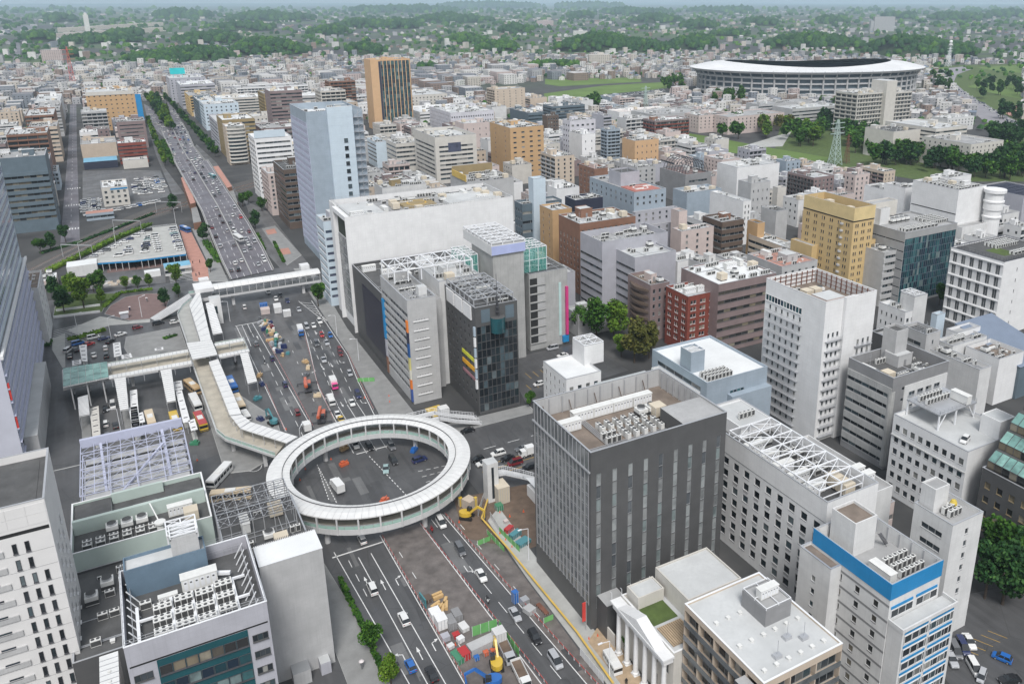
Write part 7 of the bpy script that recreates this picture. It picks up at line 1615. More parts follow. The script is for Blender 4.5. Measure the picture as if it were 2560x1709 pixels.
crate(27,620,670,1.7,3.2,1.9,0,M_MGREY,'generator','grey generator right of the front white container','generator');crate(27,710,570,1.7,2.8,1.9,0,M_MGREY,'generator','grey generator behind the other one','generator');crate(27,810,740,1.6,2.4,1.0,.1,M_OFFW,'pallet_stack','flat pale pallet stack by red post','pallets');crate(27,545,890,1.6,1.6,1.2,0,M_LILAC,'tool_box','lilac-grey machine box below the containers','box');crate(27,700,860,1.4,1.2,1.0,0,cpaint('red'),'tool_box','red machine box below the generators','box');crate(27,765,920,1.4,1.2,1.1,.2,W_,'tool_box','white topped blue machine box','box');crate(27,620,1020,1.3,1.1,.8,.2,M_OFFW,'tool_box','pale bundle beside the red compressor','box')
crate(27,815,1130,1.8,2.6,1.7,.1,cpaint('red'),'compressor','red compressor in the near work zone','compressor');crate(27,720,1180,1.5,3.2,1.3,.15,cpaint('green'),'generator','green long generator left of red compressor','generator');crate(27,1330,880,2.4,2.4,3.4,0,M_OFFW,'silo','tall white tank box beside the green fence','tank');crate(27,1080,1000,6.0,2.4,1.8,.08,M_GREY,'steel_basin','long grey steel basin full of frames','basin');crate(27,1000,1190,1.0,.9,.9,0,cpaint('blue'),'tool_box','small blue box before the basin','box');crate(27,1135,1120,1.0,.9,1.0,0,cpaint('orange'),'tool_box','orange pump box before the basin','box');crate(27,1250,1080,1.4,.8,.9,0,cpaint('orange'),'tool_box','red-orange pump box by the excavator','box')
for i,(x,y,a) in enumerate(((420,260,.1),(440,300,.1),(540,360,1.0),(400,410,.4),(480,430,.5),(560,420,1.2),(440,460,1.1),(510,480,1.0))):
 p=at(27,x,y,.4);b=MB();b.bar((-1.2,0,.38),(1.2,0,.38),.7,.7);b.bar((-1.22,0,.38),(1.22,0,.38),.5,.86);tag(b.build('pipe_roll',M_TAN,None,(p.x,p.y,.013),a),'tan wrapped roll in the pile of the near work zone','roll','pile of tan rolls')
crate(27,215,350,.3,3.2,2.4,.1,cpaint('teal'),'site_board','teal board standing beside the tan rolls','board',False);crate(27,280,330,1.6,2.0,.9,0,M_BROWN,'pallet_stack','brown timber rack behind the teal board','pallets');crate(27,1560,300,1.2,1.2,3.0,.1,cpaint('blue'),'drill_rig','bright blue drilling rig in kerbside zone','rig');crate(27,1770,490,2.0,2.2,1.2,.3,M_GREY,'machine','grey pump machine in kerbside zone','machine');crate(27,1960,480,.9,4.0,.5,.1,M_RUST,'scaffold_bundle','rusty bundle of bars in kerbside zone','bars');crate(27,1700,360,1.6,1.6,1.4,.1,M_STEEL,'machine','steel frame machine beside blue rig','machine')
crate(26,950,620,3.4,4.6,5.0,0,M_BEIGEBOX,'site_cabin','tall beige site cabin with stairs by the dark tower','cabin');crate(26,460,800,2.6,3.0,2.8,.4,M_BEIGE,'skip','tan covered skip under the ring edge','skip');crate(26,925,860,1.8,1.8,1.6,0,cpaint('green'),'compressor','green compressor before the beige cabin','compressor');crate(26,1080,1210,2.4,1.4,1.2,.5,cpaint('red'),'compressor','red machine beside green fence','compressor');crate(26,1180,1290,3.2,1.5,1.3,.4,cpaint('teal'),'tarpaulin_heap','teal tarpaulin heap beside the dark tower','tarpaulin');crate(26,1300,1410,3.6,2.2,1.0,.3,cpaint('teal'),'tarpaulin_heap','large teal tarpaulin stack near dark tower corner','tarpaulin');crate(26,560,800,.7,.7,3.6,0,cpaint('yellow'),'rig_mast','yellow rig mast beside the lift tower','rig');crate(26,320,780,.9,.9,2.6,0,cpaint('yellow'),'rig_mast','yellow rig mast at the ring column','rig');crate(26,1035,1090,1.0,1.0,.9,.2,M_PINK,'bag','pale big bag on the plates','bag')
rr=random.Random(9);CC=['teal','grey','green','tan','silver','dark red','grey','white','silver','cream','tan','navy']
for i in range(60):
 f=rr.random();x,y=1160+230*f+rr.uniform(-70,90),680+420*f+rr.uniform(-30,30);p=at(22,x,y,.6);c=rr.choice(CC);b=MB();k=rr.choice((0,1,2));L=rr.uniform(1.2,3.2);hh=rr.uniform(.6,1.7)
 if k==0:b.box(-L/2,-.7,.08,L/2,.7,hh);b.box(-L/2+.2,-.5,hh,L/2-.2,.4,hh+.25);b.box(-L/2,-.6,0,-L/2+.2,.6,.08);b.box(L/2-.2,-.6,0,L/2,.6,.08)
 elif k==1:
  for j in range(4):b.bar((-L/2,-.4+j*.27,.15+.1*(j % 2)),(L/2,-.45+j*.29,.15+.1*(j % 2)),.2)
  b.bar((-L/2,-.2,.45),(L/2,.1,.45),.2)
 else:b.cyl(0,0,0,hh,.5,12);b.cyl(0,0,hh,hh+.12,.56,12);b.bar((.5,-.3,.3),(1.0,.3,.3),.3)
 tag(b.build('machinery' if k==0 else 'pipe_bundle' if k==1 else 'drum',cpaint(c),None,(p.x,p.y,.013),rr.uniform(0,pi)),'%s %s in the crowded closed lane above the ring' % (c,('machine','bundle of bars','drum')[k]),('machine','bars','drum')[k],'plant in the closed lane')
for i,(t,x,y,c) in enumerate(((25,690,130,'tan'),(25,730,210,'cream'),(25,700,320,'grey'),(25,860,600,'cream'),(25,50,320,'tan'),(25,80,440,'navy'),(25,20,640,'teal'),(25,60,930,'navy'),(25,1230,1340,'tan'),(29,890,470,'tan'),(29,890,640,'orange'),(29,1300,1010,'orange'),(29,1600,500,'blue'),(24,1385,390,'green'))):
 p=at(t,x,y,.6);b=MB();b.box(-1.3,-.7,.08,1.3,.7,.9);b.box(-.9,-.5,.9,.2,.5,1.5);b.box(-1.2,-.6,0,-1.0,.6,.08);b.box(1.0,-.6,0,1.2,.6,.08);b.bar((.5,0,.9),(1.2,0,1.5),.15);tag(b.build('machinery',cpaint(c),None,(p.x,p.y,.013),rr.uniform(0,3)),'%s site machine around the ring' % c,'machine','plant around the ring')
b=MB();b.box(-.9,-.9,0,.9,.9,.5);p=at(7,640,780);
for i,(t,x,y) in enumerate(((22,1340,540),(22,1455,600))):crate(t,x,y,3.0,6.5 if i==0 else 3,2.6,-.1,M_OFFW,'container',('long' if i==0 else 'short')+' white container at the top of the closed lane','container')
crate(22,1190,570,3.6,4,2.2,-.1,M_PINK,'container','open red skip at the top of the closed lane','container');crate(22,1170,510,3.2,2.4,2.4,-.1,cpaint('blue'),'container','blue topped container beside the red skip','container')
crate(29,1900,130,3.0,3.0,4.2,0,M_OFFW,'site_cabin','white site hut behind the far ring edge','cabin');crate(29,1830,120,5.0,7.0,.9,.1,cpaint('yellow'),'excavation_frame','yellow steel frame in the pit before the black tower','frame')
# lamp posts
def lamp(t,x,y,rz,label,h=9.0):
 p=at(t,x,y);r=empty('street_lamp',(p.x,p.y,0),rz);tag(r,label,'street lamp','street lamps');b=MB();b.cyl(0,0,0,h,.12,8,0,.07);b.bar((0,0,h),(2.2,0,h+.4),.1);b.build('pole',M_WSTEEL,r);b=MB();b.box(1.7,-.18,h+.3,2.7,.18,h+.45);b.build('lamp_head',M_WSTEEL,r)
for i,(t,x,y,a) in enumerate(((11,1840,1320,pi),(23,1150,1140,.4),(21,960,480,.3),(21,1360,520,.2),(24,560,300,pi),(25,1440,120,pi),(22,760,700,pi),(22,2070,880,pi),(23,830,240,.5),(23,400,430,.5),(4,1200,430,0),(11,1290,520,pi),(29,470,560,1.0))):lamp(t,x,y,a,'slim white street lamp')
p=at(11,1680,1000);b=MB();b.bar((0,0,0),(0,0,7.5),.16);b.box(-.9,-.1,2.6,-.1,.1,7.4,1);thing('banner_sign','tall red vertical sign at the dark tower corner','sign',b,[M_STEEL,mat('red_sign',(.62,.06,.05))],(p.x,p.y,.1))
# pedestrians
def person(t,x,y,z,top,umb=None,label='',a=.0):
 p=at(t,x,y,z+.8);r=empty('person',(p.x,p.y,z+.02),a);tag(r,label,'person','pedestrians')
 me=bpy.data.meshes.new('body');V=[(0,0,.95),(0,0,1.2),(0,0,1.45),(0,.02,1.55),(0,.02,1.68),(.1,0,.9),(.11,.08,.48),(.11,-.02,.08),(-.1,0,.9),(-.11,-.08,.48),(-.11,-.16,.08),(.19,0,1.42),(.24,.03,1.15),(.22,.15,.95),(-.19,0,1.42),(-.24,.03,1.15),(-.2,.12,.95)]
 import bmesh
 bm=bmesh.new();sk=bm.verts.layers.skin.verify();vs=[bm.verts.new(v) for v in V]
 for i,j in ((0,1),(1,2),(2,3),(3,4),(0,5),(5,6),(6,7),(0,8),(8,9),(9,10),(2,11),(11,12),(12,13),(2,14),(14,15),(15,16)):bm.edges.new((vs[i],vs[j]))
 for v,q in zip(vs,[.16,.15,.16,.065,.105,.1,.075,.06,.1,.075,.06,.07,.05,.045,.07,.05,.045]):v[sk].radius=(q,q)
 vs[0][sk].use_root=True;bm.to_mesh(me);bm.free();me.materials.append(cpaint(top));o=link('body',me,r);o.modifiers.new('skin','SKIN')
 if umb:b=MB();b.lathe([(.55,1.85),(.4,2.02),(.2,2.12),(0,2.15)],0,.1,10);b.bar((0,.1,1.0),(0,.1,2.15),.03);b.build('umbrella',umb,r)
M_U=mat('pale_umbrella',(.65,.6,.6),.6)
for i,(t,x,y,z,c,u,lab) in enumerate(((11,150,1240,.12,'grey',M_U,'pedestrian under a pale umbrella on the left pavement'),(24,1830,180,6,'white',None,'pedestrian in white top on the deck bend'),(24,2050,260,6,'black',None,'pedestrian in black on the deck near the ring'),(24,2240,300,6,'black',None,'pedestrian in dark clothes at the deck end by the ring'),(23,1210,930,.1,'grey',M_U,'pedestrian with white umbrella on the round plaza'),(23,1000,1040,.1,'navy',M_U,'pedestrian with umbrella beside the plaza kiosk'),(23,1770,470,.1,'black',None,'pedestrian at the top of the red paving'),(23,1855,455,.1,'black',None,'pedestrian right of the red paving top'),(23,1810,620,.1,'grey',None,'leftmost walker on the lower red paving'),(23,1850,605,.1,'black',None,'rightmost walker on the lower red paving'),(25,2110,1060,5.4,'black',None,'pedestrian in black inside the ring walkway'),(23,1540,810,.1,'grey',M_U,'pedestrian with white umbrella by the crossing'),(28,235,880,.1,'black',None,'visitor in dark clothes on the tan forecourt'),(21,1950,930,6,'black',None,'pedestrian at the glass side of the deck'))):person(t,x,y,z,c,u,lab,i*.7)
# ---------------------------------------------------------------- vegetation
def foliage(name,c0,c1,c2):
 m,t,b=_nodes(name);g=t.nodes.new('ShaderNodeNewGeometry')
 o=_ramp(t,g.outputs['Random Per Island'],[(0,c0),(.5,c1),(1,c2)]);oi=t.nodes.new('ShaderNodeObjectInfo')
 o=_mix(t,o,tuple(v*.6 for v in c1),_ramp(t,oi.outputs['Random'],[(.2,(0,0,0)),(1,(.5,.5,.5))]));o=_mix(t,o,tuple(v*.55 for v in c0),_ramp(t,_noise(t,_pos(t),.25,3.0),[(.42,(0,0,0)),(.62,(.75,.75,.75))]))
 t.links.new(o,b.inputs['Base Color']);b.inputs['Roughness'].default_value=.75;b.inputs['Specular IOR Level'].default_value=.2;return m
F_GREEN=foliage('leaf_green',(.022,.08,.010),(.055,.15,.016),(.12,.235,.03));F_LIGHT=foliage('leaf_light_green',(.06,.14,.010),(.13,.24,.022),(.22,.31,.04));F_DARK=foliage('leaf_dark_green',(.012,.052,.016),(.034,.10,.026),(.07,.155,.036));F_YEL=foliage('leaf_olive',(.08,.09,.02),(.13,.14,.03),(.19,.17,.04))
M_BARK=mat('bark',(.075,.058,.045),.9,var=.3,scale=2)
def crown_mesh(seed,n=1000,rx=3.2,rz=3.4,leaf=.5,mtl=None):
 r=random.Random(seed);b=MB();lobes=[]
 for _ in range(9):
  a=r.uniform(0,2*pi);d=r.uniform(0,.62)*rx;lobes.append((d*cos(a),d*sin(a),r.uniform(-.55,.6)*rz,r.uniform(.34,.56)*rx))
 for i in range(n):
  lx,ly,lz,lr=r.choice(lobes);u=r.uniform(-1,1);a=r.uniform(0,2*pi);q=lr*(r.random() ** .33);s=(1-u*u) ** .5
  c=Vector((lx+q*s*cos(a),ly+q*s*sin(a),lz+q*u*rz/rx));nrm=Vector((r.uniform(-1,1),r.uniform(-1,1),r.uniform(.1,1.2))).normalized();t1=nrm.cross(Vector((r.uniform(-1,1),r.uniform(-1,1),.1))).normalized();t2=nrm.cross(t1);k=leaf*r.uniform(.6,1.3)
  b.quad(c-t1*k,c+t2*k*.7,c+t1*k,c-t2*k*.7)
 return b.mesh('crown',mtl)
b=MB();b.cyl(0,0,0,2.6,.2,8,0,.14)
for a in (0,2.1,4.2):b.bar((0,0,2.2),(1.1*cos(a),1.1*sin(a),4.2),.16);b.bar((1.1*cos(a),1.1*sin(a),4.2),(1.7*cos(a+.4),1.7*sin(a+.4),5.4),.1)
TRUNK=b.mesh('trunk',M_BARK)
CROWN={k:[crown_mesh(s+i,2600,leaf=.31,mtl=m) for i in range(3)] for k,m,s in (('green',F_GREEN,1),('light',F_LIGHT,20),('dark',F_DARK,40),('olive',F_YEL,60))}
SMALL={k:[crown_mesh(s+i,420,leaf=.8,mtl=m) for i in range(3)] for k,m,s in (('green',F_GREEN,101),('light',F_LIGHT,120),('dark',F_DARK,140),('olive',F_YEL,160))}
rr=random.Random(21)
def tree(x,y,s,kind,label,group='street trees',z=.0,small=False,sz=1.0):
 r=empty('tree',(x,y,z),rr.uniform(0,6.28));tag(r,label,'tree',group);r.scale=(s,s,s*sz);link('trunk',TRUNK,r);link('crown',rr.choice((SMALL if small else CROWN)[kind]),r,(0,0,5.6));return r
for t,x,y,s,k,lab in ((11,215,1140,.62,'green','round street tree beside the left lanes'),(11,350,1366,.6,'light','bright round street tree at the bottom edge'),(4,575,1010,1.25,'light','tall bright tree in the park by the left tower'),(4,440,1040,1.0,'dark','dark slim tree in the park nearest the left tower'),(4,690,920,1.0,'green','broad tree over the container yard'),(4,1205,850,.85,'light','light tree by the blue-roofed kiosk'),(4,1130,1000,.75,'dark','dark round tree on the brick plaza'),(4,1220,935,.55,'green','small tree by the crossing'),(4,1390,560,.8,'dark','dark tree beside the viaduct ramp'),(22,1840,520,.95,'green','columnar tree by the striped building'),
  (5,1640,1180,1.0,'green','leafy tree beside the parking tower'),(5,1750,1230,1.5,'green','big leafy tree in the side street'),(5,1870,1230,1.4,'light','light green tree in the side street'),(8,2010,290,1.5,'olive','olive brown tree behind the steel-lidded cube'),(8,2110,260,1.2,'olive','olive tree by the blue-grey office'),(8,1920,250,.8,'light','light tree left of the olive trees'),(8,1300,590,.5,'green','small tree at the black tower corner'),
  (12,2080,780,1.3,'dark','large dark tree beside the narrow white tower'),(12,2200,820,1.4,'dark','large dark tree over the corner lot'),(12,2320,780,1.4,'green','large tree at the right edge'),(12,2150,640,1.3,'green','upper tree between white tower and charcoal tower'),(12,2290,640,1.3,'dark','upper dark tree under the charcoal tower'),(6,1770,990,.9,'green','tree between teal office and white slot block'),(4,1700,300,.8,'green','tree below the white flats'),(4,1745,470,1.0,'dark','dark tree by the red paving'),(4,1660,320,.8,'green','tree beside the right ramp'),(4,1790,350,.8,'green','tree before the pink flats'),(4,450,560,.9,'dark','dark tree at the railway bank'),(4,350,620,.9,'dark','dark tree below the slate office'),(4,280,640,.8,'green','tree behind the left end block'),(4,1190,350,1.0,'dark','dark tree beside the railway under the viaduct'),
  (23,90,900,.9,'dark','dark tree at the park corner by the end block'),(23,210,980,.8,'green','tree on the upper park lawn left'),(23,330,900,1.0,'light','bright tree behind the upper park lawn'),(23,560,830,.7,'green','tree at the yard wall'),(23,660,980,.6,'light','light tree beside the plaza hedge'),(23,960,800,.55,'light','small tree in the plaza border, left'),(23,1100,790,.55,'green','small tree in the plaza border, middle'),(23,1240,770,.55,'light','small tree in the plaza border, right'),(23,1990,590,.6,'green','tree on the left walk by the footbridge'),(23,1940,150,.7,'dark','dark tree beside the blue bus'),
  (11,1960,1150,.35,'green','clipped shrub tree at the columned hall')):
 p=at(t,x,y);tree(p.x,p.y,s*1.35,k,lab)
for i in range(17):p=at(17,225+i*14.5,870+i*36);tree(p.x,p.y,.95,'light' if i % 3 else 'green','roadside tree in the row left of the viaduct','row of roadside trees left',small=True,sz=1.1)
for i in range(15):p=at(17,470+i*48,560+i*55);tree(p.x,p.y,1.25,'dark' if i % 2 else 'green','roadside tree in the row right of the avenue','row of roadside trees right',small=True)
for i in range(12):p=at(17,430+i*12,1180+i*25);tree(p.x,p.y,.85,'green','tree in the green strip beside the viaduct','green strip trees',small=True)
for i in range(46):
 f=rr.random();p=at(17,260+280*f+rr.uniform(-70,90)*(1-f*.6),540+440*f);tree(p.x,p.y,rr.uniform(1.1,1.6),rr.choice(['green','dark','light']),'tree in the wooded median of the avenue','wooded median trees',small=True)
def hedge(name,label,pts,w,h,mtl=None,dens=14):
 b=MB();r=random.Random(len(label))
 for p,q in zip(pts,pts[1:]):
  p,q=Vector(p),Vector(q);d=q-p;L=d.length;d /= L;n=Vector((-d.y,d.x))
  for _ in range(int(L*dens)):
   c=p+d*r.uniform(0,L)+n*r.uniform(-w/2,w/2);z=h*(.15+.85*r.random() ** .6);k=r.uniform(.22,.5);nn=Vector((r.uniform(-1,1),r.uniform(-1,1),r.uniform(.2,1))).normalized();t1=nn.cross(Vector((.3,r.uniform(-1,1),.5))).normalized();t2=nn.cross(t1);c=Vector((c.x,c.y,z));b.quad(c-t1*k,c+t2*k,c+t1*k,c-t2*k)
  b.bar((*p,h*.4),(*q,h*.4),w*.7,h*.6)
 return tag(b.build(name,mtl or F_GREEN),label,'hedge')
hedge('hedge','long green hedge between railway and parking deck',[A3(23,0,590,0),A3(23,400,400,0),A3(23,830,190,0),A3(23,1250,20,0)],4,2.2,F_LIGHT);hedge('hedge','hedge strip on the bank across the railway',[A3(4,280,640,0),A3(4,560,560,0),A3(4,1050,370,0)],3,1.2,F_DARK);hedge('hedge','hedge beside the ramp by the red paving',[A3(4,1400,560,0),A3(4,1500,700,0)],4,1.6);hedge('hedge','low hedge along the left pavement below the ring',[(30.6,172),(30.9,152),(31,138)],1.2,1.1);hedge('hedge','low hedge at the bottom of the left pavement',[(31.6,126),(32.2,108),(32.4,98)],1.2,1.1,F_LIGHT)
hedge('hedge','shrub border by the taxi rank',[A3(21,830,540,0),A3(21,960,520,0),A3(21,1290,420,0)],2.4,1.4,F_LIGHT);hedge('hedge','small shrub island on the terminal plaza',[A3(21,2010,530,0),A3(21,2160,480,0)],2.2,.9);hedge('hedge','hedge below the left tower wing',[A3(21,560,620,0),A3(21,600,560,0)],4,1.6);hedge('hedge','yellow-green shrubs round the brick plaza',[A3(23,690,1020,0),A3(23,880,850,0),A3(23,1280,800,0)],2.2,1.0,F_LIGHT);hedge('hedge','planting strip right of the viaduct ramp',[A3(4,1750,510,0),A3(4,1800,620,0)],3,1.4);hedge('hedge','narrow planting strip on the red paved side road',[A3(4,1870,560,0),A3(4,1940,700,0)],1.6,.9)
# brick plaza and lawn
slab('brick_plaza',[A3(23,*p,0) for p in ((690,1100),(760,1000),(950,890),(1200,850),(1400,850),(1480,930),(1450,1030),(1250,1160),(1000,1180))],A_BRICKP,.1);slab('lawn',[A3(23,*p,0) for p in ((60,1130),(110,900),(560,850),(900,850),(700,1000),(660,1080))],A_GRASS,.12);slab('plaza_walk',[A3(23,*p,0) for p in ((230,1300),(640,1130),(980,1190),(1250,1165),(1250,1200),(760,1240),(380,1360))],A_LPAVE,.11)
for k,(p,q) in enumerate((((70,1150),(640,1080)),((100,1070),(640,1000)))):b=MB();b.bar((*A3(23,*p,0),.5),(*A3(23,*q,0),.5),.5,1.0);thing('retaining_wall',('lower' if k==0 else 'upper')+' white retaining wall on the park lawn','wall',b,M_WHITE)
x,y=A3(23,940,1150,0);b=MB();b.box(-1.5,-1,0,1.5,1,2.4);b.box(-1.8,-1.3,2.4,1.8,1.3,2.6,1);thing('kiosk','small kiosk with white roof at the plaza edge','kiosk',b,[M_LILAC,M_WHITE],(x,y,.1))
x,y=A3(23,1440,640,0);building('kiosk','small pavilion with sky-blue roof by the parking deck',x,y,12,9,4.2,M_OFFW,mat('sky_blue_metal_roof',(1,1,1)),par=0,clutter=0,F=('ribbon',dict(nx=4,nz=1,zb=.3,zt=4)),cat='kiosk')
x,y=A3(23,250,660,0);building('shed','grey-white flat shed at the railway corner',x,y,13,10,5.5,M_OFFW,R_WHITE,par=0,clutter=0,cat='shed');x,y=A3(23,1190,660,0);building('site_office','two white container offices by the plaza wall',x,y,7,4,2.8,M_WHITE,R_WHITE,par=0,clutter=0,cat='cabin')
x,y=A3(23,0,800,0);building('shop','low shop with pinkish white roofs at the park edge',x-6,y,10,12,4.5,M_PINK,R_WHITE,par=0,clutter=2,pent=False,cat='shop')
b=MB();rr2=random.Random(3)
for i in range(60):f=rr2.random();p=A3(23,560+600*f,770-90*f+rr2.uniform(-20,20),0);L=rr2.uniform(.5,1.3);b.box(p[0]-L,p[1]-.5,0,p[0]+L,p[1]+.5,rr2.uniform(.3,1.2),i % 3)
stuff(b.build('stacked_materials',[M_CREAM,M_GREY,M_BEIGE]));sheet('yard_ground',[A3(23,*p,0) for p in ((550,800),(700,520),(1430,440),(1440,720))],.004,A_OLD);sheet('yard_pit',[A3(23,*p,0) for p in ((720,600),(730,530),(1400,440),(1410,520))],.008,A_BRICKP)
# railway catenary
for i,(x,y) in enumerate(((-30,500),(-5,545),(20,585))):
 b=MB();b.bar((0,0,0),(0,0,7),.25);b.bar((14,-10,0),(14,-10,7),.25);b.bar((0,0,6.8),(14,-10,6.8),.3,.5);thing('catenary_gantry','steel catenary gantry over the railway tracks','gantry',b,M_STEEL,(x-2,y+8,0),0,'catenary gantries')
# ---------------------------------------------------------------- stadium
SC,SA,SB,SU=Vector((922,948)),168.0,112.0,Vector((.92,-.39)).normalized();SV=Vector((-SU.y,SU.x))
def sp(a,f,g=None):g=f if g is None else g;c=SU*SA*f*cos(a)+SV*SB*g*sin(a);return SC+c
ST_=empty('stadium',(SC.x,SC.y,0));tag(ST_,'huge oval stadium with white ring roof and dark stands','stadium')
def spl(a,f,z):p=sp(a,f)-SC;return (p.x,p.y,z)
NS=72
def rimz(a):return 41+3.0*cos(2*a)
def FI(a):return .68+.08*cos(2*a)
M_SROOF=mat('stadium_roof_panel',(.72,.72,.72),.45,var=.10,scale=.03)
for k in range(NS):
 a0,a1=2*pi*(k+.003)/NS,2*pi*(k+.997)/NS;b=MB()
 for (f0,z0),(f1,z1) in (((1.03,33),(1.06,36)),((1.06,36),(.91,None)),((.91,None),(None,None))):b.quad(*[spl(a_,FI(a_) if f is None else f,(rimz(a_)+1 if f is None else rimz(a_)-2) if z is None else z) for a_,f,z in ((a0,f0,z0),(a1,f0,z0),(a1,f1,z1),(a0,f1,z1))])
 b.build('roof_panel',M_SROOF,ST_)
b=MB()
for k in range(NS):
 a0,a1=2*pi*k/NS,2*pi*(k+1)/NS
 for (f0,z0),(f1,z1) in (((.62,3),(.80,18)),((.80,20),(.98,36))):b.quad(spl(a0,f0,z0),spl(a1,f0,z0),spl(a1,f1,z1),spl(a0,f1,z1))
b.build('stand',mat('dark_blue_seating',(.028,.034,.06),.7,var=.3,scale=.05),ST_)
for j,(f,z0,z1) in enumerate(((1.0,4,6),(.985,11,13),(.985,18.5,20.5),(1.0,26,28.5))):
 b=MB()
 for k in range(NS):a0,a1=2*pi*k/NS,2*pi*(k+1)/NS;b.quad(spl(a0,f,z0),spl(a1,f,z0),spl(a1,f,z1),spl(a0,f,z1));b.quad(spl(a0,f,z1),spl(a1,f,z1),spl(a1,f-.08,z1),spl(a0,f-.08,z1))
 b.build('concourse_slab',M_GREY,ST_)
b=MB()
for k in range(NS):a0,a1=2*pi*k/NS,2*pi*(k+1)/NS;b.quad(spl(a0,.955,0),spl(a1,.955,0),spl(a1,.955,35),spl(a0,.955,35))
b.build('inner_wall',M_SLATE,ST_)
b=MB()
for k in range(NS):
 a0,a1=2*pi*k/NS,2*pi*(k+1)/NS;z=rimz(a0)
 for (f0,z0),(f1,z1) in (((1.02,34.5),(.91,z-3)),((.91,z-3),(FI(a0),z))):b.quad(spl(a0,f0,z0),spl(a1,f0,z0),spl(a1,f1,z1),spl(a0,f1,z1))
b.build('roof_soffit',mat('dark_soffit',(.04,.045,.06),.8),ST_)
for k in range(60):a0=2*pi*k/60;b=MB();b.bar(spl(a0,.985,0),spl(a0,.985,26),1.4,2.2);b.bar(spl(a0,.985,24),spl(a0,1.03,36.5),1.1,1.6);b.build('raking_column',M_GREY,ST_)
b=MB();b.sheet([spl(2*pi*k/48,.6,0)[:2] for k in range(48)],.4);b.build('pitch',A_FIELD,ST_)
# ---------------------------------------------------------------- right middle distance: meadow, hospital, schools
def zone(name,t,pts,m,z=.01):return sheet(name,[A3(t,*p,0) for p in pts],z,m)
zone('river_meadow',2,[(1390,640),(1800,585),(2240,560),(2230,605),(1800,645),(1410,695)],A_FIELD);zone('river_meadow',2,[(1400,540),(2050,530),(2060,560),(1500,590),(1400,575)],A_FIELD);zone('river_meadow',2,[(790,620),(960,590),(960,660),(800,640)],A_FIELD)
zone('river_bank',3,[(0,900),(300,950),(560,1000),(1010,1075),(1000,1120),(700,1100),(400,1050),(0,990)],A_FIELD);zone('river_bank',3,[(700,1110),(1000,1120),(900,1200),(720,1180)],mat('rough_meadow',(.15,.15,.06),.9,var=.3,scale=.05),.014)
zone('park_meadow',3,[(1640,465),(1830,460),(1760,520),(1690,505)],A_FIELD);zone('park_meadow',3,[(2020,460),(2349,445),(2349,500),(2180,490)],A_FIELD,.016);zone('park_meadow',3,[(1960,590),(2100,560),(2349,570),(2349,680),(2150,640)],A_FIELD);zone('park_ground',3,[(1640,452),(2349,435),(2349,1010),(2150,880),(1900,700),(1760,560)],A_GRASS,.004);zone('park_ground',3,[(680,880),(1150,760),(1400,850),(1700,1130),(2349,1000),(2349,1240),(1700,1240),(1000,1130),(650,1010)],A_GRASS,.004);zone('sand_field',3,[(2170,740),(2349,720),(2349,810),(2250,790)],A_PINKP)
zone('expressway',3,[(1755,500),(1800,470),(1930,455),(1990,475),(1890,510),(1870,560),(1960,640),(2120,740),(2349,850),(2349,915),(2080,830),(1900,690),(1790,570)],mat('pale_concrete_road',(.27,.26,.28),.8,var=.12,scale=.05),.02);zone('bridge_road',3,[(560,960),(620,940),(760,900),(700,1000),(430,1010),(440,995)],A_LPAVE,.03);zone('riverside_lot',2,[(1480,690),(2210,605),(2225,625),(1640,700)],A_OLD,.022)
rr=random.Random(33)
for i in range(170):
 f=rr.random();x=1830+(2330-1830)*f ** 1.2+rr.uniform(-22,22);yy=560+(870-560)*max(0,(x-1830)/500) ** .93;p=at(3,x,yy-2+rr.uniform(-14,14),.7);minicar(p.x,p.y,-.9)
tag(stuff(FARC.build('distant_traffic',[cpaint('white'),cpaint('silver'),cpaint('navy'),M_CGLASS])),'distant cars on the expressway and the far avenue','cars');b=MB()
for i in range(230):
 f=rr.random();p=at(2,1490+710*f,690-82*f+rr.uniform(2,16),.6);s=rr.choice((0,0,1,2));w_=rr.uniform(1.8,2.2);b.box(p.x-w_/2,p.y-2.1,.3,p.x+w_/2,p.y+2.1,1.0,s);b.box(p.x-w_*.4,p.y-1.6,1.0,p.x+w_*.4,p.y+.9,1.6,3)
tag(stuff(b.build('parked_cars',[cpaint('white'),cpaint('silver'),cpaint('navy'),M_CGLASS])),'mass of cars parked along the riverside meadow','cars')
r=bl('hospital','large beige hospital slab with balcony rows and blank tall core',42,(3,1160,615),(3,1215,640),(3,1500,640),M_CREAM,R_LGREY,F=('balcony',dict(nx=9,nz=9,rail=M_CREAM)),S_=('balcony',dict(nx=4,nz=9,rail=M_CREAM)),clutter=5);x0=r.location.x;y0=r.location.y
W_=r['_w'];block(r,W_+.1,-4,0,W_+15,16,53,M_CREAM,'lift_core');building('wing','',x0+W_+15.2,y0-2,26,20,41,M_CREAM,R_LGREY,F=('balcony',dict(nx=5,nz=9,rail=M_CREAM)),clutter=3,root=r)
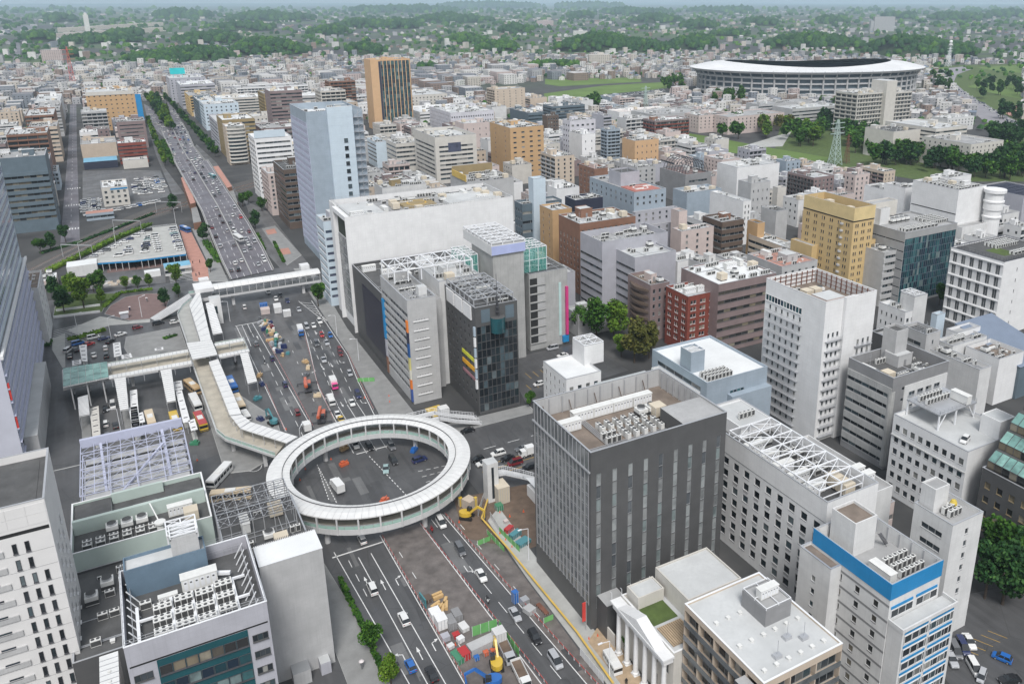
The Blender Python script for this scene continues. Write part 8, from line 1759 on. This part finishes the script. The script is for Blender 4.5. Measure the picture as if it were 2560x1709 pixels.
for lab,h,L,N,R_,wl,rf,F_,S__ in (('pink and grey school with long window rows',18,(3,210,770),(3,330,800),(3,605,750),M_PINK,R_GREY,'punch','punch'),('pinkish school wing behind the long one',18,(3,45,770),(3,130,790),(3,250,760),M_PINK,R_LGREY,'punch','punch'),('grey institute with ribbon windows before the stadium',20,(3,680,720),(3,770,745),(3,970,695),M_GREY,R_LGREY,'ribbon','blank'),('grey low institute wing before the stadium',15,(3,470,700),(3,540,715),(3,860,680),M_GREY,R_GREY,'ribbon','blank'),
  ('beige hall with dark roof in front of the hospital',24,(3,1250,870),(3,1460,900),(3,1660,880),M_CREAM,R_DARK,'blank','blank'),('stepped beige hospital annex with flat roofs',26,(3,1580,810),(3,1750,880),(3,1990,860),M_CREAM,R_LGREY,'ribbon','ribbon'),('white research block with paired windows in the trees',22,(3,1790,915),(3,1990,985),(3,2135,945),M_CREAM,R_GREY,'punch','punch'),('white low clinic by the expressway',14,(3,1770,790),(3,1830,810),(3,2000,790),M_OFFW,R_LGREY,'punch','blank'),('flat-domed arena beside the hospital',16,(3,1700,655),(3,1720,665),(3,1850,660),M_GREY,R_WHITE,'ribbon','blank'),
  ('grey arched gymnasium roof left of the schools',14,(14,1620,320),(14,1980,380),(14,2300,250),M_GREY,R_GREY,'blank','blank'),('pale pink vaulted sports hall',13,(14,1260,310),(14,1500,340),(14,1800,200),M_WHITE,mat('pale_pink_roof',(.68,.62,.58),.6),'blank','blank'),('slate grey riverside offices',18,(14,440,230),(14,560,260),(14,930,210),M_SLATE,R_GREY,'ribbon','ribbon'),('dark slate showroom by the river',16,(14,20,280),(14,230,350),(14,420,330),M_SLATE,R_LGREY,'ribbon','blank'),('white flats with lilac shadowed bays',24,(14,1150,350),(14,1280,390),(14,1480,400),M_LILAC,R_LGREY,'balcony','blank'),('long white roofed flats beyond',20,(14,1480,400),(14,1600,430),(14,1880,390),M_OFFW,R_LGREY,'balcony','blank')):
 far=True
 bl('hospital_building' if 'hosp' in lab else 'school' if 'school' in lab else 'building',lab,h,L,N,R_,wl,rf,F=(F_,dict(pitch=5)),S_=(S__,dict(pitch=5)),clutter=4,far=far)
b=MB();b.box(0,0,0,8,8,6);
# pylons and masts
def pylon(t,x,yb,h,wb,m,label,cat='pylon'):
 p=at(t,x,yb);r=empty('lattice_tower',(p.x,p.y,0));tag(r,label,cat);b=MB();n=8
 def c(i,k):f=1-.86*(k/n) ** .8;s=wb/2*f;return ((s,s),(-s,s),(-s,-s),(s,-s))[i % 4]+(h*k/n,)
 for k in range(n):
  for i in range(4):b.bar(c(i,k),c(i,k+1),wb*.05);b.bar(c(i,k),c(i+1,k+1),wb*.03);b.bar(c(i+1,k),c(i,k+1),wb*.03);b.bar(c(i,k+1),c(i+1,k+1),wb*.03)
 b.build('lattice',m,r);b=MB()
 for k in (.7,.82,.93):b.bar((-wb*.9,0,h*k),(wb*.9,0,h*k),wb*.06)
 b.build('cross_arm',m,r);return r
M_PYL=mat('pale_green_steel',(.42,.52,.48),.5)
pylon(3,1055,1125,37,8.5,M_PYL,'tall pale green power pylon before the hospital trees');pylon(3,1135,1115,24,4,M_RUST,'slim rusty mast beside the tall pylon');pylon(2,2085,780,33,7,M_PYL,'pale pylon left of the schools');r=pylon(3,1830,455,44,9,M_WSTEEL,'white antenna tower with ball top beyond the expressway','tower');b=MB();b.lathe([(0,42),(4,43),(4,45),(0,46),(2.4,47),(3.4,49.5),(2.4,52),(0,53)],0,0,16);b.build('radar_ball',M_WHITE,r)
pylon(1,505,600,62,9,mat('red_white_steel',(.55,.12,.10),.5,var=.1),'red and white lattice mast at the far left','mast')
# ---------------------------------------------------------------- infill of the city blocks
FOOT=[]
bpy.context.view_layer.update()
for o in list(bpy.data.objects):
 if o.parent is None and o.type=='EMPTY' and o.get('category') in ('building','hall','hospital') :
  xs,ys=[],[]
  for c in o.children:
   if c.type=='MESH' and c.name.startswith('wall'):
    for v in c.bound_box:w_=c.matrix_world @ Vector(v);xs.append(w_.x);ys.append(w_.y)
  if xs:FOOT.append((min(xs),min(ys),max(xs),max(ys)))
def clash(x0,y0,x1,y1,g=2.5):return any(x0-g<c and x1+g>a and y0-g<d and y1+g>b_ for a,b_,c,d in FOOT)
rr=random.Random(77);INF=[]
def infill(x0,y0,x1,y1,step,hmin,hmax,keep):
 y=y0
 while y<y1:
  x=x0
  while x<x1:
   W,D=rr.uniform(.55,.9)*step,rr.uniform(.55,.9)*step;px_,py_=x+rr.uniform(0,step-W),y+rr.uniform(0,step-D)
   u,v=pix((px_,py_,0))
   if -80<u<2640 and rr.random()<keep and not clash(px_,py_,px_+W,py_+D) and not BLOCKED(px_+W/2,py_+D/2):
    FOOT.append((px_,py_,px_+W,py_+D));INF.append((px_,py_,W,D,rr.uniform(hmin,hmax)))
   x += step
  y += step
GREENP=[[A3(t,*p,0) for p in pp] for t,pp in ((3,[(0,880),(300,930),(560,960),(1010,1060),(1700,1130),(2349,1000),(2349,1180),(1700,1240),(1000,1130),(720,1210),(650,1110),(0,1010)]),(2,[(780,600),(1300,560),(2300,530),(2300,640),(2100,720),(1640,720),(1380,720),(960,680)]),(3,[(1700,440),(2349,440),(2349,960),(2000,800)]),(3,[(680,880),(1150,760),(1400,850),(1400,1110),(1010,1080)]))]
def inpoly(x,y,P_):
 c=False
 for (x0,y0),(x1,y1) in zip(P_,P_[1:]+P_[:1]):
  if (y0>y) != (y1>y) and x<(x1-x0)*(y-y0)/(y1-y0)+x0:c=not c
 return c
def BLOCKED(x,y):
 if (-26<x<32 and 595<y<790) or -46<x<-22 or (112<x<180 and 226<y<272):return True
 if hypot((Vector((x,y))-SC).dot(SU)/(SA*1.15),(Vector((x,y))-SC).dot(SV)/(SB*1.15))<1:return True
 if 15<x<84 and y<1330:return True
 return any(inpoly(x,y,P_) for P_ in GREENP)
infill(150,230,460,480,18,9,18,.9);infill(100,480,520,760,24,8,18,.85);infill(100,760,620,1100,30,7,16,.8);infill(-130,640,14,1500,26,8,18,.75);infill(84,1100,700,1500,32,7,18,.7);infill(140,60,330,150,18,8,14,.5)
WL=[M_WHITE,M_OFFW,M_CREAM,M_GREY,M_BEIGE,M_LILAC,M_PINK,M_MAUVE,M_BLUEG,M_WHITE];WN=['white','off-white','cream','grey','beige','lilac','pink','mauve','blue-grey','white']
INF.sort(key=lambda q:hypot(q[0],q[1]));REST=INF[270:]
for i,(x,y,W,D,h) in enumerate(INF[:270]):
 k=rr.randrange(10);d=hypot(x,y);building('town_building','small %s flat-roofed building among the %s blocks' % (WN[k],'nearer' if d<520 else 'middle' if d<800 else 'farther'),x,y,W,D,h,WL[k],rr.choice([R_LGREY,R_WHITE,R_GREY,R_GREY]),F=(rr.choice(['ribbon','punch','blank','balcony']),dict(pitch=4)),S_=(rr.choice(['ribbon','punch','blank']),dict(pitch=4)),clutter=4 if d<600 else 2,far=True,group='small town buildings')
# ---------------------------------------------------------------- far suburb, wooded hills, air
rr=random.Random(123)
WOODS=[ # tile, centre x, bottom y, half width in tile px, depth m, hill height m, kind
 (1,1250,450,380,240,34,0),(1,1850,380,280,230,36,0),(1,1420,300,230,200,30,0),(1,270,290,90,120,30,0),(1,860,262,120,160,22,0),(1,1240,130,200,400,40,0),(1,1850,150,300,420,40,0),(1,480,395,70,80,16,0),(1,700,300,260,160,16,0),(1,410,155,90,200,26,0),(1,1700,215,200,220,26,0),(1,2250,250,160,220,26,0),
 (2,1210,235,140,200,34,0),(2,1080,365,170,190,30,1),(2,1850,360,480,230,42,0),(2,180,380,160,140,30,0),(2,590,500,120,70,12,0),(2,1480,480,220,90,12,1),(2,300,200,320,320,34,0),(2,750,160,300,380,34,0),(2,450,90,400,500,36,0),(2,1000,60,420,700,40,0),(2,1680,60,300,500,30,0),(2,2150,160,220,300,30,0),(2,870,300,160,180,18,1),(2,1640,130,120,160,26,0),(2,2000,100,260,400,24,0),
 (3,100,340,190,220,40,0),(3,900,340,430,220,34,0),(3,1650,390,400,230,52,0),(3,550,180,130,240,26,0),(3,1040,165,120,240,24,0),(3,1500,130,120,300,26,0),(3,350,250,150,150,14,0),(3,120,205,160,240,30,0),(3,1900,140,200,320,18,0),(3,2250,120,160,320,18,0),(3,300,90,260,400,22,0)]
ICO=[(0,0,1)]+[(.894*cos(k*2*pi/5),.894*sin(k*2*pi/5),.447) for k in range(5)]+[(.894*cos((k+.5)*2*pi/5),.894*sin((k+.5)*2*pi/5),-.447) for k in range(5)]+[(0,0,-1)]
ICF=[(0,1+k,1+(k+1) % 5) for k in range(5)]+[(1+k,6+k,1+(k+1) % 5) for k in range(5)]+[(1+(k+1) % 5,6+k,6+(k+1) % 5) for k in range(5)]
def lump(b,x,y,z,r,hz=1.0,m=0):
 i=len(b.v);a=rr.uniform(0,6);c,s=cos(a),sin(a)
 for u,v,w_ in ICO:q=r*rr.uniform(.75,1.2);b.v.append((x+(u*c-v*s)*q,y+(u*s+v*c)*q,z+w_*q*hz))
 for f in ICF:b.f.append(tuple(i+k for k in f));b.m.append(m)
wb=MB();WE=[];hb=MB()
for t,xc,yb,hw,dep,hh,kd in WOODS:
 g=at(t,xc,yb);dist=hypot(g.x,g.y);k=TILE[t][2]/2349.0;a=hw*k/FPX*dist*.84;dv=Vector((g.x,g.y)).normalized();nv=Vector((dv.y,-dv.x));c=Vector((g.x,g.y))+dv*dep/2;WE.append((c,dv,nv,a,dep/2))
 sp_=max(8.5,dist/210);n=int(pi*a*dep/2/sp_ ** 2);n=min(n,1500);r0=sp_*.72
 for _ in range(n):
  q=rr.random() ** .5;th=rr.uniform(0,2*pi);wob=1+.12*sin(3*th+xc);u,v=a*q*cos(th)*wob,dep/2*q*sin(th)*wob;p=c+nv*u+dv*v;hz=hh*.72*max(0,1-q*q) ** .7*(1+.25*sin(u*.02+xc));r_=r0*rr.uniform(.7,1.35);lump(wb,p.x,p.y,hz+r_*.7,r_,1.0,kd if rr.random()<.8 else 1-kd)
 N=20
 for j in range(3):
  q0,q1=j/3,(j+1)/3
  for i in range(N):
   P4=[]
   for q,th in ((q0,i),(q0,i+1),(q1,i+1),(q1,i)):a_=2*pi*th/N;p=c+nv*(a*q*cos(a_))+dv*(dep/2*q*sin(a_));P4.append((p.x,p.y,hh*.72*max(0,1-q*q) ** .7-.3))
   hb.quad(*P4)
struct(hb.build('hills',mat('hill_undergrowth',(.03,.05,.02),.95,var=.2,scale=.05)))
wb.smooth=True;tag(stuff(wb.build('woodland',[F_DARK,F_GREEN])),'dark green wooded hills across the hazy suburb','woods')
def inwood(p):return any(((p-c).dot(nv)/a) ** 2+((p-c).dot(dv)/d) ** 2<1.0 for c,dv,nv,a,d in WE)
HM=[mat('house_wall_white',(.62,.61,.59),.8),mat('house_wall_cream',(.52,.48,.43),.8),mat('house_wall_grey',(.36,.36,.37),.8),mat('house_wall_pink',(.48,.40,.38),.8),mat('house_roof_grey',(.20,.20,.215),.8),mat('house_roof_brown',(.19,.13,.11),.8),mat('house_roof_pale',(.48,.47,.46),.8),mat('house_roof_blue',(.17,.20,.25),.8),mat('house_window_dark',(.05,.055,.06),.4),mat('house_wall_brown',(.26,.20,.17),.8),mat('house_wall_slate',(.22,.24,.27),.8)]
def house(b,x,y,w,d,h,rot,wm,rm,gable,ox=0,oy=0,win=False):
 c,s=cos(rot),sin(rot)
 def T_(u,v,z):return (x-ox+u*c-v*s,y-oy+u*s+v*c,z)
 P_=[(-w/2,-d/2),(w/2,-d/2),(w/2,d/2),(-w/2,d/2)]
 for i in range(4):p,q=P_[i],P_[(i+1) % 4];b.quad(T_(*p,-.2),T_(*q,-.2),T_(*q,h),T_(*p,h),wm)
 if gable:
  e=.5;r_=w*.28;a1,a2=T_(0,-d/2-e,h+r_),T_(0,d/2+e,h+r_)
  b.quad(T_(-w/2-e,-d/2-e,h-.2),a1,a2,T_(-w/2-e,d/2+e,h-.2),rm);b.quad(T_(w/2+e,-d/2-e,h-.2),a1,a2,T_(w/2+e,d/2+e,h-.2),rm);b.tri(T_(-w/2,-d/2,h),T_(w/2,-d/2,h),T_(0,-d/2,h+r_),wm);b.tri(T_(-w/2,d/2,h),T_(w/2,d/2,h),T_(0,d/2,h+r_),wm)
 else:b.quad(T_(-w/2,-d/2,h),T_(w/2,-d/2,h),T_(w/2,d/2,h),T_(-w/2,d/2,h),rm)
 if win:
  n=max(2,int(w/4))
  for fl in range(max(1,int(h/3))):
   for i in range(n):
    u=-w/2+w*(i+.5)/n;z=.9+fl*3
    if z+1.3<h:b.quad(T_(u-.7,-d/2-.04,z),T_(u+.7,-d/2-.04,z),T_(u+.7,-d/2-.04,z+1.3),T_(u-.7,-d/2-.04,z+1.3),8)
    for sx in (-1,1):
     if i<max(1,int(d/5)) and z+1.3<h:v=-d/2+d*(i+.5)/max(1,int(d/5));b.quad(T_(sx*(w/2+.04),v-.7,z),T_(sx*(w/2+.04),v+.7,z),T_(sx*(w/2+.04),v+.7,z+1.3),T_(sx*(w/2+.04),v-.7,z+1.3),8)
CELL=set();CAND=[]
def try_house(u,v,big):
 g=at(0,u,v);p=Vector((g.x,g.y));d=p.length
 if d<880 or d>14000:return
 if d<1300 and BLOCKED(p.x,p.y):return
 if hypot((p-SC).dot(SU)/(SA*1.15),(p-SC).dot(SV)/(SB*1.15))<1:return
 if any(inpoly(p.x,p.y,P_) for P_ in GREENP) or inwood(p) or clash(p.x-6,p.y-6,p.x+6,p.y+6,1):return
 cell=max(11,d/190);key=(int(p.x/cell),int(p.y/cell),int(math.log(cell)*3))
 if key in CELL:return
 CELL.add(key);CAND.append((d,p.x,p.y,cell))
for _ in range(30000):v=24+275*rr.random() ** 1.3;try_house(rr.uniform(-60,2620),v,0)
CAND.sort();hs=MB();NH=0
RN={4: 'grey',5: 'brown',6: 'pale',7: 'blue-grey'};WN2={0: 'white',1: 'cream',2: 'grey',3: 'pinkish',9: 'brown',10: 'slate'}
HG={}
for d,x,y,cell in CAND:
 apt=rr.random()<.26;w=min(cell*.8,34)*rr.uniform(.7,1.05);dd=min(cell*.75,26)*rr.uniform(.7,1.05);h=rr.uniform(8,17) if apt else rr.uniform(5,7.5);wm,rm=rr.choice((0,0,1,1,2,2,3,9,10)),rr.choice((4,4,5,6,6,7));rot=rr.choice((0,.3,-.35,.6))+rr.uniform(-.1,.1)
 if apt:w *= 1.5;rm=6
 else:w,dd=min(w,13),min(dd,11) if d<2200 else dd
 if NH<290:
  b=MB();house(b,x,y,w,dd,h,rot,wm,rm,not apt,x,y,True);u=pix((x,y,0))[0];side='left' if u<850 else 'middle' if u<1700 else 'right'
  tag(b.build('apartment_house' if apt else 'house',HM,None,(x,y,0)),'small %s %s with %s roof, nearer suburb on the %s' % (WN2[wm],'apartment house' if apt else 'house',RN[rm],side),'house','suburban houses');NH += 1
 else:house(hs,x,y,w,dd,h,rot,wm,rm,not apt,win=d<2200)
for x,y,W,D,h in REST:house(hs,x+W/2,y+D/2,W,D,h,0,rr.choice((0,0,1,2,3,9,10)),rr.choice((4,6,6)),False,win=True)
tag(stuff(hs.build('far_suburb',HM)),'dense hazy suburb of small houses reaching the horizon','houses')
tb=MB()
for _ in range(5200):
 u,v=rr.uniform(-40,2600),26+300*rr.random() ** 1.4;g=at(0,u,v);p=Vector((g.x,g.y));d=p.length
 if d<850 or clash(p.x-4,p.y-4,p.x+4,p.y+4,1) or (BLOCKED(p.x,p.y) and d<1500):continue
 r_=max(3.4,d/400)*rr.uniform(.6,1.3);lump(tb,p.x,p.y,r_*.9,r_,.9,rr.choice((0,1)))
tb.smooth=True;tag(stuff(tb.build('scattered_trees',[F_DARK,F_GREEN])),'scattered dark trees between the suburban houses','trees')
# park trees around hospital and river: single trees, the hidden rest as one grove
GR=MB();GK=['green','light','dark','olive']
def grove(p,s,k):
 me=rr.choice(SMALL[k]);i=len(GR.v);GR.v += [(p.x+v.co.x*s,p.y+v.co.y*s,(v.co.z+5.6)*s) for v in me.vertices]
 for f in me.polygons:GR.f.append(tuple(i+j for j in f.vertices));GR.m.append(GK.index(k))
for t,xa,ya,xb,yb,n,ks,wh in ((3,700,930,960,1010,22,('green','light'),'left of the hospital pylon'),(3,960,830,1140,960,18,('dark','green'),'at the left foot of the hospital'),(3,1120,950,1400,1060,26,('green','dark'),'before the beige hall'),(3,1320,1090,1640,1150,22,('dark','green'),'in the strip below the beige hall'),(3,1680,1120,2000,1180,26,('dark','green'),'below the white research block'),(3,1980,1080,2349,1240,44,('green','dark'),'in the grove above the turreted complex'),(3,2120,920,2349,1000,22,('dark',),'right of the research block'),(3,1700,540,1850,640,12,('dark','green'),'between stadium and expressway'),(3,1960,560,2340,680,18,('dark','green'),'on the park meadow beyond the expressway'),(3,230,680,420,720,10,('green',),'between schools and stadium'),(3,270,860,410,960,8,('green',),'before the pink school'),
  (3,980,740,1130,790,8,('green',),'left of the hospital slab'),(2,2210,570,2340,640,8,('green',),'at the right end of the riverside lot'),(14,1100,270,1280,330,6,('green',),'beside the vaulted sports hall'),(3,2150,760,2349,840,10,('dark',),'beside the sand field'),(3,550,880,760,960,10,('light','olive'),'along the bridge road')):
 for i_ in range(n):
  p=at(t,rr.uniform(xa,xb),rr.uniform(ya,yb));k_=rr.choice(ks)
  if i_ % 5 in (1,3):grove(p,rr.uniform(1.5,2.3),k_);continue
  tree(p.x,p.y,rr.uniform(1.5,2.3),k_,'%s green park tree %s' % ({'green': 'mid','light': 'light','dark': 'dark','olive': 'olive'}[k_],wh),'park trees by hospital and river',small=True)
tag(stuff(GR.build('park_grove',[F_GREEN,F_LIGHT,F_DARK,F_YEL])),'green canopy filling the park round the hospital','trees')
# far landmarks
for i in range(22):
 x,y=(430,245) if i==0 else (370+(i % 11)*70+rr.uniform(-15,15),205+(i // 11)*42-(i % 11)*5);p=at(1,x,y+30);b=MB();house(b,0,0,52,14,17,rr.choice((.2,.3)),1,6,False,0,0,True);tag(b.build('housing_slab',HM,None,(p.x,p.y,6)),'cream housing slab on the far left hilltop estate','apartment house','hilltop estate slabs')
p=at(1,605,235);b=MB();b.box(-9,-9,0,9,9,75);b.box(-5,-5,75,5,5,82);thing('estate_tower','tall white tower in the far left hilltop estate','tower',b,HM[0],(p.x,p.y,0));p=at(3,1385,215);b=MB();b.box(-45,-12,0,45,12,62);b.box(-60,-10,0,-46,10,44);thing('far_slab','dark grey slab block on the far wooded ridge','building',b,HM[2],(p.x,p.y,0),-.5)
for t,x,y,w_,h,mi,lab in ((1,1620,175,60,24,0,'white school on a far left ridge'),(2,1640,240,55,16,0,'white villa block on the middle wooded ridge'),(2,1400,175,90,26,3,'red-brown block in the far middle distance'),(2,1770,445,45,22,1,'cream clinic below the middle ridge'),(1,380,440,42,30,3,'brown block with blue sign at far left'),(1,640,505,60,14,0,'white showroom with magenta sign at far left')):
 p=at(t,x,y);b=MB();house(b,0,0,w_,18,h,-.4,mi,6,False,0,0,True);house(b,4,2,w_*.3,8,h+4,-.4,mi,6,False);thing('far_building',lab,'building',b,HM,(p.x,p.y,0))
zone('far_road',1,[(0,640),(60,540),(110,330),(90,290),(130,280),(140,340),(130,520),(60,640)],A_VIA,.05)
zone('far_railway_yard',1,[(0,190),(180,170),(260,190),(180,210),(0,250)],A_VIA,.05)
# haze
b=MB();b.box(-26000,-1500,-1.1,26000,26000,134);hz=b.build('haze',None)
m=bpy.data.materials.new('haze_air');m.use_nodes=True;t=m.node_tree;t.nodes.remove(t.nodes['Principled BSDF']);pv=t.nodes.new('ShaderNodeVolumePrincipled');pv.inputs['Color'].default_value=(.66,.84,1.0,1);pv.inputs['Density'].default_value=6.5e-5;pv.inputs['Anisotropy'].default_value=.0
t.links.new(pv.outputs[0],t.nodes['Material Output'].inputs['Volume']);hz.data.materials.clear();hz.data.materials.append(m);hz['kind']='stuff';hz['label']='pale blue haze over the far suburb';hz['category']='haze'
# ---------------------------------------------------------------- labels: number the look-alikes by their place in the picture
ORD=['first','second','third','fourth','fifth','sixth','seventh','eighth','ninth','tenth','eleventh','twelfth']
bylab={}
for o in S.objects:
 if o.parent is None and o.get('label') and o.get('kind') not in ('structure','stuff'):bylab.setdefault(o['label'],[]).append(o)
for lab,os_ in bylab.items():
 if 1<len(os_)<=60 and len(lab.split())<=12:
  os_.sort(key=lambda o:pix(o.location)[0] if o.location.length>1 else 0)
  for i,o in enumerate(os_):o['label']=lab+', '+((ORD[i] if i<12 else '%dth' % (i+1))+' from the left' if len(os_)>2 else ('the left one','the right one')[i])
for o in S.objects:
 for k_ in ('_top','_w'):
  if k_ in o:del o[k_]
